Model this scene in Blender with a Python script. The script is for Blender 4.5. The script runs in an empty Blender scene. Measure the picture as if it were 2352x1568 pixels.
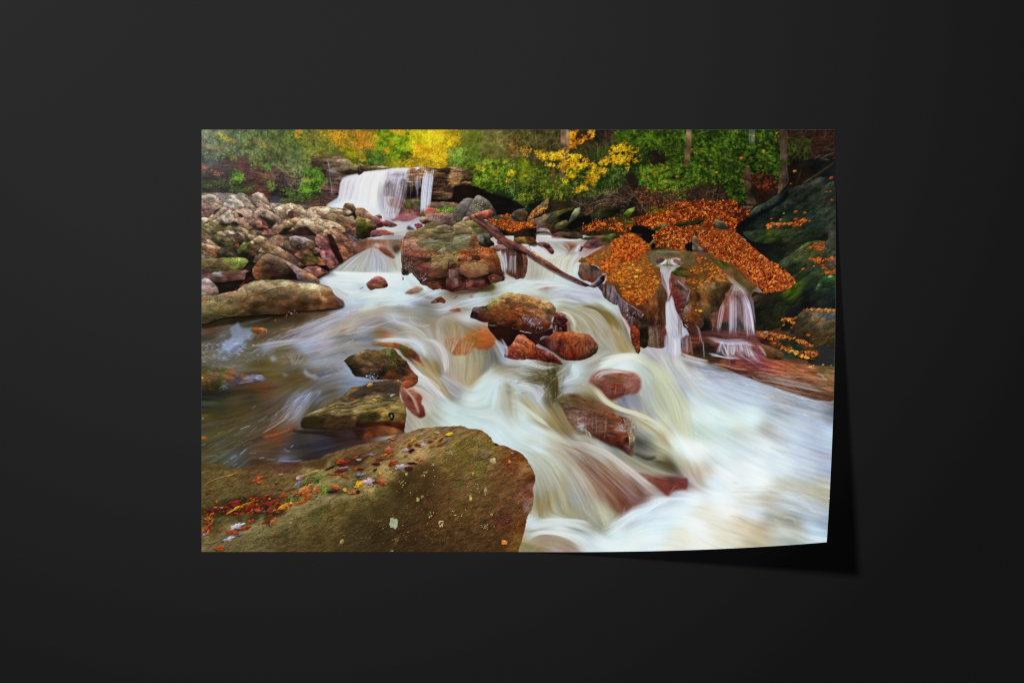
import bpy, math
import numpy as np
# ================================================================== camera, world, lamps, exposure
PXM = 0.9 / 1454.0            # metres per overview pixel (2352 wide): the print is a 90 x 60 cm sheet
CXP, CYP = 1176.0, 784.0      # the picture's centre
HPX = 5350.0                  # camera height in the same unit
def W(x, y, z=0.0):           # overview pixel on the table plane -> world metres
    return ((x - CXP) * PXM, (CYP - y) * PXM, z * PXM)
S = bpy.context.scene
cam = bpy.data.cameras.new('camera'); co = bpy.data.objects.new('camera', cam); S.collection.objects.link(co)
co.location = (0, 0, HPX * PXM); co.rotation_euler = (0, 0, 0)
cam.sensor_width = 36; cam.lens = 36 * HPX / 2352; cam.clip_start = .05; cam.clip_end = 100
S.camera = co
wd = bpy.data.worlds.new('World'); S.world = wd; wd.use_nodes = True
wd.node_tree.nodes['Background'].inputs[0].default_value = (1, 1, 1, 1)
wd.node_tree.nodes['Background'].inputs[1].default_value = 0.0
# key lamp: a small lamp high at the upper left, its shadow falls to the lower right
KD = 9.0; kv = (-.41, .37, 1.0); kl = math.sqrt(sum(v * v for v in kv))
key = bpy.data.lights.new('key_lamp', 'SUN'); key.energy = 3.62; key.angle = math.radians(4.2); key.color = (1, 1, 1)
key.specular_factor = 0.0 if hasattr(key, 'specular_factor') else 0
ko = bpy.data.objects.new('key_lamp', key); S.collection.objects.link(ko)
ko.location = tuple(v / kl * KD for v in kv)
ko.rotation_euler = (math.atan2(math.hypot(kv[0], kv[1]), kv[2]), 0, math.atan2(kv[0], -kv[1]))
# soft boxes over the upper left of the table: their blurred reflection is the pale sheen there
for bi in range(8):
    rr = .95 + bi * .23
    sb = bpy.data.lights.new('soft_box', 'AREA'); sb.shape = 'DISK'; sb.size = 2 * rr; sb.energy = .2 * rr * rr
    so = bpy.data.objects.new('soft_box', sb); S.collection.objects.link(so); so.location = (-.78, 1.08, 3.6 + .01 * bi)
S.view_settings.view_transform = 'Standard'; S.view_settings.look = 'None'
S.view_settings.exposure = 0; S.view_settings.gamma = 1; S.view_settings.use_curve_mapping = False
S.cycles.filter_width = 1.2 if hasattr(S, 'cycles') else 1
GAIN = 1.04                   # printed white comes out this bright under the lamps
# ------------------------------------------------------------------ the printed picture, painted in numpy
PX0, PY0, PW, PH = 588, 378, 1862, 1242          # canvas window in photo pixels
RNG = np.random.default_rng(11)
IMG = np.zeros((PH, PW, 3), np.float32)
CROPS = {'A': 370, 'B': 680, 'C': 990, 'D': 1300}
COLX = {'1': 580, '2': 1050, '3': 1520, '4': 1980}

def cv(tag, a):
    a = np.asarray(a, float).reshape(-1, 2)
    if tag == 'S': return a - (PX0, PY0)
    if tag == 'F': return a * 1.27551 - (PX0, PY0)
    s = 3.92 if tag == 'D4' else 4.9
    return a / s + (COLX[tag[1]] - PX0, CROPS[tag[0]] - PY0)

def pts(tag, s):
    return cv(tag, [[float(v) for v in p.split(',')] for p in s.split()])

def hexc(h):
    return np.array([int(h[i:i + 2], 16) / 255 for i in (0, 2, 4)], np.float32)

def cpts(tag, s):
    xy, c = [], []
    for p in s.split():
        x, y, h = p.split(',')
        xy.append((float(x), float(y))); c.append(hexc(h))
    return cv(tag, xy), np.array(c, np.float32)

def spline(p, closed=True, n=6):
    p = np.asarray(p, float); m = len(p); out = []
    for i in range(m if closed else m - 1):
        if closed: a, b, c, d = p[i - 1], p[i], p[(i + 1) % m], p[(i + 2) % m]
        else: a, b, c, d = p[max(i - 1, 0)], p[i], p[i + 1], p[min(i + 2, m - 1)]
        for k in range(n):
            t = k / n
            out.append(b + .5 * t * (c - a + t * (2 * a - 5 * b + 4 * c - d + t * (3 * (b - c) + d - a))) * 1.0)
    if not closed: out.append(p[-1])
    return np.array(out)

_tabs = {}
def vn(x, y, seed):
    if seed not in _tabs: _tabs[seed] = np.random.default_rng(seed).random((256, 256), dtype=np.float32)
    T = _tabs[seed]
    xi = np.floor(x); yi = np.floor(y); fx = (x - xi).astype(np.float32); fy = (y - yi).astype(np.float32)
    xi = xi.astype(np.int64) & 255; yi = yi.astype(np.int64) & 255; x1 = (xi + 1) & 255; y1 = (yi + 1) & 255
    fx = fx * fx * (3 - 2 * fx); fy = fy * fy * (3 - 2 * fy)
    return (T[yi, xi] * (1 - fx) + T[yi, x1] * fx) * (1 - fy) + (T[y1, xi] * (1 - fx) + T[y1, x1] * fx) * fy

def fbm(x, y, seed, octv=4, gain=.55):
    s = 0; a = 1; t = 0
    for o in range(octv):
        s = s + a * vn(x * 2 ** o + 17.3 * o, y * 2 ** o + 9.1 * o, seed + o); t += a; a *= gain
    return s / t

def box(a, r):
    r = int(r)
    if r < 1: return a
    for ax in (0, 1):
        pad = [(0, 0)] * a.ndim; pad[ax] = (r + 1, r)
        c = np.cumsum(np.pad(a, pad, mode='edge'), axis=ax, dtype=np.float64)
        n = a.shape[ax]
        c = (c[2 * r + 1:2 * r + 1 + n] - c[:n]) if ax == 0 else (c[:, 2 * r + 1:2 * r + 1 + n] - c[:, :n])
        a = (c / (2 * r + 1)).astype(np.float32)
    return a

def blur(a, r): return box(box(a, r), max(1, r * .7))

def polymask(p, x0, y0, w, h, ss=3):
    """analytic-in-x coverage of an even-odd polygon"""
    m = np.zeros((h, w + 2), np.float32)
    q = np.roll(p, -1, 0)
    for j in range(h * ss):
        yy = y0 + (j + .5) / ss
        k = (p[:, 1] <= yy) != (q[:, 1] <= yy)
        if not k.any(): continue
        a, b = p[k], q[k]
        xs = np.sort(a[:, 0] + (yy - a[:, 1]) / (b[:, 1] - a[:, 1]) * (b[:, 0] - a[:, 0])) - x0
        r = m[j // ss]
        for i in range(0, len(xs) - 1, 2):
            u, v = min(max(xs[i], 0), w), min(max(xs[i + 1], 0), w)
            if v <= u: continue
            iu, iv = int(u), int(v)
            if iu == iv: r[iu] += v - u
            else:
                r[iu] += iu + 1 - u; r[iu + 1:iv] += 1; r[iv] += v - iv
    return np.minimum(m[:, :w] / ss, 1)

def window(p, pad):
    x0 = max(int(p[:, 0].min()) - pad, 0); y0 = max(int(p[:, 1].min()) - pad, 0)
    x1 = min(int(p[:, 0].max()) + pad + 2, PW); y1 = min(int(p[:, 1].max()) + pad + 2, PH)
    return x0, y0, x1 - x0, y1 - y0

def idw(xy, c, X, Y, pw=1.6, e=12.):
    sh = X.shape; X = X.ravel()[:, None]; Y = Y.ravel()[:, None]
    out = np.empty((X.shape[0], c.shape[1]), np.float32)
    for i in range(0, X.shape[0], 20000):
        d = (X[i:i + 20000] - xy[:, 0]) ** 2 + (Y[i:i + 20000] - xy[:, 1]) ** 2 + e
        w = d ** -pw
        out[i:i + 20000] = (w @ c) / w.sum(1, keepdims=True)
    return out.reshape(*sh, c.shape[1])

def upsample(a, h, w):
    ys = np.linspace(0, a.shape[0] - 1.001, h); xs = np.linspace(0, a.shape[1] - 1.001, w)
    yi = ys.astype(int); xi = xs.astype(int)
    fy = (ys - yi)[:, None, None]; fx = (xs - xi)[None, :, None]
    return ((a[yi][:, xi] * (1 - fx) + a[yi][:, xi + 1] * fx) * (1 - fy) + (a[yi + 1][:, xi] * (1 - fx) + a[yi + 1][:, xi + 1] * fx) * fy).astype(np.float32)

def colfield(xy, c, x0, y0, w, h, pw=1.6, warp=8, seed=5):
    st = 2 if w * h < 40000 else 4
    hh, ww = max(h // st, 2) + 1, max(w // st, 2) + 1
    Y, X = np.mgrid[0:hh, 0:ww]; X = x0 + X * (w / (ww - 1)); Y = y0 + Y * (h / (hh - 1))
    X2 = X + warp * (fbm(X / 14, Y / 14, seed, 3) - .5) * 2; Y2 = Y + warp * (fbm(X / 14 + 50, Y / 14, seed + 3, 3) - .5) * 2
    return upsample(idw(xy, c, X2, Y2, pw), h, w)

def rock(tag, poly, cols, amp=.5, sc=9., ang=0., stretch=2.2, vol=.35, soft=1, alpha=1., rough=1.5, crack=.25, grain=.08, hue=.05, warp=7, wet=0., seed=None, smooth=True, pw=1.6, ctag=None, facet=None, halo=0., sat=.9):
    global IMG
    seed = int(RNG.integers(1, 90) * 10) if seed is None else seed
    p = pts(tag, poly)
    p = spline(p, True, 5) if smooth else p
    if rough:
        d = np.cumsum(np.r_[0, np.hypot(*np.diff(p, axis=0).T)])
        p = p + rough * 2 * np.c_[vn(d / 7, d * 0 + 3.3, seed) - .5, vn(d / 7, d * 0 + 8.3, seed) - .5]
    x0, y0, w, h = window(p, 8)
    if w < 2 or h < 2: return
    m = polymask(p, x0, y0, w, h)
    if isinstance(cols, str) and ',' not in cols: cols = f'0,0,{cols}'
    cx, cc = cpts(ctag or tag, cols)
    C = colfield(cx, cc, x0, y0, w, h, pw, warp, seed)
    Y, X = np.mgrid[y0:y0 + h, x0:x0 + w].astype(np.float32)
    a = math.radians(ang); u = (X * math.cos(a) + Y * math.sin(a)) / (sc * stretch); v = (-X * math.sin(a) + Y * math.cos(a)) / sc
    H = fbm(u, v, seed + 20, 5, .62)
    gy, gx = np.gradient(H)
    rel = np.clip((gy * -.9 - gx * .3) * sc * .9, -1, 1) * -1
    S = 1 + amp * ((H - .5) * .9 + rel * .35)
    if crack:
        R = 1 - np.abs(fbm(u * .7 + 31, v * .7, seed + 40, 3) - .5) * 2
        S *= 1 - crack * np.clip((R - .9) / .1, 0, 1) * 1.3
    if vol:
        r = max(2, min(w, h) // 9); B = blur(np.pad(m, r, mode='constant'), r)[r:-r, r:-r]
        gy2, gx2 = np.gradient(B)
        S *= 1 + vol * np.clip((gy2 * 1.0 + gx2 * .25) * r * 1.6, -1.0, .7)
    fa = (.13 if 22 < min(w, h) < 260 and alpha > .85 and vol > 0 and soft <= 1 else 0) if facet is None else facet
    if fa:
        nf = int(np.clip(w * h / 420, 4, 46)); q = RNG.random((nf, 2)) * (w, h) + (x0, y0); br = RNG.random(nf).astype(np.float32) - .5
        wx = X + 9 * (vn(X / 8, Y / 8, seed + 81) - .5) + 4 * (vn(X / 3, Y / 3, seed + 83) - .5); wy = Y + 9 * (vn(X / 8 + 9, Y / 8, seed + 82) - .5) + 4 * (vn(X / 3 + 9, Y / 3, seed + 84) - .5)
        ca, sa = math.cos(a), math.sin(a); wu = (wx * ca + wy * sa) / stretch ** .6; wv = -wx * sa + wy * ca
        qu = (q[:, 0] * ca + q[:, 1] * sa) / stretch ** .6; qv = -q[:, 0] * sa + q[:, 1] * ca
        d1 = np.full((h, w), 1e9, np.float32); d2 = d1.copy(); bb = np.zeros((h, w), np.float32); tl = bb.copy()
        for i in range(nf):
            d = np.hypot(wu - qu[i], wv - qv[i]); c_ = d < d1
            d2 = np.where(c_, d1, np.minimum(d2, d)); bb = np.where(c_, br[i], bb); tl = np.where(c_, wv - qv[i], tl); d1 = np.where(c_, d, d1)
        S *= 1 + fa * (bb * 1.6 - np.clip(tl / 9, -1, 1) * .9)
        S *= 1 - fa * .9 * np.clip(1 - (d2 - d1) / 1.3, 0, 1)
    S *= 1 + grain * (RNG.random((h, w), dtype=np.float32) - .5) * 2
    C = C * S[..., None]
    hn = fbm(X / 9, Y / 9, seed + 60, 3)[..., None] - .5
    C = C * (1 + hue * 2 * hn * np.array([1.6, .2, -1.2], np.float32))
    if wet:
        g = np.clip((fbm(u * 2.2, v * 2.2, seed + 70, 3, .7) - .62) / .12, 0, 1)[..., None] * wet
        C = C * (1 - g) + np.array([.78, .76, .84], np.float32) * g
    g_ = C.mean(-1, keepdims=True); red = np.clip((C[..., :1] / (C[..., 1:2] + .02) - 1.45) * 1.2, 0, 1); C = g_ + (C - g_) * (sat * (1.04 - .1 * red)); C = C * (1 - .05 * red)
    if soft > 1: m = blur(m, soft)
    if halo:
        hm = np.zeros_like(m); hm[4:] = m[:-4]; hm = blur(hm, 3)[..., None] * halo
        IMG[y0:y0 + h, x0:x0 + w] *= 1 - hm * (1 - m[..., None])
    mm = (m * alpha)[..., None]
    V = IMG[y0:y0 + h, x0:x0 + w]
    V[:] = V * (1 - mm) + np.clip(C, 0, 1) * mm

def regionmask(poly, tag, smooth=True):
    p = pts(tag, poly); p = spline(p, True, 5) if smooth else p
    x0, y0, w, h = window(p, 2)
    return polymask(p, x0, y0, w, h, 1), x0, y0, w, h

def stamp(x, y, L, W, ang, col, fold=.25, jag=0., target=None):
    """lens shaped leaves, later ones over earlier ones"""
    T = IMG if target is None else target
    n = len(x); R = int(math.ceil(L.max() / 2)) + 1
    k = np.arange(-R, R + 1); gy, gx = np.meshgrid(k, k, indexing='ij'); gx = gx.ravel(); gy = gy.ravel()
    for i in range(0, n, 4000):
        s = slice(i, i + 4000)
        xi = np.round(x[s]).astype(int); yi = np.round(y[s]).astype(int)
        dx = gx[None] + (xi - x[s])[:, None]; dy = gy[None] + (yi - y[s])[:, None]
        ca, sa = np.cos(ang[s])[:, None], np.sin(ang[s])[:, None]
        u = (dx * ca + dy * sa) / (L[s][:, None] / 2); v = (-dx * sa + dy * ca) / (W[s][:, None] / 2)
        lim = np.clip(1 - u * u, 0, 1) ** .8 * (1 + jag * np.sin(u * 9 + i))
        ins = (np.abs(v) < lim) & (np.abs(u) < 1)
        px = xi[:, None] + gx[None]; py = yi[:, None] + gy[None]
        ins &= (px >= 0) & (px < PW) & (py >= 0) & (py < PH)
        sh = 1 - fold * np.clip(v, -1, 1) * 1.0
        c = np.clip(col[s][:, None, :] * sh[..., None], 0, 1)
        T[py[ins], px[ins]] = c[ins]

def pal(palette, t):
    P = np.array([hexc(h) for h in palette.split()]); n = len(P) - 1
    if n == 0: return np.tile(P, (len(t), 1))
    f = np.clip(t, 0, .9999) * n; i = f.astype(int); f = (f - i)[:, None]
    return P[i] * (1 - f) + P[i + 1] * f

def leaves(tag, poly, n, palette, L=(3, 6), asp=(.35, .7), ang=(0, 180), clump=10., cl=.6, dens=0., fold=.3, vary=.12, seed=None, fade=None, smooth=True, bright=1., ed=2.):
    """n leaf stamps over a region; the palette runs dark to light, chosen by a clump noise"""
    seed = int(RNG.integers(1, 90) * 10) if seed is None else seed
    m, x0, y0, w, h = regionmask(poly, tag, smooth)
    if m.size == 0: return
    ys, xs = np.nonzero(m > .5)
    if len(xs) == 0: return
    if fade: n = int(n)
    k = RNG.integers(0, len(xs), n * 2)
    x = xs[k] + x0 + RNG.random(len(k)); y = ys[k] + y0 + RNG.random(len(k))
    x = x + RNG.normal(0, ed, len(x)); y = y + RNG.normal(0, ed, len(y))
    if dens:
        keep = fbm(x / 12, y / 12, seed + 5, 3) > dens; x = x[keep]; y = y[keep]
    x = x[:n]; y = y[:n]; n = len(x)
    if n == 0: return
    c = fbm(x / clump, y / clump * 1.3, seed, 3)
    c = (c - .5) * 2.2 * cl + .5
    t = c * .8 + (RNG.random(n) - .5) * (1.2 - cl * .5) + .04
    bright = bright * np.ones(3) if np.ndim(bright) == 0 else np.array(bright)
    o = np.argsort(t + RNG.random(n) * .7); x, y, t = x[o], y[o], t[o]
    col = pal(palette, t) * (1 + vary * (RNG.random((n, 3)) - .5) * 2) * bright
    Ls = RNG.uniform(*L, n); Ws = np.maximum(Ls * RNG.uniform(*asp, n), 1.3)
    a = np.radians(RNG.uniform(*ang, n))
    stamp(x, y, Ls, Ws, a, col.astype(np.float32), fold)

def strokes(P, wd, col, alpha):
    """P: list of (k,2) dense polylines; soft brush, blended by accumulated weight"""
    XS, YS, WS, CS = [], [], [], []
    for p, w_, c_, a_ in zip(P, wd, col, alpha):
        d = np.diff(p, axis=0); L = np.hypot(d[:, 0], d[:, 1]); s = np.r_[0, np.cumsum(L)]
        if s[-1] < 1: continue
        q = np.arange(0, s[-1], .8); t = q / s[-1]
        x = np.interp(q, s, p[:, 0]); y = np.interp(q, s, p[:, 1])
        tx = np.gradient(x); ty = np.gradient(y); nn = np.hypot(tx, ty) + 1e-6; nx, ny = -ty / nn, tx / nn
        R = int(math.ceil(w_ * 1.3 + .5)); k = np.arange(-R, R + .1, .8)
        tap = a_(t) if callable(a_) else a_ * np.minimum(1, np.minimum(t, 1 - t) * 8 + .15)
        g = np.exp(-(k / max(w_ * .6, .55)) ** 2)
        XS.append((x[:, None] + nx[:, None] * k).ravel()); YS.append((y[:, None] + ny[:, None] * k).ravel())
        W = (tap[:, None] * g[None] * .8 * .8 / .8).ravel(); WS.append(W); CS.append(np.broadcast_to(c_, (len(W), 3)))
    if not XS: return
    X = np.concatenate(XS); Y = np.concatenate(YS); W = np.concatenate(WS); C = np.concatenate(CS)
    x0 = np.floor(X).astype(int); y0 = np.floor(Y).astype(int); fx = X - x0; fy = Y - y0
    acc = np.zeros((PH * PW, 4))
    ok = (x0 >= 0) & (x0 < PW - 1) & (y0 >= 0) & (y0 < PH - 1)
    x0, y0, fx, fy, W, C = x0[ok], y0[ok], fx[ok], fy[ok], W[ok], C[ok]
    for ox, oy, ww in ((0, 0, (1 - fx) * (1 - fy)), (1, 0, fx * (1 - fy)), (0, 1, (1 - fx) * fy), (1, 1, fx * fy)):
        idx = (y0 + oy) * PW + x0 + ox; w = W * ww
        acc[:, 3] += np.bincount(idx, w, PH * PW)
        for ch in range(3): acc[:, ch] += np.bincount(idx, w * C[:, ch], PH * PW)
    A = acc[:, 3].reshape(PH, PW); nz = A > 1e-4
    al = (1 - np.exp(-A * .75))[nz][:, None]
    col_ = (acc[:, :3].reshape(PH, PW, 3)[nz] / A[nz][:, None])
    IMG[nz] = IMG[nz] * (1 - al) + col_ * al

def line(tag, path, w, col, a=1.2, n=6):
    strokes([spline(pts(tag, path), False, n)], [w], [hexc(col)], [a])

def lines(tag, spec, a=1.2):
    P, W, C, A = [], [], [], []
    for s in spec.strip().split('\n'):
        s = s.split('|'); P.append(spline(pts(tag, s[0]), False, 6)); W.append(float(s[1])); C.append(hexc(s[2].strip())); A.append(float(s[3]) if len(s) > 3 else a)
    strokes(P, W, C, A)

def fan(tag, A, B, n, palette, w=(1, 2.5), a=.5, wob=1., t0=(0, .25), t1=(.75, 1.), power=1.):
    """n strands between two bounding curves"""
    pa = spline(pts(tag, A), False, 8); pb = spline(pts(tag, B), False, 8)
    def rs(p, m=40):
        d = np.r_[0, np.cumsum(np.hypot(*np.diff(p, axis=0).T))]; q = np.linspace(0, d[-1], m)
        return np.c_[np.interp(q, d, p[:, 0]), np.interp(q, d, p[:, 1])]
    pa, pb = rs(pa), rs(pb); P, W, C, AL = [], [], [], []
    for i in range(n):
        u = RNG.random() ** power
        u2 = np.clip(u + RNG.normal(0, .012 * wob), -.03, 1.03)
        s = np.linspace(0, 1, 40)[:, None]; uu = u * (1 - s) + u2 * s
        p = pa * (1 - uu) + pb * uu
        i0 = int(RNG.uniform(*t0) * 39); i1 = int(RNG.uniform(*t1) * 39)
        if i1 - i0 < 4: continue
        P.append(p[i0:i1 + 1]); W.append(RNG.uniform(*w)); C.append(pal(palette, np.array([RNG.random()]))[0]); AL.append(a * RNG.uniform(.3, 1.))
    strokes(P, W, C, AL)

def twigs(tag, poly, n, palette, L=(12, 40), w=(.5, 1.), ang=(-40, 40), curl=.5, a=.9):
    m, x0, y0, ww, h = regionmask(poly, tag); ys, xs = np.nonzero(m > .5)
    P, W, C, A = [], [], [], []
    for i in range(n):
        k = RNG.integers(len(xs)); x, y = xs[k] + x0, ys[k] + y0
        th = math.radians(RNG.uniform(*ang)); dth = RNG.normal(0, curl) / 10; l = RNG.uniform(*L); p = [(x, y)]
        for j in range(10):
            x += math.cos(th) * l / 10; y += math.sin(th) * l / 10; th += dth + RNG.normal(0, .06); p.append((x, y))
        P.append(np.array(p)); W.append(RNG.uniform(*w)); C.append(pal(palette, np.array([RNG.random()]))[0]); A.append(a * RNG.uniform(.5, 1))
    strokes(P, W, C, A)

def lic(noise, U, V, L=24, step=1.0):
    h, w = noise.shape[:2]
    Y0, X0 = np.mgrid[0:h, 0:w].astype(np.float32); acc = noise.copy(); n = 1.
    for sgn in (1, -1):
        X, Y = X0.copy(), Y0.copy()
        for k in range(L):
            xi = np.clip(X.astype(np.int32), 0, w - 1); yi = np.clip(Y.astype(np.int32), 0, h - 1)
            X += U[yi, xi] * sgn * step; Y += V[yi, xi] * sgn * step
            xi = np.clip(X.astype(np.int32), 0, w - 1); yi = np.clip(Y.astype(np.int32), 0, h - 1)
            ww = 1 - k / L * .6
            acc += noise[yi, xi] * ww; n += ww
    return acc / n
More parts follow.
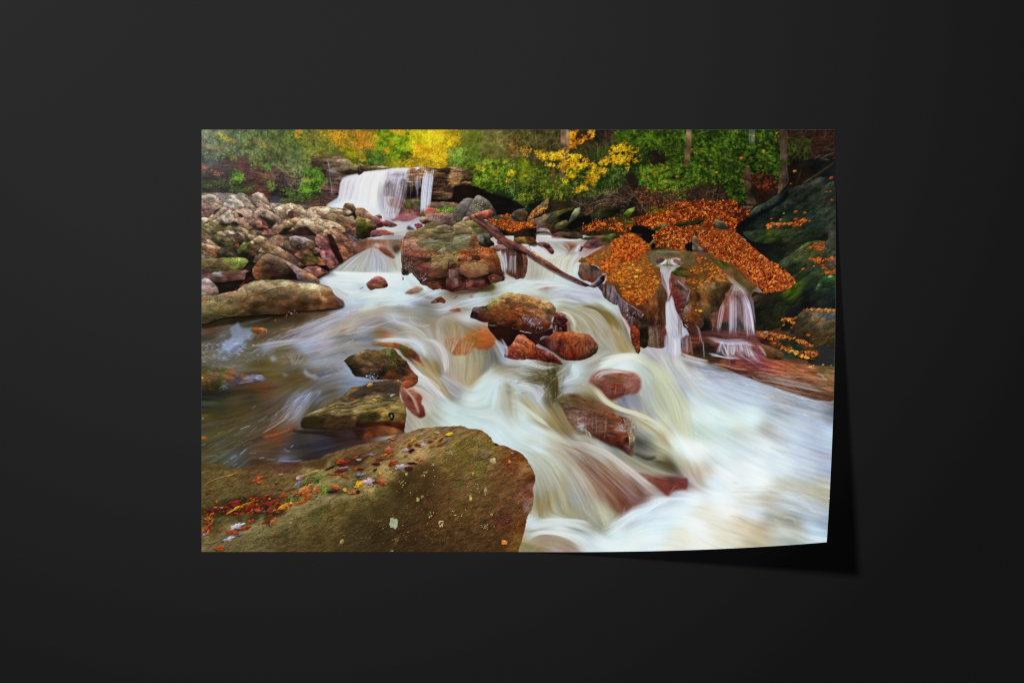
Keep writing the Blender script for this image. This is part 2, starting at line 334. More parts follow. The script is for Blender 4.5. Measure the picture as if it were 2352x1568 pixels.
# ------------------------------------------------------------------ silky water: colour points, then streaks along the current
WATER = {
'A2': '100,700,d9d2cd 30,760,cfd0d8 200,760,e6dfda 60,900,d8dde3 200,950,dfe6e2 100,1100,e9e9e8 250,1200,d5dde0 350,900,b9b0b2 330,750,e8dfe0 480,700,c9c2ce 560,620,d5d2da 650,620,dcd8e4 520,850,8d8287 620,850,a09aa6 700,950,5e4f55 450,950,6a5f62 430,1100,a99fa8 560,1100,7a5a5c 500,1200,8a7078 430,1250,b3b0bb 650,1330,9c6a6c 750,1300,a06065 400,1480,c0bab0 600,1500,b8b4a8 700,1400,b4b0b0 600,1370,b0a8b0 800,1350,a8a8b8 850,1400,b0b4c0 550,1450,a89c90 650,1560,b0b4b8 900,1320,a8a0b0 1000,1220,b08078 300,1300,c8d0d8 -100,1100,c8d0d8 -250,1150,d0d8dc -200,900,a8a4ac -350,1160,b0b8c4',
'B1': '1850,680,c0c8d4 2100,680,d8e4ea 2000,740,cfdde6 2200,760,c8d4dc 2250,900,c8ccc8 2150,620,b8bcb4 2000,600,a8a8a0 1800,600,8a8480 1800,1150,5a4630 1500,1200,4a3820 2100,1100,a8b0c8 2250,1000,b8c4d4 1900,1250,a09890 2200,1200,b0a090 1600,1300,7a6a60 1400,1380,5a4630 1300,1480,7a6a60 1500,1450,8a8090 1800,1400,a8a4b0 2150,1350,a89888 2100,1500,7a7468 1700,1530,a0a4b8 500,1480,5c5444 450,1560,6c6c70 200,1480,4a4434 600,1330,4a4844 800,1300,45402c 1100,1330,4a3c22 900,1550,5a4c34 200,1400,5a3c28 1100,1420,5e5040 1000,1230,302818 1300,1150,3a2818',
'B2': '100,90,a8b0c8 300,90,c0c8d4 500,90,9c9ca4 600,110,8c8070 150,170,8c5434 350,150,9c5c3c 450,180,8c7c6c 550,230,504030 50,250,8c807c 600,250,a89c80 20,450,bcb8a4 300,450,a8acbc 250,300,acbcc8 450,450,b4b098 550,480,b4ac80 590,400,b0b8c0 100,560,b4b0a0 400,560,a8a8a0 300,620,d0e4e8 100,680,d4e8ec 550,620,d0e4e8 700,680,c4d8d8 600,760,ccdcd8 500,680,d8ecec 50,780,b0bcc8 100,850,b0bcc8 300,900,ccdcd8 600,880,c4dce4 200,1000,c8dcd4 500,960,b8d0dc 650,1010,b8ccdc 850,960,a8acb8 1000,960,8c8480 1050,870,b0c4cc 900,1060,888484 600,1080,8c8478 300,1080,a89c84 100,1150,b4ac94 900,1130,94948c 700,1200,a49c8c 1000,1150,8c8470 1250,1100,b0b4b8 1500,1080,8c8468 1400,870,7c6448 1600,900,8c8270 1500,950,a4a09c 1650,950,b8c8cc 1800,900,a0a89c 1850,810,5c4c28 2050,800,b8c4b8 2200,780,c0d4d4 2200,700,b8b8b4 1700,1000,b0b8bc 1500,1020,a8b0b4 1400,1130,a89c8c 1500,1180,b4b0b4 1300,1200,a89888 100,1260,948c90 300,1280,a48c84 500,1200,b0b8c0 200,1330,9c9088 400,1370,989498 300,1430,7c6a44 400,1480,9c5c34 100,1420,8c8c94 100,1520,747880 600,1420,988c78 700,1350,a8a8a8 800,1450,a49c84 900,1330,9c8c74 1100,1450,a89c8c 1100,1300,a09078 1300,1330,9c8860 1500,1350,9c8c70 1300,1450,a08c6c 1500,1450,a08458 1600,1500,a06c34 1700,1400,9c7448 1850,1450,b85c28 1700,1530,a85c28 1950,1450,707060 2050,1500,808894 1700,1300,98908c 1550,1230,b8c4d0 1000,1530,a8a090',
'B3': '300,80,b8b0a8 500,110,b8c0c4 800,115,b0b4b4 1000,120,8c8474 300,40,c0b4ac 950,60,a0a4a0 150,200,bcc4c8 400,280,a8a8ac 550,180,9c9c94 750,200,9c6450 650,220,b0a8a0 850,210,b0b8c4 900,300,b0a8a0 1000,230,9c7468 1100,230,9c6c64 1200,150,6c5034 500,350,c4d0cc 600,330,c8ccb8 700,400,bcb89c 500,400,b8b08c 650,500,b8b8a0 750,450,bcc4b4 850,400,b4b4b4 800,530,c0c8c0 400,550,b4b8a4 300,600,a8a48c 200,550,a8a08c 200,450,b0a898 150,400,9c9488 550,620,c0d4d0 700,680,b8c8c8 150,650,b0a894 300,680,b8c4b8 100,720,c4dce0 400,720,c4d4d4 100,780,b8c8c4 300,770,a07470 400,760,946864 600,760,c0ccd0 700,800,b0c0cc 900,800,b4bccc 1100,850,a8a8c0 1000,880,b0acbc 600,880,a8a4b0 800,930,a49ca8 500,850,b8c4c4 250,850,c8d0b4 100,850,b4b8a0 300,920,b0a480 400,950,b8bca8 550,990,c4d4cc 800,1000,b8ccd0 1000,990,bccccc 1200,1010,c0d0d0 700,1080,b8c4bc 900,1080,989070 1150,1080,78683c 1000,1100,8c8054 1300,1080,b0bcb8 1400,1100,bcc4c4 600,1130,98906c 700,1150,b0b0a0 900,1180,b8c0bc 1250,1180,84744c 1350,1250,786a3c 1450,1250,9c9880 1100,1250,a89890 800,1250,9c9070 900,1350,8c8050 800,1380,98905c 1000,1350,a4907c 1200,1400,a08c78 1400,1400,98845c 1500,1400,988c64 1300,1500,9c8c6c 1500,1520,98895c 1000,1450,a8a08c 1150,1500,a8a090 800,1480,b0b8bc 950,1510,a8acb0 400,1470,606070 520,1440,807880 1550,1350,8c6c5c 2150,1000,a8a8b8 2250,1300,a0a0b0 2300,1450,a0a4b4 2050,480,a8b0b0 2200,470,b4b8b8',
'C1': '200,60,5e5444 500,40,7c84a0 400,110,6c7484 180,180,6a6450 600,300,6a6450 300,340,6e6858 900,330,5e5432 1000,450,6a5a30 1100,170,6a5a38 1000,130,8088a0 1500,130,a0a8c0 1800,100,a898a0 2100,60,948c88 1400,220,6a5e40 1700,280,8a8c94 2000,300,88868c 2200,150,908c88 2150,450,8e9ab4 2300,600,9098b4 1800,560,6e7078 1600,600,64543c 1400,600,5e5034 1900,620,727478 900,700,5e3e26 700,780,4e3828 300,850,33332a 700,850,3a382a 200,950,3c3e2a 600,1000,4a4028 200,1200,504628 500,1200,544a30 900,1080,4f4530 1100,1000,625040 1500,900,7c8090 1700,800,70707a 1900,800,625a48 1400,1100,7a7a86 1300,1180,6a5a50 1600,1050,5f4e36 800,1300,5c4e38 1100,1400,74482c 1300,1250,6a5440 200,1400,4e4a2c 500,1450,504a30 1000,1520,5c4634 1500,1450,3a3634 1800,1400,38302e 1700,1520,3c3844 2200,1420,44302c 2100,1350,2c201c 400,1540,4c4a38 150,800,2c2c28',
'D1': '150,80,4c4830 300,150,565444 500,200,565a5c 200,250,4a4a2c 300,330,504828 900,100,5c4634 1100,200,4a3a2c 1200,240,54586c 1500,60,3a3638 1800,60,3a3640 2000,50,3c3030 1600,180,38302c 900,280,4a3828',
'C2': '100,50,8c8c8c 200,120,80848c 500,30,b4b4b0 800,60,c0ccd4 900,130,b8c8d4 700,130,a89480 1000,250,a8a49c 1100,100,b0a89c 1150,250,b0a8a4 950,330,8c8060 1100,450,8c7c4c 1200,150,a88c80 1350,320,b0a484 1500,300,b0a880 1600,250,98906c 1750,300,8c886c 1850,300,847c6c 1700,450,8c7c5c 1500,450,a09478 1300,450,a08c7c 1600,620,a89868 1400,600,ac9c88 1250,550,a8a4a4 1950,280,606068 2050,250,848894 2150,330,b0b4b8 2000,400,8c8468 2250,420,9c9880 2100,480,a8a088 1900,550,bcd0d0 1750,700,c8dcd8 2000,620,c8d8dc 2250,680,bcc8c8 2150,720,9c9474 1600,850,c8d8d0 1900,850,c4d8d0 2250,900,b4b8a4 2150,1000,aca88c 1350,830,94948c 1300,750,908480 1150,620,a89c70 1000,500,8c7844 850,420,a09474 900,550,c4c8cc 1000,650,c0c4c4 1100,750,b8b0ac 900,760,a88c84 1200,900,b8bcb8 1050,950,b4b8b0 1300,1000,c0d4d0 1100,1100,a8a484 800,1250,b0ac9c 700,1200,9c9484 1000,1200,aca888 1400,1150,b8d0c8 1700,1100,bcd0c8 2000,1150,bcccc8 2250,1150,c0c8b4 1600,1280,b8d0cc 2000,1350,c0d8dc 2200,1500,bcd0d4 2300,1350,c8dcd8 50,600,707c94 300,610,70747c -100,640,6c7480 1200,1240,b8c8c0',
'C3': '100,330,bcc0c8 50,400,a8a490 300,450,7c7858 450,480,4c4424 400,620,4a4224 250,550,6c6244 200,640,5c5034 500,750,4c4630 420,850,5a5030 650,500,8c8c80 830,480,c0d4dc 700,600,b0b8b8 650,700,a8acb4 300,780,b4bcc8 100,700,bcc4c0 250,900,b0b4b4 50,900,a8a484 150,1000,b0a478 50,1100,c8dcd4 250,1100,bcb488 350,1250,a89c78 500,1200,8c7c50 600,1300,8c7a54 700,1350,786440 100,1300,c0d0cc 300,1330,c8d8d4 100,1450,c0d0c4 500,1400,c0c4ac 700,1480,b8b098 900,1500,9c8c74 1050,1450,949484 900,600,a8a89c 1000,520,a4a094 950,740,9c9470 1100,750,a09878 1250,850,a8a080 1050,850,7c6c48 1300,350,d0dccc 1500,300,dce8d8 1700,300,d0d8cc 1500,400,d4e4e0 1250,280,b0ac98 1000,400,a09c8c 1200,200,a4a090 1450,150,a8986c 1600,180,9c8c5c 1300,50,b0a890 1900,230,a8a4b0 2200,150,a4a4b0 2200,60,9c9cac 1950,350,a89c9c 2100,300,b4b0a8 2300,450,b0b4b0 1850,500,b8c0b0 2100,600,b4bca8 2300,750,9ca4ac 2000,750,b4bc94 2200,900,bcc094 1850,800,a8aca4 1800,950,9ca09c 1600,880,787c88 1500,920,6c6c7c 1700,1000,9c9894 2000,1000,acac90 2100,1150,b8bc9c 1900,1150,a0a49c 2300,1200,bcbc98 1850,1250,b4b08c 2050,1350,b8a87c 1750,1400,8c8c80 1800,1500,6c7068 2000,1500,b0ac84 2250,1480,ccdcd0 1950,1250,c8d8c4 1730,1480,34342c 800,1420,a8a490 1100,1520,a8a898 1300,1540,788078',
'C4': '50,350,c0c0b4 100,600,b4b4b8 60,800,98a0a8 50,1000,a4b4a0 50,1200,b8b898 300,500,c0bfc0 300,700,b8bcb8 300,900,bac4c4 200,1100,bfd4d0 500,1100,c4dad4 500,700,b4bcc8 600,600,a0a4b8 800,520,8a8c9c 700,640,b4c0d0 1000,620,a0a8c0 1200,560,8c8ca0 900,800,aebccc 1200,850,a4b0c0 1100,1000,bccfd4 1100,1150,c8e0d8 800,1250,c0dcd4 700,1400,b8ccc8 900,1500,b4c4c0 300,1400,b8c8b4 100,1540,dce8e0 1400,640,a0a8c4 1600,720,90949c 1400,800,8c8c90 1500,950,909498 1800,850,9ca4bc 2100,820,9aa0b4 1800,730,6a5844 2100,720,745c40 1600,600,6c5a40 2200,600,7a5a3a 2200,950,7c7c84 2000,1000,9aa4b4 2250,1100,70727e 1800,1150,a4b0c0 2100,1250,a0b0c8 2200,1200,7c8498 1500,1250,acb8c0 1300,1300,a8a8a0 1400,1450,b4b4b4 1700,1400,a8b8cc 1900,1500,a0b0c4 2200,1350,b0c8e0 2200,1500,a4b8c8 1300,1540,c8d8dc 500,430,7c7c84 300,340,6c6468 350,420,888c98 150,260,5c5450 700,450,6c5c50 1000,500,70604c 1300,560,706454 850,1340,bcb8a0',
'D4': '100,80,d8e4dc 250,60,dce4dc 500,100,c8d4d0 800,60,c0c8cc 1100,80,c4d0dc 1400,80,b0bccc 1700,100,a0a8c0 1750,230,9ca4bc 1500,250,b4bcc8 1200,280,c8d4d8 900,250,d0dce0 600,350,d4dcd8 300,350,b0a490 100,300,a89c84 50,450,7a4c40 200,420,a89890 450,450,c8d8e0 700,500,d4dcd8 950,450,dce8e4 1250,480,b8b8a8 1500,550,b0b09c 1700,600,aaa890 1600,700,a8b0b0 1300,650,b0bcc8 1050,620,b4a898 800,600,d4d0c4 500,620,d8e8e8 200,650,d4e4e8 50,750,d0e0dc 300,760,d4ccb4 600,760,dcdcd0 900,760,ccccca 1100,830,9c9c88 1300,880,8c8c7c 1550,820,a4b0bc 1700,900,8c9cb0 1600,1000,a8c0d4 1650,1100,b8ccd0 1400,1060,a8aca0 1200,1000,b4b8ac 950,1030,b8a484 750,950,c8b898 500,1000,d4ccb4 200,950,dce0dc 50,1050,d8d0b4 300,1100,d8d8c8 600,1130,ccc8b0 900,1150,b0a888 1750,1150,a8b8c4 1850,1000,98a8b8',
'D3': '100,80,b8c8c0 300,100,c8d8d8 200,200,b4c4bc 400,250,b8c4b8 600,80,b8a890 900,80,a89c88 350,400,acaca0 550,300,b8c0b4 700,250,a8987c 300,550,a0a090 650,550,a09c84 500,750,94885c 350,850,90835c 300,980,a08c58 700,950,989064 800,750,94989c 850,500,a89c94 1000,350,806858 1150,350,846c58 1300,300,a08c74 1250,500,704438 1400,450,846a54 1450,650,785044 1350,800,7c4c34 1100,700,907060 1000,850,9c9c8c 1200,950,aca88c 1400,950,74604a 1500,900,6c3c34 1700,750,6c4840 1600,600,846458 1800,600,94807c 1700,450,988878 1500,350,b0a090 1300,180,aaa494 1200,100,b8b8b8 1450,130,7c7c70 1700,200,7c7c6c 1950,250,6c6a54 2150,300,4c4228 2250,380,5c543c 2000,130,9c9c84 1900,80,6c706c 2100,60,aca880 2300,80,c0ccc4 2300,250,a8a890 1950,420,989084 2200,450,887870 200,1130,bccad0 500,1150,c0c8c4 900,1130,8c8c78 1150,1200,8c8c74 1250,1080,a8ac8c 1400,1150,a8b0a4 600,1250,c4ccc4 200,1300,a8a898 400,1350,a49080 300,1450,908060 700,1480,9c8478 900,1350,b8c4c4 1050,1300,a8b0b4 1150,1400,c4d0d8 1050,1540,c0d0d0 800,1540,a08c80 100,1450,8c8458 1400,1250,c8dcdc 1600,1050,b8c4d4 1800,1000,bccedc 2000,850,b8c4d0 2300,750,b4c4d8 2100,1000,c0d0dc 1700,1300,ccdcd4 2000,1200,c4dce0 2300,1100,ccdcdc 1900,1350,ccdce4 2200,1400,ccd0c0 1600,1500,ccdcd4 2200,1540,d0c8b4 1300,1500,ccdcd4 2100,560,703c34 2250,590,744038',
}
# current direction, degrees clockwise from the right
FLOW = {
'A2': '100,900,85 250,1100,85 450,900,95 650,900,90 60,700,10 200,1200,70 600,1300,10 450,1470,5 750,1450,170 -250,1000,95 -300,1140,150',
'B1': '1900,640,20 2100,720,15 2250,900,30 1800,1150,165 2100,1100,160 2200,1300,160 1900,1300,160 1600,1380,160 1300,1450,160 1100,1300,170 500,1500,165 2000,1500,170',
'B2': '300,90,0 100,60,0 200,150,85 400,180,90 100,400,120 300,450,92 500,450,75 100,650,0 500,650,0 700,720,50 200,780,40 300,950,0 650,1000,170 900,1000,5 100,1100,160 500,1080,170 900,1100,10 1300,1100,160 1700,980,160 2000,850,165 2250,780,170 1000,1250,15 700,1300,165 400,1230,30 250,1330,150 100,1380,160 450,1350,20 700,1380,45 850,1500,50 1100,1450,85 1300,1400,60 1400,1450,95 1600,1350,20 1800,1430,70 2000,1500,60 2100,760,150 1500,1200,10 1200,1330,120',
'B3': '300,80,30 600,120,0 900,120,0 600,200,55 250,260,50 450,330,0 850,280,130 750,400,115 600,500,110 300,550,95 500,620,10 200,700,170 600,760,10 350,800,165 800,860,5 1000,820,40 500,950,160 1100,930,0 300,900,30 700,1060,20 900,1130,35 1200,1130,30 1000,1250,45 1300,1250,55 1150,1400,60 1400,1450,75 800,1300,60 900,1480,15 500,1440,90 2050,520,90',
'C1': '400,100,165 700,250,175 1000,350,0 1400,150,165 1800,200,165 1500,380,5 2000,300,160 1800,500,170 2200,500,30 2000,640,165 1700,700,155 1500,900,130 1350,1000,115 1600,950,125 1200,1150,140 1000,1280,150 700,1280,158 400,1400,160 200,1500,160 600,1500,150 200,900,5 300,1100,175 900,700,5 1800,1450,175 2200,1400,175',
'D1': '200,100,155 400,200,145 600,150,120 900,180,10 1200,200,5 1600,120,170 300,280,160 2000,60,160',
'C2': '100,50,5 400,30,5 800,60,25 950,200,50 1100,150,60 1200,350,75 1050,450,70 850,400,45 700,250,40 950,600,40 1100,700,45 800,700,40 1300,800,60 1000,900,60 750,900,65 900,1080,60 1400,300,90 1700,350,90 1600,550,100 1850,250,85 2050,200,60 1500,750,30 1700,650,150 1900,500,150 2200,350,5 2200,500,170 1700,900,160 1400,950,20 1400,1100,20 1900,900,100 2200,800,85 2200,1000,95 1200,1150,30 1700,1150,15 2000,1250,40 1800,1050,170 2200,1250,60 2100,1450,45',
'C3': '100,350,10 300,400,15 500,450,130 100,500,5 250,600,10 400,700,55 650,600,130 820,500,75 700,650,170 300,800,90 100,800,40 200,950,50 400,1000,55 600,1250,60 400,1200,50 150,1250,10 300,1320,15 500,1400,30 800,1500,30 1000,1500,25 100,1450,10 850,750,15 1050,780,35 1250,880,40 1500,1050,30 1200,950,30 800,900,45 700,1000,70 900,450,160 1100,400,150 1250,300,145 1500,250,0 1600,130,75 1400,100,60 1700,350,15 1900,450,40 2000,600,55 2100,800,65 1900,800,75 2200,1000,65 1600,900,90 1750,1050,80 2000,1200,45 2200,1400,60 1800,1150,30 2100,1350,45 1750,1350,40 1800,1500,25 1350,450,150 1100,520,130 1750,600,65 1200,1300,90 1000,1300,90 800,1200,85 2250,200,85 2300,500,50 2300,700,50 1050,1480,25',
'C4': '50,300,85 100,500,60 150,750,60 60,900,75 50,1200,80 300,600,45 500,650,20 300,900,35 300,1100,30 700,700,20 500,900,25 600,450,15 800,520,10 1100,520,12 1300,600,15 1600,620,15 1900,550,10 1200,700,12 1800,750,15 2200,700,10 1500,850,15 2100,900,10 1800,1000,15 1200,1000,15 800,1200,15 600,1350,25 1300,1300,30 1600,1300,22 1900,1200,20 2200,1100,15 2200,1300,20 1900,1500,20 1400,1450,30 1000,1500,20 300,1450,30 2150,450,10 1600,380,12',
'D4': '50,150,80 150,250,75 300,350,80 400,150,40 700,150,30 1000,150,25 1300,150,22 1700,100,15 1750,300,12 1400,300,15 1000,350,20 600,400,30 900,500,25 1200,450,25 1500,450,15 1700,600,15 1300,600,25 1100,650,28 1600,700,22 800,650,20 400,550,15 200,700,5 500,720,5 800,800,20 1100,830,10 1300,880,12 1600,850,15 1700,1000,10 1400,1000,25 1000,980,15 700,950,15 400,900,20 200,1050,50 500,1150,20 900,1100,20 1200,1100,10',
'D3': '100,50,20 300,100,25 600,50,25 300,250,55 600,200,50 500,400,70 350,600,80 250,800,88 600,800,80 300,950,92 700,600,65 900,400,55 1100,200,45 1300,100,35 1200,400,55 1000,650,60 900,850,70 1100,950,72 1300,650,55 1200,1050,75 1450,850,60 1500,500,48 1700,650,48 1500,250,35 1800,350,30 2000,500,28 1600,100,30 1900,200,25 2200,300,30 2250,550,25 2000,80,10 2250,150,50 200,1120,170 500,1120,5 900,1120,10 700,1200,15 1000,1250,20 300,1280,15 600,1380,25 400,1450,20 900,1450,35 1150,1350,30 1350,1200,140 1500,1080,145 1700,980,150 1900,850,150 2200,700,165 1600,1200,150 1800,1100,160 2100,950,170 1500,1400,160 1900,1300,170 2200,1200,0 2000,1480,0 1300,1500,20',
}
def paint_water():
    global IMG
    xy, cc = [], []
    for t, s in WATER.items():
        a, b = cpts(t, s); xy.append(a); cc.append(b)
    xy = np.concatenate(xy); cc = np.concatenate(cc)
    fx, fa = [], []
    for t, s in FLOW.items():
        q = [[float(v) for v in p.split(',')] for p in s.split()]
        fx.append(cv(t, [[a[0], a[1]] for a in q])); fa += [a[2] for a in q]
    fx = np.concatenate(fx); fa = np.radians(np.array(fa))
    st = 2; h, w = PH // st, PW // st
    Y, X = np.mgrid[0:h // 3 + 1, 0:w // 3 + 1].astype(np.float32) * 3 * st
    wx = 10 * (fbm(X / 40, Y / 40, 801, 3) - .5); wy = 10 * (fbm(X / 40 + 40, Y / 40, 811, 3) - .5)
    D = upsample(idw(fx, np.c_[np.cos(2 * fa), np.sin(2 * fa)].astype(np.float32), X + wx * .4, Y + wy * .4, 1.35, 260), h, w)
    th = np.arctan2(D[..., 1], D[..., 0]) / 2
    th = th + (upsample(fbm(X / 30, Y / 30, 821, 3)[..., None], h, w)[..., 0] - .5) * .12
    U, V = np.cos(th).astype(np.float32), np.sin(th).astype(np.float32)
    # a line field has no sign: walk with the sign that keeps going downhill to the right
    C = upsample(idw(xy, cc, X + wx, Y + wy, 1.9, 22), h, w)
    Yf, Xf = np.mgrid[0:h, 0:w].astype(np.float32)
    N1 = RNG.random((h, w), dtype=np.float32)
    N2 = fbm(Xf / 4, Yf / 4, 831, 3); N3 = fbm(Xf / 11, Yf / 11, 841, 3); N4 = fbm(Xf / 9, Yf / 9, 851, 3)
    ST = licpm(np.dstack([N1, N2, N3, N4]), U, V, 26)
    CL = licpm(C, U, V, 13)
    nz = [ST[..., i] for i in range(4)]
    g = CL.mean(-1, keepdims=True); C2 = g + (CL - g) * np.where(g > .5, .74, .95)
    C2 = C2 + np.clip(g - .5, 0, 1) * np.array([-.04, .01, .05], np.float32)
    sd = lambda a: (a - box(a, 40)) / (a.std() + 1e-6)
    L = sd(nz[0]) * .009 + sd(nz[1]) * .015 + sd(nz[2]) * .011
    lum = C2.mean(-1)
    k = np.clip(1.25 - np.abs(lum - .55) * 1.5, .45, 1.1)
    k *= np.clip(1.35 - (lum - .5) * 1.9, .35, 1.2)
    L = L * k
    C2 = C2 + L[..., None] * np.array([1., 1., 1.], np.float32)
    C2 = C2 + (sd(nz[3]) * .006 * k)[..., None] * np.array([1.4, .2, -1.3], np.float32)
    IMG[:] = np.clip(upsample(C2, PH, PW), 0, 1)

def licpm(S, U, V, L):
    """streak image along an unsigned direction field"""
    h, w = S.shape[:2]; Y0, X0 = np.mgrid[0:h, 0:w].astype(np.float32)
    acc = S.copy(); n = 1.; F = S.reshape(-1, S.shape[2])
    for sg in (1., -1.):
        X, Y = X0.copy(), Y0.copy(); pu, pv = U * sg, V * sg
        for k in range(L):
            X += pu; Y += pv
            xi = np.clip(X, 0, w - 1).astype(np.int32); yi = np.clip(Y, 0, h - 1).astype(np.int32)
            q = yi * w + xi
            u, v = U.ravel()[q], V.ravel()[q]
            f = np.where(u * pu + v * pv < 0, -1., 1.).astype(np.float32); pu, pv = u * f, v * f
            ww = 1 - k / L * .7
            acc += F[q] * ww; n += ww
    return acc / n
# ------------------------------------------------------------------ far bank: forest, ledges, upper fall
def paint_forest():
    # dark underlayer of the whole top band
    rock('A1', '0,0 2400,0 2400,1200 0,1200', '100,150,6f7468 300,250,5c6b4e 200,450,4d4c4c 400,500,403a3a 600,560,5a3c38 300,750,3a3536 700,700,3d2a28 1000,700,4f3328 900,850,3a2a26 1100,900,30222a 1200,1050,3a3440 1500,800,3a2a24 1700,550,4a3628 1900,600,5a4438 1900,850,4a2f2c 1800,1000,5a4440 500,950,35302f 1600,1080,4a3a3a 600,100,4f5a3c 1000,150,4d5434 1400,200,4a5a26 1700,250,565a2a 2000,350,5a6026 2200,200,6a6224 2250,450,6a6a20', amp=.5, sc=7, ang=4, stretch=5, vol=0, hue=.08, smooth=False, rough=0, crack=0)
    rock('A2', '-40,0 2400,0 2400,1300 900,1300 -40,600', '100,200,8a5a20 400,200,4a7014 700,100,7a9018 650,450,3a5018 900,300,b08818 1200,200,a08020 1350,300,7a6a20 1100,520,8a7820 1500,400,34461f 1700,200,4a4a28 1900,150,5a5236 2200,200,484028 2250,400,3a2a1c 1800,500,2e401c 2000,700,34501c 2250,700,44501e 1700,800,2c441a 2200,1000,1c2c18 2300,1200,1a201a 200,480,2c4a22 -20,300,6a6022', amp=.4, sc=7, stretch=1.5, vol=0, hue=.1, smooth=False, rough=0, crack=0)
    rock('A3', '-20,0 2400,0 2400,1568 -20,1568', '100,150,2e301e 400,150,3c3a24 500,300,302a20 900,150,3a2a18 1150,150,1e1a18 1350,200,3a2e20 900,350,2c2a1c 1200,400,2a3018 200,450,3a3420 200,700,38481c 400,850,3c4a20 100,1000,22361a 700,800,26401c 1000,900,2c3018 1400,700,243420 1600,500,1c3014 1900,200,26420f 2200,150,2a4412 2000,450,1c1a18 2250,400,1a1816 1900,600,2a2018 2100,850,24401a 1700,850,2c2018 1500,1000,2c2018 2000,1050,34261c 1300,1100,2e241c 1000,1100,2c281c 500,1150,2a2418 200,1200,1e1c16 700,1300,201c14 1100,1300,1c1a12 1500,1200,161412 1400,1400,2c2214 2000,1300,5a2c14 1900,1500,2a1c12 1200,1500,3a2a18 300,1400,3c3024', amp=.5, sc=6, stretch=1.6, ang=-15, vol=0, hue=.1, smooth=False, rough=0, crack=0)
    rock('A4', '-20,0 2400,0 2400,1568 -20,1568', '200,200,243a14 500,300,284012 800,200,243c12 1200,300,223614 1400,600,1c2c14 700,600,20340f 300,700,26380f 1250,750,1a1a12 1800,200,2c1e18 2100,200,301e18 1800,600,161614 2100,600,161616 1300,1000,2c1c14 300,950,30221a 700,950,241c14 900,1000,141c10 300,1300,6a3014 700,1250,5a2a14 1800,900,1c1c1c', amp=.5, sc=6, stretch=1.6, ang=10, vol=0, hue=.1, smooth=False, rough=0, crack=0)
    # left cliff strata
    rock('A1', '380,470 700,480 1000,600 1500,640 1750,560 2060,700 2050,980 1900,1100 1500,1120 1000,1080 500,1000 60,990 60,740 300,700', '420,520,4a3a3c 620,560,6a403c 760,600,4a302c 1000,680,604030 1400,760,50382a 900,760,583828 700,850,3a2a24 1000,870,4c3428 950,930,70402c 980,1000,5c3020 1100,950,30242a 1150,1050,40404c 1250,950,2c2428 1600,850,30241e 1850,760,4c342c 1900,900,643c38 1950,960,5a4038 1700,600,2c241c 150,900,34322f 400,900,2e2a28 500,700,3a3230 200,780,3e3432 1500,960,40302c 1300,1050,443034', amp=.9, sc=4, ang=6, stretch=9, vol=0, crack=.5, hue=.08, rough=3)
    rock('A1', '1620,450 1750,440 1870,445 2000,420 2200,500 2360,560 2360,690 2040,700 1760,700 1700,580 1590,540', '1700,470,4a382c 1800,500,5c4636 1900,540,604a38 1750,570,3c2c22 1850,600,58402f 1950,640,7a6858 1800,660,3a2a24 1980,560,5c463a 2150,660,332428', amp=.9, sc=4, ang=4, stretch=8, vol=.2, crack=.6)
    rock('A1', '1850,620 1950,640 2030,690 1980,720 1860,700', '1950,650,84766c 1900,700,3a3030', amp=.5, sc=4)
    rock('A1', '1740,720 2060,720 2060,960 1960,1000 1760,960', '1850,740,5a4238 2000,760,6c584c 1900,820,40302a 2000,850,5a4438 1850,900,7a4c44 2000,930,70464a 1850,950,54403a', amp=.9, sc=3.5, ang=3, stretch=9, vol=0, crack=.6)
    rock('A1', '1990,490 2080,475 2160,480 2215,535 2300,550 2352,580 2300,640 2200,625 2090,640 2030,600 2040,560', '2100,500,a89078 2180,520,a08a70 2050,560,7c6850 2150,590,8a7458 2250,580,94805a 2280,620,7c7048', amp=.45, sc=6, vol=.4)
    # foliage, left
    def G(*a, **k):
        f = k.setdefault('ed', 4.5 if 'dens' not in k and a[2] > 200 else 2.)
        k.setdefault('fold', .16); k.setdefault('cl', .95)
        if 'L' in k: k['L'] = (k['L'][0] * .85, k['L'][1] * .9)
        p0 = np.mean([hexc(h) for h in a[3].split()], 0)
        k.setdefault('bright', ((.9, .9, .72) if a[0] == 'A1' else (.92, .84, .7) if a[0] == 'A2' else (.95, .8, .62)) if p0[1] > p0[0] * .98 else (.96, .95, .9))
        leaves(a[0], a[1], int(a[2] * 1.1), *a[3:], **k)
    G('A1', '50,40 950,40 950,380 720,430 450,430 350,470 50,440', 1500, '3c463c 4c5c44 5f7456 7f9478 a0ae90', L=(3, 7), ang=(0, 90), clump=9)
    G('A1', '50,50 500,50 480,300 60,300', 260, '6a7466 8a9480 a4a890', L=(3, 6), ang=(0, 90))
    G('A1', '280,90 420,150 480,190 555,230 520,250 450,215 330,170', 90, 'a09020 c8b030 dcc440', L=(3, 6))
    G('A1', '60,240 200,290 420,310 420,330 250,330 60,265', 70, '8a5a48 b0705a c88468', L=(3, 5), ang=(0, 40))
    G('A1', '50,500 80,560 200,620 350,670 320,690 280,720 180,660 50,630', 150, '7a4438 a85a48 c07058 8a7a68', L=(3, 5), ang=(0, 50))
    G('A1', '700,50 1420,50 1520,300 1620,560 1400,720 1200,620 1000,560 800,600 700,440 650,380', 2300, '2f3d22 44562a 5d753a 7a9244 90a65a', L=(4, 9), asp=(.2, .4), ang=(20, 75), clump=11)
    G('A1', '820,180 950,220 1050,260 1040,330 900,300 800,240', 70, '8a6a30 a88038 8a5038', L=(3, 5))
    G('A1', '1380,50 1900,50 1950,300 1900,430 1650,430 1550,520 1500,300', 1300, '46501f 6a7428 868c30 9a9a3c a8a448', L=(3, 8), asp=(.25, .5), ang=(10, 70), clump=10)
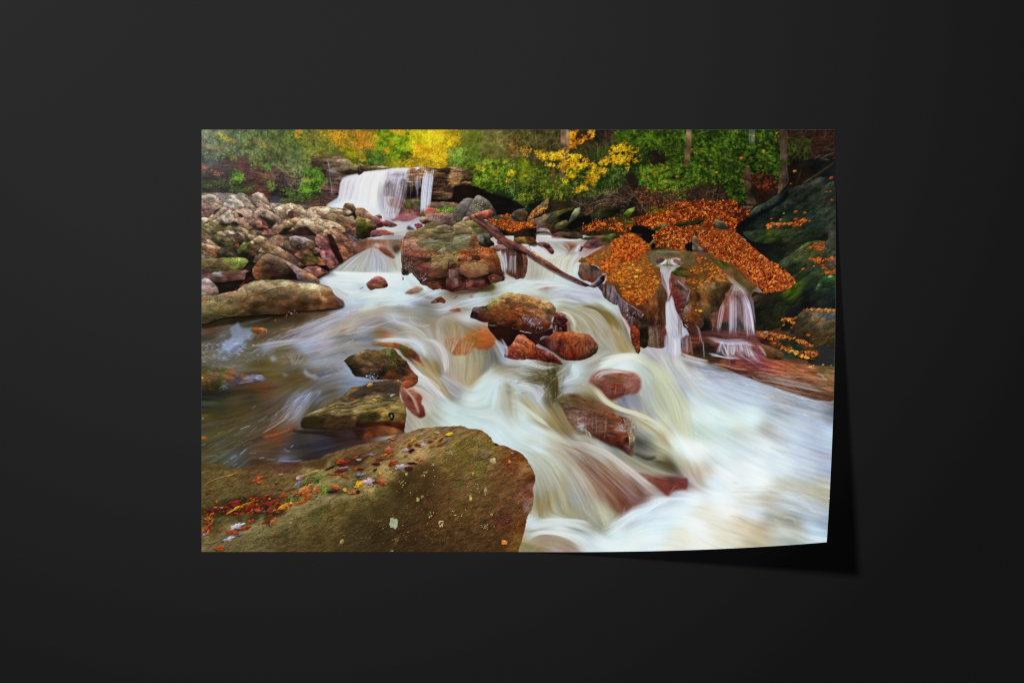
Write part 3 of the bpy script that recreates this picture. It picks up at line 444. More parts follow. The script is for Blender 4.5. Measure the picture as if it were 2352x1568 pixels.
    G('A1', '1300,330 1500,330 1620,560 1560,640 1400,640 1280,560', 420, '4a6038 6c8858 84a070', L=(4, 9), asp=(.15, .3), ang=(20, 80))
    G('A1', '1690,50 2400,50 2400,540 2250,520 2150,400 2050,330 1850,180 1700,100', 900, '5a6018 8a8018 b08818 d89818 f0a820', L=(3, 7), clump=12, cl=.9)
    G('A1', '1880,60 2080,60 2120,150 2030,240 1900,150', 220, 'c07c10 e09c18 f4b420', L=(3, 6))
    G('A1', '1400,60 1470,60 1440,140 1400,160', 40, 'c88018 e0a020')
    G('A1', '2130,60 2400,60 2400,330 2250,300 2240,200 2280,130 2150,110', 260, 'a86020 d88020 e89828', L=(3, 6))
    G('A1', '2050,330 2200,330 2360,400 2360,540 2200,520 2100,420', 420, '5a6a14 8c9a14 b0b418 d8c420', L=(3, 6))
    G('A1', '2150,470 2360,500 2360,560 2250,540', 120, '3a4a18 5a6a1c')
    G('A1', '490,640 600,640 660,760 560,820 480,780', 260, '2c4a1c 4a7a24 68a034 80b044', L=(3, 7))
    G('A1', '60,810 250,800 400,810 560,880 700,850 780,840 800,880 650,950 520,950 400,860 200,850 100,880', 420, '32482a 48682c 5c8034', L=(2, 5), ang=(0, 60))
    G('A1', '1000,800 1080,800 1110,860 1060,920 1010,890', 120, '44602a 608030 7c9a40')
    G('A1', '1200,880 1400,930 1600,980 1820,990 1700,1030 1550,1060 1400,1070 1280,980', 600, '2e4420 4c7030 648c38', L=(2, 5), ang=(0, 60))
    G('A1', '1500,800 1700,770 1760,880 1680,960 1450,910', 380, '2e5018 4f8a26 70ac34 84bc40', L=(3, 7))
    G('A1', '1490,620 1740,610 1800,740 1890,790 1740,810 1600,700 1500,690', 380, '2e5018 4f8226 6ca434', L=(3, 7))
    G('A1', '1500,740 1600,740 1600,790 1500,790', 60, '6a8a30 90a840')
    G('A1', '1170,1050 1390,1050 1360,1120 1200,1110', 160, '3a4a24 58702c 7a8a3c', L=(2, 5))
    G('A1', '950,540 1040,540 1040,620 960,610', 60, '4a8030 68a040')
    G('A1', '450,380 560,440 560,500 480,490', 60, '5a7030 7a8a3c')
    twigs('A1', '700,380 1500,380 1500,780 1000,780 850,480', 60, '6a5c50 9a9084 b8aca0', L=(15, 50), w=(.4, .8), ang=(20, 110), curl=1.2, a=1)
    twigs('A1', '700,50 2300,50 2300,350 700,350', 60, '7a6a58 a89a84', L=(10, 40), w=(.4, .7), ang=(20, 80))
    twigs('A1', '1200,560 1500,540 1500,790 1250,790', 26, '9a8c80 bcb0a4', L=(15, 45), w=(.4, .8), ang=(0, 70), curl=1)
    lines('A1', '''690,435 800,410 870,340 | .9 | 9c948c
2140,385 2050,400 1900,450 | 2 | 5a4036
2140,385 2060,420 1980,440 | 1.2 | 8a6c5c
1940,450 1980,430 | .8 | b0a4a0
2030,470 2050,430 | .8 | b0a4a0
1620,450 1700,440 1860,455 | 1.4 | 4a2c28
1560,500 1620,455 1700,450 | 1 | 8a786c
1220,720 1350,770 1490,770 | 1 | a89c94
1280,750 1300,830 1380,890 | .8 | 8a7c80
900,60 880,120 | .8 | a09884
980,60 985,180 | .8 | a09884
450,700 470,850 | .8 | 6c6868
620,440 500,330 | .6 | 8a8878''')
    # small side fall
    lines('A1', '''1862,480 1880,600 1895,720 1915,860 1930,1000 | 1.8 | a4a4c0 | .9
1885,480 1900,580 1925,720 1940,900 | 1.2 | 9c94a8 | .6
1862,480 1890,620 | 1.5 | c0c4dc | .6
1965,500 1985,620 | 1.2 | 9c8c90 | .5''')
    # foliage, middle
    G('A2', '640,40 1470,40 1400,300 1300,400 1290,590 640,590 700,440 740,300', 2600, '8a7a18 b89414 dca414 f4bc18 f8d420', L=(3, 7), clump=13, cl=.9)
    G('A2', '700,260 1000,190 1120,350 1180,420 900,430 740,420', 200, 'c87c18 e88a18 f4a420', L=(3, 6))
    G('A2', '640,40 1120,40 1020,190 760,260 700,200', 700, '98a010 b4c414 d0d820 ecec40', L=(3, 8), ang=(100, 160))
    G('A2', '1020,60 1220,60 1200,230 1050,330 1000,220', 420, 'd8b418 f0d028 f4e040', L=(3, 7), ang=(100, 170))
    G('A2', '930,420 1290,380 1290,480 1100,500', 260, 'e0a814 f8c418 f8d830')
    G('A2', '200,50 660,50 760,300 730,440 620,480 600,590 420,580 300,500 200,300', 1900, '2c560f 447814 619a18 86b41c a0c828', L=(4, 11), asp=(.15, .35), ang=(110, 165), clump=9)
    G('A2', '600,380 760,380 740,450 620,520', 160, '1c3010 2c4a14 3f6a1a')
    G('A2', '0,40 230,40 250,340 160,340 60,330 0,460', 620, '6a5420 a06c1c cc8420 e89a24', L=(3, 6), cl=.9)
    G('A2', '440,50 640,50 660,110 560,100', 120, 'c89018 e8a020')
    G('A2', '430,230 500,230 510,270 450,270', 24, 'd08820'); G('A2', '330,300 420,330 420,390 350,370', 30, 'd88018 b87818')
    G('A2', '0,350 230,350 400,380 470,560 100,560 0,520', 900, '1e3a1a 2f5424 46743a 6a9850', L=(3, 7), asp=(.3, .5))
    G('A2', '0,350 100,380 90,500 0,470', 140, '8a8020 c09820')
    G('A2', '400,480 600,500 600,600 450,590', 300, '6a7a1c 8a9028 a8a430', L=(3, 6))
    G('A2', '610,500 700,460 930,470 1200,540 1290,590 620,592', 520, '7a7420 a08c24 c0a028 8a6c28', L=(2, 5), ang=(-30, 30))
    twigs('A2', '620,450 1290,450 1290,590 620,590', 50, '4a3820 6a5030', L=(10, 40), w=(.4, .8), ang=(-30, 30))
    lines('A2', '''610,590 620,500 720,465 850,462 980,490 1180,545 | 1.2 | 4a3424
640,560 720,500 830,470 | .8 | 4a3c24
170,240 200,100 215,60 | 1.6 | 6a4c28
60,330 110,100 60,50 | 2.2 | 6a4a2c
150,330 190,170 | 1 | 5a4420''')
    lines('A2', '\n'.join(f'{240+i*22},{70+i*14} {330+i*26},{190+i*18} | .7 | 2c4410 | .8' for i in range(11)))
    twigs('A2', '1050,330 1350,300 1300,450 1100,430', 26, '6a4c14 8a6018', L=(10, 30), w=(.4, .7), ang=(10, 60))
    # right of the falls
    G('A2', '1420,40 2400,40 2400,450 1950,480 1650,260', 1500, '3a3420 545030 6c6840 867c52', L=(4, 11), asp=(.12, .3), ang=(100, 170), clump=12)
    G('A2', '1480,50 1720,50 1700,200 1560,260 1480,160', 300, '3a5020 547028 6a8a34')
    G('A2', '1290,330 1480,280 1680,260 1760,420 1560,640 1300,590', 1300, '22401a 3c6828 5a8c3c 86b060', L=(3, 7), asp=(.3, .5), clump=9)
    G('A2', '1330,360 1500,360 1440,560 1320,540', 280, '3c6c2c 74a850 94c070', L=(3, 7))
    G('A2', '1600,150 1760,150 1740,420 1600,400', 260, '2e4c18 4a7a20 5c9a2c')
    G('A2', '1750,220 2350,220 2200,480 1800,470', 1100, '44502e 5c6a3e 728054 888a60', L=(4, 10), asp=(.1, .22), ang=(90, 160))
    G('A2', '1560,560 1800,480 2100,480 2360,520 2360,700 2200,900 2100,880 1960,960 1860,900 1660,900 1600,700', 2700, '16260e 2f4c16 4e7a20 72a42c 98c040', L=(4, 8), asp=(.25, .45), clump=8, cl=.85)
    G('A2', '1700,560 1800,560 1800,640 1700,620', 40, 'c0b020 d8c030'); G('A2', '2130,640 2240,640 2240,720 2150,700', 60, 'c8b020 e0c830'); G('A2', '2100,760 2240,770 2230,810 2120,800', 50, 'd89020 e8b028'); G('A2', '1880,650 2000,640 2000,700', 30, 'a8a830')
    G('A2', '2060,860 2352,700 2352,1150 2250,1080 2180,960', 700, '1c3418 36562a 56803e 7c9c58', L=(4, 8), asp=(.25, .4))
    G('A2', '2150,180 2352,150 2352,480 2150,420', 260, '2a1814 4a2c1c 8a5020 c07820', L=(3, 6), dens=.45)
    twigs('A2', '1400,60 2352,60 2352,480 1700,480', 110, '5c4c38 8a7a60 a89878', L=(12, 50), w=(.4, .9), ang=(130, 175), curl=.6)
    twigs('A2', '1660,500 2352,500 2352,1000 2000,900', 60, '5c4434 7a5c44', L=(8, 30), w=(.4, .8), ang=(60, 130), curl=1)
    lines('A2', '''1740,230 1950,240 2100,160 2250,70 | 1 | a08c70
1560,60 1560,200 | .7 | 9c8c70
1500,100 1620,170 | .7 | 9c8c70''')
    # foliage right (A3, A4)
    G('A3', '0,50 600,50 600,350 0,320', 1500, '1c2012 323a1e 4c5430 6a6a42', L=(3, 8), asp=(.15, .35), ang=(0, 180), clump=9)
    twigs('A3', '0,50 600,50 600,450 0,450', 130, '5c4c38 84745c a8967c', L=(12, 45), w=(.4, .9), ang=(30, 150), curl=.9)
    lines('A3', '''390,60 400,200 385,340 | 4.5 | 5c5236 | .8
235,60 250,200 270,330 | 1.4 | 84745c
430,310 500,255 600,240 | 1.3 | a0805c
0,150 60,200 200,250 | 1.2 | 8c7c60''')
    G('A3', '720,330 1500,200 1600,500 1200,560 900,460', 800, '1c2412 344020 4c5c2c 5a6a34', L=(3, 7), asp=(.2, .4), ang=(0, 180))
    G('A3', '1060,360 1320,300 1300,470 1080,470', 260, '2e4c20 4a7230', L=(3, 6))
    twigs('A3', '720,80 1450,80 1450,450 800,450', 110, '4c3c2c 705a42 8c7454', L=(12, 45), w=(.4, .9), ang=(20, 160), curl=1)
    G('A3', '720,80 850,60 980,50 1100,60 1060,160 1000,190 900,250 760,310 705,260', 420, '8a4c14 c07418 d89020 e8a828', L=(4, 8), asp=(.3, .6), ang=(-20, 40), dens=.42)
    lines('A3', '''1130,240 1135,440 | .9 | 9c8c6c
1240,70 1250,160 | 3 | 6a4430
1410,50 1425,250 | 4.5 | 6e4c38
1340,100 1335,250 | 1.6 | 7a5840
1870,60 1850,200 | 4 | 6c4c34 | .7''')
    G('A3', '1450,60 2360,60 2360,520 2250,540 2000,340 1700,360 1600,280 1450,210', 3000, '16280c 26440f 38661a 54862a 6c9c34', L=(4, 9), asp=(.2, .4), ang=(-30, 80), clump=9)
    G('A3', '1340,180 1560,60 1640,60 1480,230', 200, '2c4c14 44721c')
    G('A3', '1750,400 2000,350 2352,360 2352,500 2100,620 1900,620 1760,520', 420, '100f0e 201814 341e18 24301a', L=(3, 8), asp=(.2, .4))
    G('A3', '1600,300 1760,300 1900,450 1850,560 1700,560', 420, '1c3414 30561c 46742a', L=(5, 10), asp=(.15, .3), ang=(30, 130))
    G('A3', '1700,620 1950,560 2200,540 2352,500 2352,1010 2200,960 1900,900 1750,820', 2200, '14280e 284c16 3f701e 5c922e 74a83c', L=(5, 10), asp=(.25, .45), ang=(-30, 90), clump=8)
    G('A3', '1800,600 2352,600 2352,980 1850,880', 60, 'b85c1c d87c24', L=(3, 7))
    G('A3', '0,470 60,480 250,520 480,620 600,740 900,800 850,900 750,1000 600,1060 300,1010 0,1150', 3400, '1c3012 34501a 4e6e24 6c8c34 88a040', L=(3, 7), asp=(.25, .45), clump=8)
    G('A3', '0,480 120,500 160,700 0,800', 400, '486c1c 6c9428 94b438', L=(3, 7))
    G('A3', '640,600 1100,560 1500,560 1700,620 1500,700 1450,900 1200,980 800,1020 620,900', 2200, '162c12 28481c 3c682a 587e38 6c9048', L=(4, 9), asp=(.2, .4), ang=(10, 120), clump=9)
    G('A3', '700,640 830,640 820,720 700,720', 160, '2e7018 4c9a24')
    # trunk behind the yellow branch
    rock('A3', '608,40 716,40 716,420 680,460 665,600 660,730 604,740 600,400', '640,100,6a4c40 690,100,a08060 640,300,644a3c 690,250,94745a 640,420,6c4c3c 640,600,7a6054 630,700,6a5048', amp=.5, sc=5, ang=90, stretch=5, vol=0, rough=.8)
    lines('A3', '672,50 668,300 670,420 | 1.2 | 3c2a22')
    rock('A3', '480,600 530,640 530,760 490,760', '500,700,64402c', amp=.5, sc=4, ang=90)
    Y = '9c6c10 c88c10 e4a814 f0bc1c f4cc40'
    kw = dict(L=(3, 6.5), asp=(.3, .5), ang=(-40, 30), dens=.4, fold=.25, ed=3.)
    G('A3', '240,360 350,350 460,360 700,340 730,400 890,420 900,450 880,500 820,470 1000,460 990,500 880,560 820,640 700,560 640,590 560,600 380,550 340,480 260,440', 950, Y, **kw)
    G('A3', '0,310 160,320 230,370 130,360 0,340', 60, 'a86c18 d08820', **kw)
    G('A3', '60,410 140,400 130,430', 12, 'd0a020')
    G('A3', '710,420 900,420 890,540 800,590 700,540', 240, Y, **kw)
    G('A3', '860,600 960,510 1010,530 1080,520 1000,560 870,620', 120, Y, **kw)
    G('A3', '600,630 700,570 760,610 700,660 620,660', 110, Y, **kw)
    G('A3', '690,700 820,650 900,700 860,740 760,740', 120, Y, **kw)
    G('A3', '600,800 640,770 705,790 640,830', 46, 'b0a010 d8c020 f0d838', **kw)
    kw = dict(L=(3, 6.5), asp=(.28, .45), ang=(-50, 0), dens=.37, fold=.25, ed=3.)
    G('A3', '940,700 1040,620 1040,570 1150,520 1250,450 1400,390 1500,320 1640,300 1740,340 1650,390 1640,440 1600,500 1480,540 1340,550 1280,620 1240,690 1150,700 1040,760 980,760', 1000, Y, **kw)
    G('A3', '1290,390 1320,340 1290,300 1420,270 1570,225 1560,250 1480,290 1620,280 1640,310 1450,350 1380,390', 280, Y, **kw)
    G('A3', '1640,500 1700,470 1760,430 1750,460 1700,520', 46, Y, **kw)
    G('A3', '1540,590 1570,590 1560,640', 12, Y)
    G('A3', '1550,540 1590,540 1570,560', 10, Y)
    G('A3', '940,820 1000,760 1160,700 1130,760 1090,840 1030,840 1000,790 960,860', 170, Y, **kw)
    G('A3', '780,950 850,870 950,850 960,900 880,920 820,970', 130, Y, **kw)
    G('A3', '940,910 1010,890 980,920', 16, Y)
    lines('A3', '''230,375 400,370 560,400 | .7 | 6a4820
700,480 900,530 1080,580 | .8 | 7a4a18
1060,600 1300,480 1560,390 1740,340 | .7 | 8a5810
1180,640 1260,620 | .8 | 8a5030
1350,680 1460,720 1520,760 1600,900 1700,1030 1780,1160 1850,1260 | 2.6 | 5a4628
1700,1030 1780,1160 1850,1260 | 1.6 | 8a7048''')
    # twiggy bank
    for k in range(2):
        twigs('A3', '700,950 1100,880 1300,880 1700,900 2352,960 2352,1120 1900,1160 1500,1250 1000,1300 700,1150', 150, '4a342a 7a5c4c a08474', L=(10, 55), w=(.4, 1.0), ang=(-50, 50), curl=1.3)
    G('A3', '1600,880 2000,900 2300,980 2200,1120 1800,1130 1650,1020', 500, '2a1810 4c2a1c 7a4628 9a5a34', L=(3, 6), dens=.45)
    G('A3', '880,1100 1400,1050 1500,1250 1000,1280', 260, '2a2c14 4a3c1c 7a4828', L=(3, 6), dens=.5)
    lines('A3', '''970,1150 1150,1070 1300,1045 1440,1050 | 1.2 | 9c7868
790,1080 900,1110 1000,1115 | 1.2 | 94706c
1090,1170 1150,1120 1300,1100 1360,1110 | 1 | 94706c
1230,1320 1250,1240 1380,1100 1390,1020 | 1.2 | 7a6248
1060,1070 1200,960 1380,935 | 1.1 | 8c7058
870,1010 875,1250 | .8 | 6a5848
1060,1360 1040,1260 1000,1200 | 1 | 5c544c
1440,1150 1520,1170 1600,1260 | 1.2 | 5c3834''')
    # bank rocks
    kk = dict(vol=.3, hue=.09, amp=.7)
    rock('A3', '110,1370 180,1240 260,1160 420,1030 430,1060 400,1160 250,1290 130,1360', '180,1280,6a5038 300,1150,70603c 250,1230,5a4028 160,1330,6a6444', ang=-40, **kk)
    lines('A3', '''420,1040 410,1100 390,1150 300,1165 | 2.2 | 7a5c44
0,1260 60,1170 150,1190 | 1 | 6a5848''')
    G('A3', '200,1240 400,1160 380,1200 150,1340', 110, '7a4424 a86834 c88848')
    rock('A3', '0,1260 110,1230 130,1300 110,1380 0,1390', '60,1280,4a3c2a 60,1350,241c16', **kk)
    rock('A3', '100,1380 300,1300 420,1255 700,1180 800,1170 700,1230 560,1300 560,1400 520,1480 400,1500 240,1510 200,1440', '200,1380,6a5444 350,1320,6c5a44 480,1330,40402a 640,1230,52521f 300,1420,80645c 420,1440,4a3c24 520,1420,3c3c20 270,1480,8c7470 430,1490,7c3c2c 220,1420,74403a 700,1200,4c4a24', ang=-20, **kk)
    rock('A3', '575,1320 650,1250 770,1205 760,1250 720,1350 620,1350', '660,1300,12110e', amp=.2, vol=0)
    rock('A3', '530,1420 600,1370 680,1350 720,1400 690,1450 540,1490', '620,1390,5c5a34 650,1430,403820 560,1470,4a3c30', **kk)
    rock('A3', '720,1380 760,1270 800,1200 870,1170 870,1260 800,1340 760,1400', '800,1250,5e6448 830,1210,6c7458 770,1340,4a4830', ang=-60, **kk)
    rock('A3', '700,1420 800,1340 900,1300 1000,1280 1060,1300 1050,1370 950,1410 860,1450 760,1500 700,1470', '850,1380,100f0e', amp=.2, vol=0)
    rock('A3', '1040,1260 1200,1220 1400,1150 1480,1180 1300,1330 1120,1380 1060,1360', '1150,1290,30301c 1300,1240,1f1f14 1200,1340,2a2418', **kk)
    rock('A3', '1480,1350 1520,1230 1650,1165 1665,1200 1620,1260 1540,1330', '1560,1240,5c7224 1620,1200,7a8c3c 1520,1310,4a6018 1500,1350,1c1c10', ang=-30, **kk)
    rock('A3', '1080,1480 1300,1370 1500,1340 1760,1290 1850,1280 2100,1180 2352,1110 2352,1568 1640,1568 1000,1568 900,1500', '1200,1400,5a3a1c 1500,1400,4a341c 1800,1330,7a3a18 2100,1250,98481c 2250,1400,a04c1c 1750,1500,20180f 1300,1480,382c18 2000,1450,4a3420 1100,1500,342a1a', vol=0, amp=.6, rough=4)
    LV = '341409 5c200c 94380f b85018 d06a20 dc8434'
    lv = dict(L=(3, 6), asp=(.35, .7), ang=(-50, 60), fold=.3, clump=7)
    G('A3', '1640,1400 1850,1290 2100,1190 2352,1120 2352,1568 2000,1568 1950,1480 1800,1420', 2100, LV, **lv)
    G('A3', '1200,1330 1500,1300 1660,1340 1640,1440 1300,1480 1100,1440', 380, '2c3818 4a5020 8a3a18 b85a24', dens=.45, **lv)
    G('A3', '940,1440 1040,1400 1200,1380 1280,1390 1180,1450 1050,1480 960,1500', 320, LV, **lv)
    G('A3', '1260,1420 1620,1380 1700,1480 1500,1520 1350,1480', 300, LV, dens=.45, **lv)
    G('A3', '1850,1180 2200,1120 2250,1160 1950,1260', 150, '4a5a1c 6a7024', dens=.4, **lv)
    rock('A3', '1500,1390 1560,1365 1630,1370 1640,1400 1560,1410', '1560,1390,44581c', **kk)
    rock('A3', '1620,1460 1680,1430 1800,1435 1890,1480 1990,1500 1990,1568 1640,1568', '1700,1480,15130f 1900,1540,100f0d', amp=.4, vol=0)
    rock('A3', '1950,1450 2050,1420 2120,1405 2130,1430 2080,1460 1970,1480', '2000,1450,2a3c20 2100,1420,6c6c4c', **kk)
    rock('A3', '2200,1410 2260,1380 2352,1390 2352,1420 2260,1430', '2280,1400,28341c', **kk)
    # ---- A4 woods
    G('A4', '0,50 1480,50 1500,700 1300,720 1100,780 980,800 700,820 400,800 0,900', 5200, '122008 22400e 34601a 4c7e26 669638', L=(5, 11), asp=(.2, .42), ang=(-20, 80), clump=10)
    G('A4', '1450,60 2270,60 2270,480 1950,460 1650,560 1500,480', 800, '1c120f 3a2018 54301f 3c4c1e', L=(3, 9), asp=(.15, .35), ang=(-60, 40), dens=.4)
    G('A4', '1600,180 1900,180 1900,480 1650,480', 320, '1c3412 2e5420 44682a', L=(5, 9), asp=(.3, .5), dens=.45)
    twigs('A4', '1600,60 2270,60 2270,480 1700,480', 110, '3c2820 6a4838 8c6c58', L=(10, 40), w=(.4, .8), ang=(-70, 20), curl=.8)
    rock('A4', '1640,560 1800,500 2280,470 2280,760 2150,750 2050,740 1900,800 1800,830 1640,760', '1700,650,1c1a16 2000,600,161818 2150,700,1c1c1c 1800,750,2a1c14', amp=.5, vol=0)
    twigs('A4', '0,50 1480,50 1480,800 0,800', 70, '2c1c10 5a4428 8a744c', L=(10, 50), w=(.4, .8), ang=(-70, 70), curl=.8)
    rock('A4', '155,40 228,40 225,200 210,420 195,540 160,580 125,560 135,300', '180,100,8c7458 210,200,806848 150,300,5c4c34 180,450,7a5c3c 150,540,54402c', amp=.45, ang=90, stretch=4, sc=5, vol=0)
    stamp(*[np.array(v) for v in zip(*[tuple(cv('A4', [[x, y]])[0]) for x, y in ((178, 80), (165, 215), (162, 245), (165, 145))])], np.full(4, 2.2), np.full(4, 2.), np.zeros(4), np.tile(hexc('3a3048'), (4, 1)))
    rock('A4', '1055,50 1135,50 1140,200 1130,290 1060,290', '1090,100,6c7058 1090,200,5c6c58 1090,280,3c4824', amp=.5, ang=90, stretch=3, vol=0, alpha=.8)
    rock('A4', '980,620 1075,640 1090,800 1110,1000 1160,1120 1060,1120 1000,1090 980,900', '1030,700,4c3828 1030,850,54402e 1020,1000,3c3420 1080,1080,44362a 1100,950,2c2018', amp=.6, ang=90, stretch=4, sc=5, vol=0)
    rock('A4', '1490,60 1600,60 1595,160 1600,400 1605,600 1620,800 1560,880 1480,970 1468,940 1480,700 1500,400', '1540,100,4a3c2c 1550,300,504034 1540,500,5a4438 1510,700,564638 1570,750,382c20 1500,900,5a4634', amp=.55, ang=90, stretch=4, sc=5, vol=0)
    G('A4', '1490,480 1620,480 1620,560 1490,560', 50, '243c1c 3c5c2c', L=(4, 8))
    twigs('A4', '0,860 450,800 900,850 900,1000 700,1060 0,1120', 190, '3c2820 6a4e3e 94785f', L=(8, 42), w=(.4, .9), ang=(0, 180), curl=1.6)
    lines('A4', '''530,495 680,510 760,560 800,620 | 3.2 | 34180f
820,620 870,700 1000,760 1120,810 1190,830 | 3.6 | 2e1810
1150,840 1220,960 1280,1070 | 4 | 2c1812
1720,830 1760,740 1800,620 | 3.4 | 4a2c1c
1800,830 1900,770 2100,640 2275,520 | 4.2 | 4e4226
1830,820 1930,750 | 2 | 74603c
1190,550 1350,510 | 1 | 5a3c44
0,190 220,130 500,62 | 1.5 | 8c7450
2100,450 2180,410 2275,380 | 1.1 | 8c8070
1930,420 2100,455 2210,490 | .9 | 6c6464
2100,455 2080,470 2200,485 | .8 | 70685c
2090,340 2270,335 | .6 | 60584c
700,1060 650,1180 670,1250 | 2.2 | 1c2412
820,1130 760,1240 690,1320 | 2 | 6a4028''')
    G('A4', '1100,700 1400,700 1450,850 1400,900 1120,900 1100,780', 320, '1c120c 3a1c12 6a2c18 8a4020', L=(4, 9), dens=.45)
    G('A4', '700,870 980,850 970,1080 800,1030 740,960', 360, '16280c 2c4c18 487a26', L=(5, 10), dens=.4)
    stamp_pts('A4', '230,330,7,c06c20 270,380,8,b85c20 580,665,9,b07020 940,460,12,c06820 1120,140,8,c88028 1260,350,11,a87c20 1450,100,10,c08030 1250,635,8,a84c18 1705,645,12,c07020 1650,825,7,b05c20 20,725,10,c46c24 960,405,9,6c2c18 1210,215,8,8a5420 1320,315,6,a05020 380,360,7,a85820 1645,920,8,a05820 1730,915,9,a85820 1800,930,7,a05020')
    twigs('A4', '0,60 1480,60 1480,780 0,860', 150, '14180c 2c2c18 5c5034 7c6c48', L=(8, 40), w=(.4, .9), ang=(-80, 60), curl=.8)
    twigs('A3', '1450,60 2352,60 2352,1000 1700,900', 130, '14180c 2c2414 5c4c30 84704c', L=(8, 36), w=(.4, .9), ang=(-80, 60), curl=.8)
    twigs('A3', '0,480 600,500 1500,700 1400,1000 0,1100', 120, '1c2010 3c3420 6c5a3c 8c7454', L=(8, 34), w=(.4, .8), ang=(-60, 80), curl=.9)
    # leaf slope
    rock('A4', '0,1130 300,1070 700,1070 850,1060 900,1160 1050,1160 1100,1200 1000,1300 880,1440 900,1480 850,1568 0,1568', '300,1200,7a3416 700,1200,6a2c14 300,1500,8a4018 800,1350,5c2412 600,1400,6a2e16', vol=0, rough=4)
    G('A4', '0,1140 300,1075 700,1075 850,1065 900,1160 1050,1170 1080,1210 1000,1300 880,1440 900,1480 860,1568 0,1568', 2900, '2c120a 5c200e 903c14 bc5a1e d87c38', L=(3, 7), asp=(.35, .7), ang=(-60, 60), clump=7)
    rock('A4', '0,1400 150,1370 350,1340 420,1350 330,1410 150,1430 0,1440', '200,1390,2a3018', amp=.6)
    rock('A4', '555,1410 600,1340 700,1400 780,1500 740,1510 600,1470', '620,1400,5a5840 700,1470,30342a', amp=.6)
    rock('A4', '260,1568 290,1470 380,1440 480,1500 560,1568', '350,1480,50442c 420,1540,3a3c1c', amp=.6)
    rock('A4', '940,1160 1100,1150 1090,1190 960,1190', '1000,1165,5c3c30', amp=.4)
    # big dark boulder
    rock('A4', '870,1440 1000,1330 1130,1170 1300,1090 1400,1020 1550,930 1650,880 1780,850 1900,820 1980,760 2060,735 2150,745 2290,860 2290,1568 1040,1568 880,1530', '1000,1400,121616 1250,1250,1a2020 1500,1100,202a24 1400,1060,343c30 1700,950,282a22 2000,850,30362e 2100,1000,282c22 1800,1100,222c22 1500,1300,1e2c20 1900,1300,26342a 2150,1300,343c30 1300,1500,2e3824 1600,1500,28381e 2000,1500,203026 1180,1150,3c4438 2200,800,2c302a', amp=.85, sc=7, ang=-32, stretch=3, vol=.1, hue=.06, grain=.12)
    rock('A4', '880,1500 960,1400 1120,1290 1300,1180 1480,1080 1600,920 1620,950 1560,1080 1400,1180 1250,1270 1100,1380 1000,1450 900,1568', '1200,1300,0f1213', amp=.3, vol=0, soft=3)
    lines('A4', '''1030,1310 1100,1220 1160,1150 | .9 | 7a7458
1150,1180 1250,1110 1400,1040 | 1.6 | 4c5448 | .7
1600,960 1640,930 1680,930 | .8 | 5c6450 | .8''')
    O = '6a2c14 9a4418 c0642a d07a3c'
    G('A4', '1290,1440 1350,1400 1450,1390 1560,1400 1560,1420 1400,1430 1310,1460', 46, O, L=(6, 11), asp=(.35, .6), ang=(-50, 10))
    G('A4', '1600,1400 1700,1330 1850,1310 1860,1370 1780,1430 1650,1420', 60, O, L=(6, 11), asp=(.35, .6), ang=(-50, 10))
    stamp_pts('A4', '1720,1225,13,a85c20 1850,1240,13,9c5020 1370,1330,9,94441c 1505,1340,10,a05c28 1550,1250,7,8a7444 1570,1155,8,5c2c18 2160,940,10,6a4420 2220,935,10,7a4420 2240,1060,11,8c3c1c 2230,740,14,8a4420 1920,1360,9,8c4828 1480,1500,14,944820 1430,1545,9,8a4420 1450,1460,8,8c4c2c')

def wood_tone():
    Y, X = np.mgrid[0:PH, 0:PW].astype(np.float32)
    d = fbm(X / 30, Y / 24, 951, 3) - .5
    IMG[:] = IMG * (1 + (np.clip((300 - Y) / 60, 0, 1) * d * .6)[..., None])
    f = (np.clip((200 - Y) / 60, 0, 1) * .4)[..., None]; IMG[:] = IMG * (1 - f) + blur(IMG, 2) * f
    g = np.exp(-(((X - 680) / 260) ** 2 + ((Y - 20) / 110) ** 2))[..., None] * .22
    IMG[:] = IMG * (1 - g) + np.array([.92, .86, .22], np.float32) * g

def stamp_pts(tag, s):
    X, L, C = [], [], []
    for q in s.split():
        x, y, l, h = q.split(','); X.append(cv(tag, [[float(x), float(y)]])[0]); L.append(float(l)); C.append(hexc(h))
    X = np.array(X); L = np.array(L); n = len(L)
    stamp(X[:, 0], X[:, 1], L, L * RNG.uniform(.4, .6, n), RNG.uniform(-.6, .2, n), np.array(C), .3)
# ------------------------------------------------------------------ falls, boulders, log
def R(tag, poly, cols, **k):
    k.setdefault('amp', .6); k.setdefault('sc', 8); k.setdefault('vol', .32); k.setdefault('ang', 12); k.setdefault('crack', .07)
    rock(tag, poly, cols, **k)

def grow(p, f=1.1, warm=None):
    q = [[float(v) for v in s.split(',')] for s in p.split()]; c = np.mean(q, 0)
    return ' '.join(f'{c[0] + (x - c[0]) * f:.0f},{c[1] + (y - c[1]) * f:.0f}' for x, y in q)

def warm(s, f=(1.04, .95, .85)):
    o = []
    for t in s.split():
        h = t[-6:]; c = hexc(h); g = c.mean()
        if max(c) - min(c) < .22: c = np.clip(c * f, 0, 1)
        o.append(t[:-6] + ''.join('%02x' % int(255 * v) for v in c))
    return ' '.join(o)

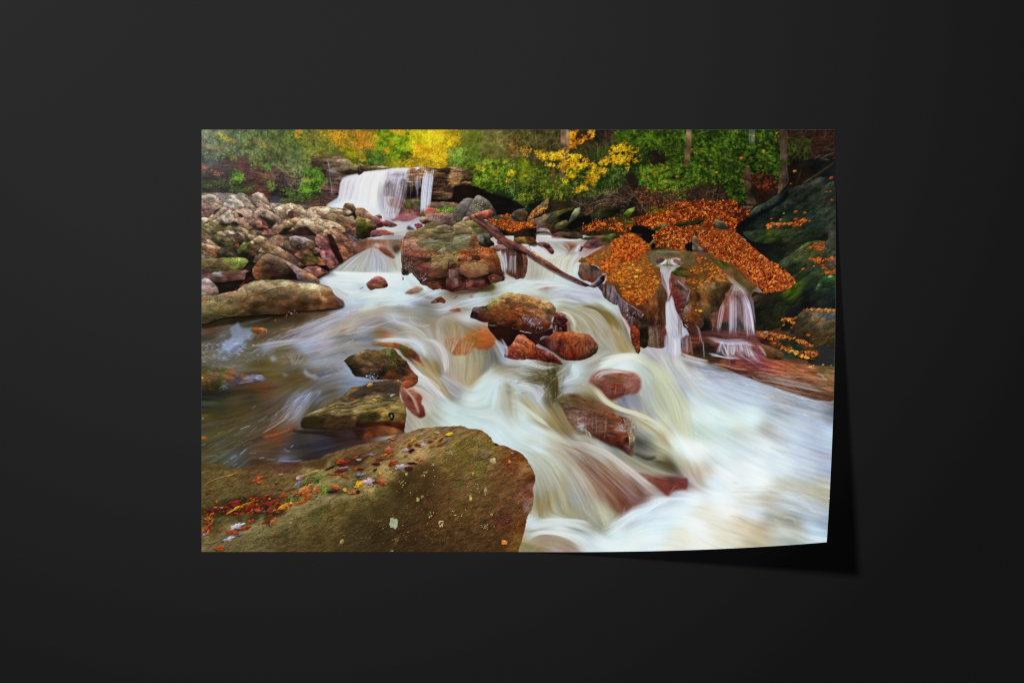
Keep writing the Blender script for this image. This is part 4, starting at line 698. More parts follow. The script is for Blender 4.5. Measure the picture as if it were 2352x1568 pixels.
def dashes(tag, poly, n, palette, L=(5, 14), w=(1, 2), ang=(-20, 20), a=.7):
    m, x0, y0, ww, h = regionmask(poly, tag); ys, xs = np.nonzero(m > .5); P, W_, C, A = [], [], [], []
    for i in range(n):
        k = RNG.integers(len(xs)); x, y = xs[k] + x0, ys[k] + y0; t = math.radians(RNG.uniform(*ang)); l = RNG.uniform(*L); b = RNG.normal(0, .12) * l
        s = np.linspace(-.5, .5, 9); P.append(np.c_[x + s * l * math.cos(t) - b * (s * s) * math.sin(t) * 4, y + s * l * math.sin(t) + b * (s * s) * 4 * math.cos(t)])
        W_.append(RNG.uniform(*w)); C.append(pal(palette, np.array([RNG.random()]))[0]); A.append(a * RNG.uniform(.4, 1))
    strokes(P, W_, C, A)

def paint_rocks():
    water = SAVED
    # upper fall basin comes back over the forest underlayer
    def restore(tag, poly, soft=2):
        m, x0, y0, w, h = regionmask(poly, tag); m = blur(m, soft)[..., None]
        V = IMG[y0:y0 + h, x0:x0 + w]; V[:] = V * (1 - m) + water[y0:y0 + h, x0:x0 + w] * m
    # ledge to the right of the fall and the cavern
    R('A2', '690,640 740,600 800,595 950,590 1080,603 1290,585 1450,590 1600,640 1640,760 1600,860 1480,1040 1300,1050 1040,1050 690,1060 640,900', '800,630,a87448 900,640,a87c50 1150,620,64503a 1250,680,503c2c 1350,720,a07848 1450,740,96683c 1550,640,504028 1550,800,745638 1350,800,9c7040 1200,750,44342a 1150,850,3e2e24 1200,950,523c2a 1100,1000,4a3426 1300,980,543e2c 850,900,382a24 760,780,806448 780,950,2c201c 1300,880,42301f 1450,620,705840 1450,900,241a16 1450,1000,1c1412 1560,880,2a2018', amp=1.7, sc=3.4, ang=3, stretch=8, vol=.05, crack=.25, hue=.06, rough=4, facet=.25)
    R('A2', '1310,680 1400,660 1490,700 1500,760 1400,840 1320,840', '1340,760,b48a5c 1450,740,a87c50 1350,820,b48450', amp=1., sc=4, ang=10, stretch=3, crack=.6, vol=.1, alpha=.7, soft=3)
    R('A2', '1030,1040 1200,1050 1330,1030 1370,940 1380,870 1480,850 1600,850 1750,880 1900,960 2050,1000 2200,1050 2380,1150 2380,1260 2200,1310 2000,1290 1900,1100 1740,1000 1650,1040 1560,1030 1480,1090 1430,1110 1040,1100', '1500,950,201613 1200,1070,1a1413 1700,950,1c1413 2100,1100,141313 2300,1200,1a1816 1900,1020,1c1412', amp=.5, vol=0, soft=2)
    R('A2', '1040,1095 1200,1090 1430,1105 1440,1150 1380,1250 1100,1270 1030,1200', '1100,1120,6a5442 1250,1130,7a5c48 1350,1130,84604c 1150,1160,54483a 1300,1180,5c4c38 1100,1230,8a4a3c', amp=.8, sc=5, stretch=4, ang=0, vol=.1)
    R('A2', '960,1170 1050,1170 1150,1200 1300,1240 1290,1270 1000,1270 950,1240', '1020,1220,b85c54 1200,1240,a04434 1100,1210,b05848', amp=.3, vol=.1)
    leaves('A2', '1110,1180 1230,1190 1300,1170 1370,1170 1380,1220 1220,1225 1130,1210', 130, '3c7018 60a028 84c040', L=(2, 5)); leaves('A2', '1190,1130 1250,1130 1250,1180', 20, '3c7018 60a028', L=(2, 4))
    R('A2', '560,1020 690,1050 900,1060 900,1320 700,1360 480,1360 500,1200', '650,1100,5c5038 620,1180,5a4440 750,1150,5a4434 850,1100,4a5030 700,1220,7c4c3c 830,1180,6c5040 850,1260,7a4038 600,1300,7c4a4c 780,1270,8c5450 700,1310,a4606a', amp=.7, sc=6, ang=20)
    R('A2', '600,1050 680,1040 740,1100 760,1180 720,1200 640,1150', '660,1080,5c5c38 720,1150,4c5428 640,1120,64443a', amp=.6)
    restore('A2', '-240,780 -200,730 0,680 100,650 200,640 330,625 470,605 730,598 735,650 700,720 690,860 690,1040 640,1060 600,1200 560,1280 500,1350 300,1340 60,1300 -440,1170 -350,1060 -290,1010')
    # rock showing through the fall
    for s, c in (('560,680 660,660 690,700 640,730 520,720', '7c747c'), ('500,760 620,740 690,780 660,840 560,830', '8c8490'), ('400,800 470,790 440,850 400,900', '4c4440'), ('640,840 700,820 690,1020 650,1000', '4a3c3c'), ('370,930 480,920 520,960 500,1010 400,1000', '54464a'), ('540,900 640,900 650,1000 560,990', '6a5c60'), ('400,1030 560,1020 640,1120 600,1180 450,1160', '7c5450'), ('470,700 540,660 560,690 480,720', '8c7c88')):
        R('A2', s, c, amp=.5, alpha=.75, soft=3, sc=5, vol=.2, crack=0)
    R('A2', '560,1270 760,1270 890,1310 880,1350 600,1380 480,1350', '650,1300,9c6068 780,1300,a06c6c 850,1330,8c6470', amp=.3, soft=3, alpha=.85, vol=.2)
    R('A2', '740,595 830,590 960,600 960,620 930,670 740,690 690,680', '780,610,a87050 850,600,c4c4d4 800,650,b07450 900,640,a88060', amp=.7, sc=4, stretch=4, ang=0, crack=.4)
    WF = 'a8a4b0 ccc8d4 e4e2e6 fbf9f6'
    fan('A2', '-30,700 -150,740 -253,800 -283,1000 -330,1100', '200,645 60,720 20,900 -60,1100 -100,1180', 150, WF, w=(1, 3), a=.5)
    fan('A2', '120,650 60,760 20,900 0,1150', '440,625 330,720 270,900 240,1250', 190, 'b8b8c0 e4e4e4 fbf9f4 f4f4ec', w=(1.3, 3.2), a=.5)
    fan('A2', '420,640 390,800 340,900 330,1280', '560,610 520,800 500,1000 480,1330', 80, '8c8490 b4acb8 d0ccd8', w=(.8, 2), a=.45, t0=(0, .5))
    fan('A2', '540,610 500,760 490,860', '740,600 730,690 700,840', 80, '9890a4 c4c0d4 e4e0ec', w=(.7, 1.8), a=.5)
    fan('A2', '510,720 500,860 490,1040', '700,740 690,880 690,1050', 60, '8c8494 b0a8bc c8c4d4', w=(.7, 1.5), a=.45, t0=(0, .4))
    fan('A2', '390,1030 370,1150 340,1320', '620,1080 600,1180 560,1320', 70, 'a49ca8 c4c0cc dcdce0', w=(.8, 2), a=.4, t0=(0, .4))
    fan('A2', '740,680 742,850 745,1060', '780,690 780,800 782,960', 8, '8c8494 b8b0c4', w=(.6, 1), a=.5)
    fan('A2', '790,680 800,800 820,960', '905,680 900,800 900,900', 26, '9c98b0 c0c0d4 acacc4', w=(.6, 1.3), a=.6)
    lines('A2', '840,690 843,900 848,1090 | 1.4 | a4a4bc | .8\n850,690 850,900 850,1000 | .8 | c0c0d8')
    fan('A2', '962,608 920,780 898,1000 888,1310', '1086,605 1068,800 1046,1000 1035,1200', 90, '8c8ca8 b0b4cc d0d4e8 e4e8f4', w=(.9, 2.2), a=.75, t1=(.85, 1))
    lines('A2', '1085,605 1072,700 1066,790 | 1 | dce4f4 | 1\n965,608 925,750 905,950 | .8 | c4c8e0')
    fan('A2', '280,1240 330,1280 350,1330', '560,1240 560,1290 540,1340', 50, 'b4b0bc d8d8e0', w=(.8, 2), a=.5)
    for s_, c_ in (('390,840 450,800 470,860 430,1000 380,990', '5c5058'), ('480,830 560,840 540,930 490,1010 450,980', '6c6068'), ('600,780 690,760 700,860 650,1000 600,940', '54484c'), ('560,680 640,690 600,720 540,710', '847c8c'), ('640,900 700,900 695,1040 640,1040', '3c3030'), ('430,1040 560,1060 540,1160 440,1140', '84605c'), ('580,1080 660,1060 640,1180 590,1190', '6c4c48')):
        R('A2', s_, c_, amp=.6, alpha=.55, soft=3, sc=4, vol=.1, crack=0)
    fan('A2', '400,760 380,900 350,1300', '720,700 700,900 600,1300', 90, 'b4b0bc e0dce4 f4f0f4', w=(.6, 1.4), a=.5, t0=(0, .6), t1=(.3, 1))
    lines('A2', '430,730 500,715 590,712 640,740 | 1.6 | dcd8e0 | .7\n400,810 430,790 450,800 | 1.6 | dcd8e0 | .6\n640,750 700,760 730,780 | 1.2 | d0ccd8 | .6\n340,1030 420,1020 520,1040 | 1.8 | c8c4cc | .5')
    # mist around the foot of the fall
    fan('A2', '-430,1150 -200,1090 0,1060 150,1100', '-400,1180 -200,1190 0,1190 200,1270', 60, 'd8dce0 ececec', w=(5, 9), a=.16)
    R('A2', '0,540 60,550 100,570 280,570 400,580 460,608 330,622 200,640 100,650 40,690 -10,690', '50,560,7c6448 200,585,8c7050 350,595,9c7c5c 60,620,44342c 200,615,6c5c3c 20,660,4c3834 120,640,584034', amp=.8, sc=4, stretch=4, crack=.5)
    # narrow channel between the banks
    restore('A2', '240,1430 350,1400 480,1370 560,1350 700,1370 880,1300 900,1400 800,1480 700,1568 300,1580')
    fan('A2', '560,1360 450,1400 300,1440', '880,1370 700,1480 400,1530', 60, 'b0b0b8 d4d8dc c8c4bc', w=(1, 2.4), a=.4)
    # -------- right of the channel: twin grey boulders and the stacked rocks
    R('A2', '960,1340 970,1290 1000,1255 1350,1250 1400,1310 1420,1400 1370,1440 1250,1420 1000,1400', '1050,1290,8c7064 1200,1290,8a6e60 1330,1300,7c6458 1150,1370,80665a 1300,1400,5c463e', sc=7)
    R('A2', '868,1340 890,1325 960,1320 1060,1390 940,1415 890,1380', '910,1335,9c7c5c 950,1390,50261f', amp=.6)
    R('A2', '1355,1260 1400,1170 1480,1080 1560,1032 1620,1035 1655,1062 1640,1120 1570,1250 1500,1340 1480,1390 1400,1370', '1480,1130,605c58 1600,1070,6c6660 1500,1250,5c564e 1420,1250,58504a 1450,1330,685848 1560,1200,5e5850', amp=.4, sc=7, vol=.4)
    R('A2', '1560,1290 1600,1160 1660,1050 1690,1008 1740,998 1800,1028 1880,1090 1940,1180 1990,1290 1900,1310 1700,1330', '1740,1050,6c665c 1700,1150,665e50 1850,1150,50483a 1950,1270,3a3428 1620,1230,625c50 1800,1090,5c5648', amp=.5, sc=6, vol=.45)
    leaves('A2', '1600,1100 1700,1030 1800,1060 1780,1250 1620,1290', 70, '8c8470 a89c88', L=(1.5, 2.5), asp=(.8, 1))
    R('A2', '1510,1345 1620,1285 1750,1235 1850,1200 1905,1200 1935,1240 1920,1290 1850,1340 1700,1340 1560,1370', '1850,1225,c06c54 1700,1280,a85840 1600,1320,945040 1880,1290,7a3424 1750,1330,7c3c2c 1900,1240,9c4838', amp=.35, vol=.5, ang=-20)
    R('A2', '1850,1350 1950,1290 2050,1270 2200,1300 2352,1350 2400,1500 2400,1568 1900,1568 1850,1450', '2000,1330,40382a 2250,1330,50442c 1950,1450,4a2e20 2200,1420,6c3c20 2300,1500,241a14 2050,1520,2a1c16', amp=.7)
    O = '5a240e 903c14 c05c1c d87c30'
    lv = dict(L=(3, 6), asp=(.35, .7), ang=(-40, 40), fold=.25)
    leaves('A2', '1850,1350 2000,1340 2150,1350 2290,1370 2310,1450 2200,1520 2100,1480 1950,1430', 330, O, **lv)
    leaves('A2', '2060,1280 2160,1255 2200,1280 2100,1300', 40, O, **lv)
    R('A2', '2200,1310 2240,1220 2352,1180 2400,1200 2400,1380 2300,1370', '2260,1240,4c4438 2330,1300,54402c 2250,1320,3c3424', amp=.8)
    R('A2', '1490,1385 1600,1350 1690,1370 1800,1450 1900,1540 1920,1600 1640,1600 1590,1460', '1560,1390,7c7848 1700,1420,726638 1650,1500,605834 1800,1530,504430 1880,1560,3c3024', vol=.3)
    # leaf strip and rocks above the right cascade
    R('A3', '-20,1480 230,1450 250,1560 240,1640 150,1620 -60,1610', '100,1520,2c221a 200,1560,1c1612 20,1600,3a2c20', amp=.6)
    R('A3', '-40,1380 220,1385 240,1450 0,1500 -40,1500', '100,1430,6c3c20', amp=.6)
    leaves('A3', '-40,1390 60,1385 225,1395 225,1440 100,1450 -40,1490', 200, O, **lv)
    R('B3', '-60,90 60,70 150,60 220,90 270,160 240,210 150,190 80,170 -60,180', '50,110,7c5c28 150,90,4c2c1c 230,150,54381c 100,160,80642c 0,150,5a4424', amp=.5)
    R('B3', '260,160 400,150 480,220 510,300 460,310 380,240 300,210', '300,180,5a3c38 400,190,502c28 470,270,7c3c30', amp=.7, wet=.4)
    R('B3', '460,60 520,20 640,0 860,10 915,60 900,95 760,105 540,100', '560,30,6c4c40 700,30,5c4638 850,50,44342a 700,85,2c1c18 520,80,603a34', amp=.9, stretch=4)
    R('B3', '900,100 1000,70 1200,60 1480,80 1400,150 1150,140 1000,120', '1000,95,3a3420 1150,80,6c3c30 1300,110,1c1a14', amp=.7)
    R('B3', '1160,110 1200,70 1330,22 1420,45 1500,100 1350,130', '1320,50,5c6434 1250,90,44501f 1400,110,24240f', amp=.7)
    R('B3', '920,210 960,150 1060,105 1150,115 1200,180 1180,230 1000,240', '1000,160,6a4c50 1120,150,54383c 1100,200,4a2c2c 950,210,7a4438', amp=.6, wet=.3)
    R('B3', '850,270 860,230 900,200 930,210 900,270', '880,240,6c3c34', wet=.2)
    R('B3', '1320,120 1370,100 1390,140 1330,160', '6a4c30'); R('B3', '840,170 700,150 640,200 700,280 780,230', '700,190,8c5440 780,190,94583c', amp=.4, alpha=.7, soft=3)
    R('B3', '1170,140 1350,120 1420,160 1300,180 1200,200 1100,190', '1250,160,5c4426', amp=.3, alpha=.6, soft=2)
    R('B3', '900,340 960,280 1200,190 1240,210 1120,280 1000,330', '1000,290,8c6054 1100,240,946864 950,300,9c5434', amp=.5, alpha=.6, soft=3, vol=0)
    # -------- left shore boulders, far to near
    k = dict(hue=.04, grain=.09, halo=.5, sat=.76)
    R('A1', '40,960 500,960 1000,1100 1300,1110 1600,1150 2100,1190 2352,1300 2352,1640 40,1640', '300,1200,7c746c 800,1300,7a6a60 1300,1400,74604e 1900,1400,6c5440 200,1500,5c5440 900,1500,5c4a3c 2200,1500,50382a', amp=.9, vol=0, smooth=False, **k)
    leaves('A1', '60,995 200,1000 350,1030 300,1060 60,1030', 50, '8a5438 a87050', L=(2, 5)); leaves('A1', '1580,1060 1850,1060 1850,1100 1600,1130', 70, '6c3424 8c5038 6a5a54', L=(2, 4))
    LR = [
     ('50,1020 110,1000 170,988 260,1010 330,1080 345,1130 300,1200 240,1190 130,1120 50,1110', '90,1040,88807a 190,1010,948a80 300,1100,8a7c72 180,1100,6c6664 250,1150,9a8a80'),
     ('50,1110 150,1130 220,1170 262,1225 220,1280 150,1320 50,1310', '90,1140,9c7e7a 180,1180,8c6c68 120,1250,6a4c4c 60,1300,503a38'),
     ('570,975 600,955 660,965 720,1010 750,1040 700,1060 600,1010', '640,980,868a8c 700,1030,6c7068 600,970,747678'),
     ('430,1060 470,1010 560,988 640,1010 750,1045 840,1160 850,1200 800,1240 650,1140 560,1080 410,1120', '520,1010,9a948c 640,1060,8c7c78 780,1140,a08e86 450,1060,84807a 750,1190,7c6660'),
     ('780,985 860,960 930,980 1000,1060 1042,1130 985,1152 900,1100 820,1060', '820,980,a4948c 900,1000,b09c90 960,1060,a4948a 1000,1130,8c7c74 850,1040,8c7a70'),
     ('380,1110 460,1050 540,1040 620,1080 660,1140 600,1220 450,1190 370,1160', '500,1070,98968f 450,1130,7e8080 580,1160,90908c 630,1130,9a9288'),
     ('740,1020 850,1050 1000,1140 1092,1190 1060,1230 900,1170 820,1110', '850,1070,a08e7e 1000,1160,a8947e 780,1050,94887c 1050,1210,7c6656'),
     ('620,1150 700,1170 800,1250 790,1300 680,1280 630,1220', '700,1220,8c8480 650,1180,9a928a 760,1280,8c7468'),
     ('1040,1120 1130,1105 1260,1130 1180,1160 1080,1180', '1100,1120,a49c92 1180,1150,8c847c'),
     ('1090,1190 1200,1140 1330,1118 1460,1150 1505,1190 1400,1240 1320,1300 1260,1345 1150,1270', '1200,1160,b4a08a 1350,1140,bca890 1300,1220,a4866a 1180,1250,8a6a50 1250,1310,8a7458 1440,1180,a89078'),
     ('1600,1190 1700,1158 1870,1158 1900,1185 2000,1190 1800,1230 1620,1220', '1700,1175,b49c7c 1850,1180,a88e70'),
     ('830,1200 900,1172 1000,1210 1100,1260 1185,1320 1180,1350 1110,1385 1000,1320 900,1280 830,1250', '900,1190,ac9488 1020,1240,b09a8a 1130,1310,94806c 950,1280,6c5a54 1090,1360,4c3a32'),
     ('440,1200 560,1190 680,1220 800,1260 920,1330 1040,1450 1050,1490 960,1490 860,1420 700,1330 530,1330 470,1260', '500,1220,9c8076 650,1240,a4867c 800,1300,8c7066 950,1400,8c6458 1000,1470,80483c'),
     ('790,1250 850,1270 950,1360 1050,1480 960,1490 850,1400', '850,1300,84685c 950,1400,84483c 1010,1470,74382c'),
     ('110,1400 150,1330 210,1260 330,1180 400,1168 432,1215 330,1310 230,1370', '250,1260,a48e7c 380,1190,94806c 170,1340,8c7864 120,1390,5c5040 350,1250,8a7060'),
     ('220,1370 330,1290 440,1212 490,1270 522,1350 460,1385 380,1395 290,1380', '400,1270,aca69e 300,1340,988c80 480,1340,a49c94 350,1380,5c5048 430,1330,b0a8a0'),
     ('50,1330 130,1318 142,1360 100,1405 50,1440', '90,1350,a8a090 70,1410,8a8270'),
     ('50,1440 200,1375 290,1392 345,1478 290,1545 180,1562 50,1500', '120,1420,949064 220,1410,8a8452 280,1480,74703c 200,1500,4a4828 100,1490,5c5a34 250,1540,3c3820 180,1450,8c885c'),
     ('520,1365 580,1320 700,1330 800,1370 900,1430 900,1450 740,1475 680,1485 600,1420', '600,1350,a88a7c 720,1370,9c7c6e 850,1430,745048 720,1450,7c6048 640,1410,7c5c50'),
     ('340,1440 450,1430 560,1480 562,1510 460,1502 340,1500', '450,1450,8a8858 380,1490,54502c 540,1500,6c683c'),
     ('300,1530 420,1500 540,1490 640,1530 690,1600 300,1600', '450,1520,a49486 600,1550,947c70 350,1570,7c6460'),
     ('470,1400 600,1430 720,1510 850,1580 880,1620 700,1600 580,1510 540,1470', '580,1430,aa9e94 680,1500,9c8e82 800,1570,948474'),
     ('50,1530 150,1600 100,1620 50,1620', '80,1560,a0948a'),
     ('1300,1240 1360,1205 1650,1205 1800,1190 2000,1200 2100,1240 2150,1330 2060,1350 1900,1330 1700,1350 1500,1345 1460,1300 1400,1330', '1400,1220,ac8c70 1600,1240,b4947a 1800,1230,b0926e 2000,1220,b89a78 1950,1290,a08060 1600,1310,8c6c52 1750,1300,9c7c5e 2090,1300,8a6c50'),
     ('1300,1230 1350,1212 1430,1228 1465,1295 1380,1335 1290,1335', '1400,1250,745440 1340,1300,5c4434 1430,1290,80644a'),
     ('1070,1460 1180,1345 1262,1355 1200,1430 1140,1475 1070,1480', '1180,1380,8c746c 1110,1450,7a6460'),
     ('1100,1540 1250,1370 1340,1340 1450,1315 1580,1330 1500,1400 1400,1460 1290,1540 1160,1600 1100,1600', '1300,1370,90704c 1450,1340,a0825c 1200,1450,8c6844 1350,1440,42301f 1250,1520,2c1c16 1130,1550,80543c'),
     ('2090,1160 2125,1120 2165,1108 2230,1130 2280,1200 2300,1280 2250,1300 2180,1210 2110,1190', '2160,1130,94745c 2240,1180,84644c 2200,1230,503c30 2120,1170,80644e'),
     ('2110,1210 2180,1210 2260,1270 2240,1305 2120,1305', '2160,1230,a88a6c 2200,1290,2c2c14 2140,1300,34341c'),
     ('2120,1310 2250,1290 2400,1300 2400,1380 2280,1400 2190,1370', '2200,1330,ac9068 2330,1330,a88a64 2250,1370,8c7450'),
     ('2200,1385 2300,1395 2400,1370 2400,1500 2330,1500 2260,1450', '2300,1420,3c3c1c 2370,1420,545020'),
     ('1790,1300 1860,1270 1950,1235 2060,1240 2130,1310 2240,1400 2360,1530 2300,1580 2120,1520 2060,1440 1950,1370', '1900,1280,a0805c 2020,1260,7c603c 2100,1330,8c6c4c 2200,1430,8c5c44 2300,1530,8a4838 2050,1380,7c5c3c 2150,1490,6c4030'),
     ('1290,1540 1400,1450 1500,1350 1560,1328 1700,1338 1850,1355 1980,1400 2060,1455 2090,1510 2040,1540 1850,1570 1700,1570 1600,1500 1540,1440 1420,1480', '1550,1360,c4a282 1700,1380,b89876 1850,1400,b4926e 2000,1440,ac8a64 2050,1510,7c5c40 1650,1440,a8845c 1750,1520,9a7a56 1450,1430,a47c58 1330,1520,a07c5c'),
     ('1400,1490 1540,1450 1620,1510 1700,1570 1720,1640 1200,1640 1300,1560', '1500,1520,341e1a 1350,1570,3e2a22 1650,1580,2a1a16'),
     ('1880,1600 1870,1530 1900,1482 2000,1472 2090,1530 2120,1600', '1980,1500,a4806c 2050,1540,8c5c50 1900,1530,8a7050'),
     ('1700,1600 1720,1560 1850,1530 1890,1570 1880,1600', '1800,1560,a88a64'),
     ('2090,1540 2200,1530 2320,1570 2352,1620 2120,1610', '2200,1550,6c6058 2290,1590,54444a'),
     ('780,1500 840,1470 920,1480 930,1540 820,1550', '860,1495,a48a70 880,1530,7c5c48'),
     ('920,1500 1000,1490 1100,1500 1120,1600 960,1600 930,1560', '1000,1520,7a5a54 1080,1550,6a4a44'),
     ('840,1420 900,1440 960,1500 930,1500 860,1470', '7a4034'),
    ]
    for p, c in LR: R('A1', grow(p), warm(c), sc=6, rough=1.6, amp=1.0, vol=.2, ang=28, stretch=2.2, facet=.24, smooth=len(p) % 3 == 0, **k)
    for p in ('845,1290 950,1310 1100,1385 1070,1440 1040,1450 960,1360', '490,1385 540,1370 590,1420 540,1460 480,1420', '290,1395 400,1398 500,1400 420,1440 340,1430', '260,1200 330,1180 280,1230 220,1280', '740,1480 900,1452 1000,1490 900,1500 800,1490', '560,1230 620,1260 650,1310 600,1310', '1220,1480 1340,1470 1280,1540 1180,1590 1130,1600', '2230,1230 2290,1290 2260,1340 2220,1280'):
        R('A1', p, '1e1714', amp=.5, vol=0, soft=2, alpha=.9)
    leaves('A1', '930,1480 1000,1470 980,1530 930,1520', 20, 'a84c20 c86830', L=(2, 4)); leaves('A1', '600,1050 900,1100 800,1250 600,1200', 24, '6a8040 8a9a58', L=(2, 4))
    BR = [
     ('45,10 130,35 215,100 200,135 45,95', '100,50,907a5c 180,110,7c5c48'),
     ('40,110 130,92 220,140 305,212 200,205 40,150', '130,120,8e7c6a 220,170,7c6a54 80,140,5c5444'),
     ('215,70 290,45 430,70 520,130 525,165 430,195 300,190 230,130', '300,70,7c7644 440,95,746c40 350,150,2c2a18 480,150,4c4424 260,110,4c4a28'),
     ('300,0 420,0 480,60 540,120 520,130 430,60 300,40', '8c7c64'),
     ('530,-60 640,-60 680,60 640,60 560,0', '8c7c68'),
     ('540,90 600,50 680,60 805,112 760,160 600,185 550,150', '640,70,7c6c50 740,100,74604a 620,140,3a2e24 720,140,42342a'),
     ('630,-60 760,0 860,60 880,70 780,110 700,60', '740,20,8c7c5c 830,70,7c6a50'),
     ('40,150 200,195 345,235 305,265 305,330 235,372 100,300 40,270', '120,190,a88474 250,230,94705e 200,290,8a4e2e 100,270,80602c 270,320,8c5430'),
     ('290,260 350,232 450,250 520,290 500,350 380,365 280,365', '340,260,5a5440 460,280,5c5838 400,330,2e2e28 320,340,40382c'),
     ('40,310 130,315 212,370 150,395 40,395', '90,335,8c7a74 160,370,5a4e4c'),
     ('450,240 560,200 620,190 600,240 560,290 480,260', '540,220,44381f 520,260,2c2418'),
     ('580,330 575,260 595,225 660,150 760,143 900,188 925,220 870,300 800,345 700,345', '680,200,6c8030 780,190,80743c 870,220,86704c 640,250,54641f 740,260,3a2c1c 820,290,74442c 640,310,2a2018 700,320,241c16'),
     ('770,150 840,100 900,55 980,90 1100,180 1250,270 1400,375 1475,460 1460,492 1400,480 1250,395 1100,335 1000,315 880,285 925,210 800,170', '900,90,aa9272 1000,150,9a8062 900,180,8a7454 1050,230,8c7654 1150,250,b0a080 1200,320,7c5c48 1350,400,785c48 1430,460,6c5648 980,270,746040'),
     ('580,335 700,348 870,340 800,440 740,430 700,375 600,365', '720,370,1e1410'),
     ('800,420 830,340 880,315 930,320 880,390 820,440', '850,360,5c5444 880,330,8c7c6c', ),
     ('1000,110 1100,60 1160,38 1275,80 1240,150 1200,210 1130,190', '1100,90,a07c60 1200,80,7c5038 1180,150,94503c 1080,130,8c6850'),
     ('1225,120 1270,80 1325,90 1330,180 1395,300 1300,250 1220,210', '1260,110,4c5434 1300,200,5c443c 1350,270,54342c'),
     ('1395,330 1450,270 1560,230 1740,225 1755,280 1700,330 1765,370 1905,475 1780,465 1560,475 1480,400', '1550,260,b85c40 1700,250,a46458 1450,310,8c4c34 1600,300,604420 1550,370,42461c 1650,400,54481e 1700,340,303818 1600,450,8a5840 1800,440,a85c34 1500,440,4c3020'),
     ('1750,265 1830,235 1905,240 1965,330 2025,440 1980,490 1900,522 1860,480 1790,380', '1800,270,b4585c 1900,270,a84850 1850,330,5a3c50 1950,400,7c4438 1900,470,b8684c 1980,450,944c40 1800,360,c47060'),
     ('1320,80 1400,60 1520,80 1640,130 1700,165 1665,222 1500,250 1420,240 1330,160', '1400,80,968ca0 1550,110,a8a4bc 1400,130,5c4438 1550,190,543c2c 1640,200,6c5038 1450,210,3c3020'),
     ('1700,60 1760,25 1870,8 1910,60 1940,200 1860,232 1750,222 1700,150', '1780,50,9c6854 1850,60,7c5444 1800,150,8c4c44 1760,190,945458 1890,180,7a3c38'),
     ('1870,0 1960,-70 2085,-20 2180,60 2260,110 2352,150 2400,200 2400,260 2200,330 2100,405 2060,425 1980,300 1930,180 1890,60', '1950,20,9c7454 2050,20,8a6048 2050,120,6c3c28 2150,120,8a5a48 2250,200,8c5c4c 2100,250,a05c38 2150,330,8c4c30 2300,230,a85c40 2000,200,6c4030'),
     ('1870,40 1930,60 1990,180 2075,400 2030,435 1960,310 1900,180', '1950,200,2c1814 2040,400,38180f'),
     ('2080,10 2200,5 2400,60 2400,150 2250,130 2180,80', '2200,40,4c3c3c 2300,100,3a3438 2352,120,7c7480'),
     ('1480,490 1700,468 1870,505 1860,545 1730,502 1560,510 1505,530', '1650,485,26100e'),
     ('1508,542 1600,500 1720,498 1830,560 1890,582 1800,600 1720,645 1600,590', '1600,530,925c50 1720,540,8a5044 1700,610,7a4438 1820,580,70483c'),
    ]
    R('B1', '40,60 300,20 1000,30 1700,60 2352,100 2352,120 2200,330 2060,440 1900,560 1750,660 1500,640 800,690 400,900 40,900', '300,300,5c4c3e 1200,300,50382c 1800,400,44241c 700,600,241a14 1500,100,5c4436 200,600,30241c', amp=.4, vol=0, smooth=False, **k)
    for q in BR: R('B1', grow(q[0], 1.06), warm(q[1]), sc=6, rough=1.6, amp=1.0, vol=.18, ang=25, facet=.22, smooth=len(q[0]) % 3 == 0, wet=.25 if q[0][:4] in ('1320', '1225', '1750', '2080') else 0, **k)
    lines('B1', '''1350,70 1450,75 1560,110 1640,130 | 1.8 | b4b4cc | .9
1350,80 1450,110 1560,150 1650,190 | 1 | b09c98 | .9
1180,200 1220,150 1200,210 | 1.4 | c8ccdc | .8
2110,20 2200,60 2300,130 | 1.2 | c0bcc8 | .9
2180,80 2250,140 2352,130 | 1 | b8b4c0 | .8
1790,340 1830,380 1900,370 | .9 | b0acc0''')
    leaves('B1', '1480,460 1620,440 1700,460', 10, 'a85438', L=(2, 4)); leaves('B1', '540,180 600,160 560,210', 10, 'b05024', L=(2, 4)); leaves('B1', '400,60 500,90 480,110', 6, 'b05024', L=(2, 4))
    # slab and the dark under it
    R('B1', '40,640 300,560 720,545 780,700 740,900 280,900 40,900', '400,750,1e1613 200,700,241a14 700,650,1c120f', amp=.4, vol=0)
    R('B1', '40,405 200,380 360,370 480,363 640,372 718,402 712,450 640,535 560,548 300,565 40,612', '150,400,7a7c44 400,390,80843c 550,400,94a438 650,400,748034 150,470,6c5230 300,450,705030 400,520,5c4a28 560,480,7c8830 250,560,44441c 100,560,5c3c30 600,520,50481c', amp=.9, sc=6, stretch=4, ang=-3, vol=.2, **k)
    R('B1', '40,612 300,572 560,547 725,550 690,600 672,682 560,692 350,722 220,712 40,655', '150,620,80504a 300,600,8a8484 400,610,6a4034 550,600,5c3428 650,600,7c4c40 500,660,643c30 300,680,4c2c24 120,640,5c3c34', amp=.9, sc=5, stretch=4, ang=-3, vol=.3, **k)
    leaves('B1', '360,380 460,375 440,430 360,440', 60, '6c7c34 8c9844', L=(2, 4)); leaves('B1', '470,370 600,370 580,530 500,500', 110, '54682c 748438 8c984c', L=(2, 4))
    R('B1', '40,690 140,665 200,710 285,800 295,880 240,905 120,930 40,830', '130,700,a49694 100,750,98807a 200,780,8c7268 250,860,70584a 150,880,7a6454', amp=.5, vol=.4, **k)
    R('B1', '40,830 110,860 125,930 40,955', '80,860,7c8060 80,920,4c5434', vol=.3)
    R('B1', '640,730 760,640 800,700 700,740 560,800 540,830', '700,700,40141c 620,780,8c3420', amp=.5, alpha=.8)
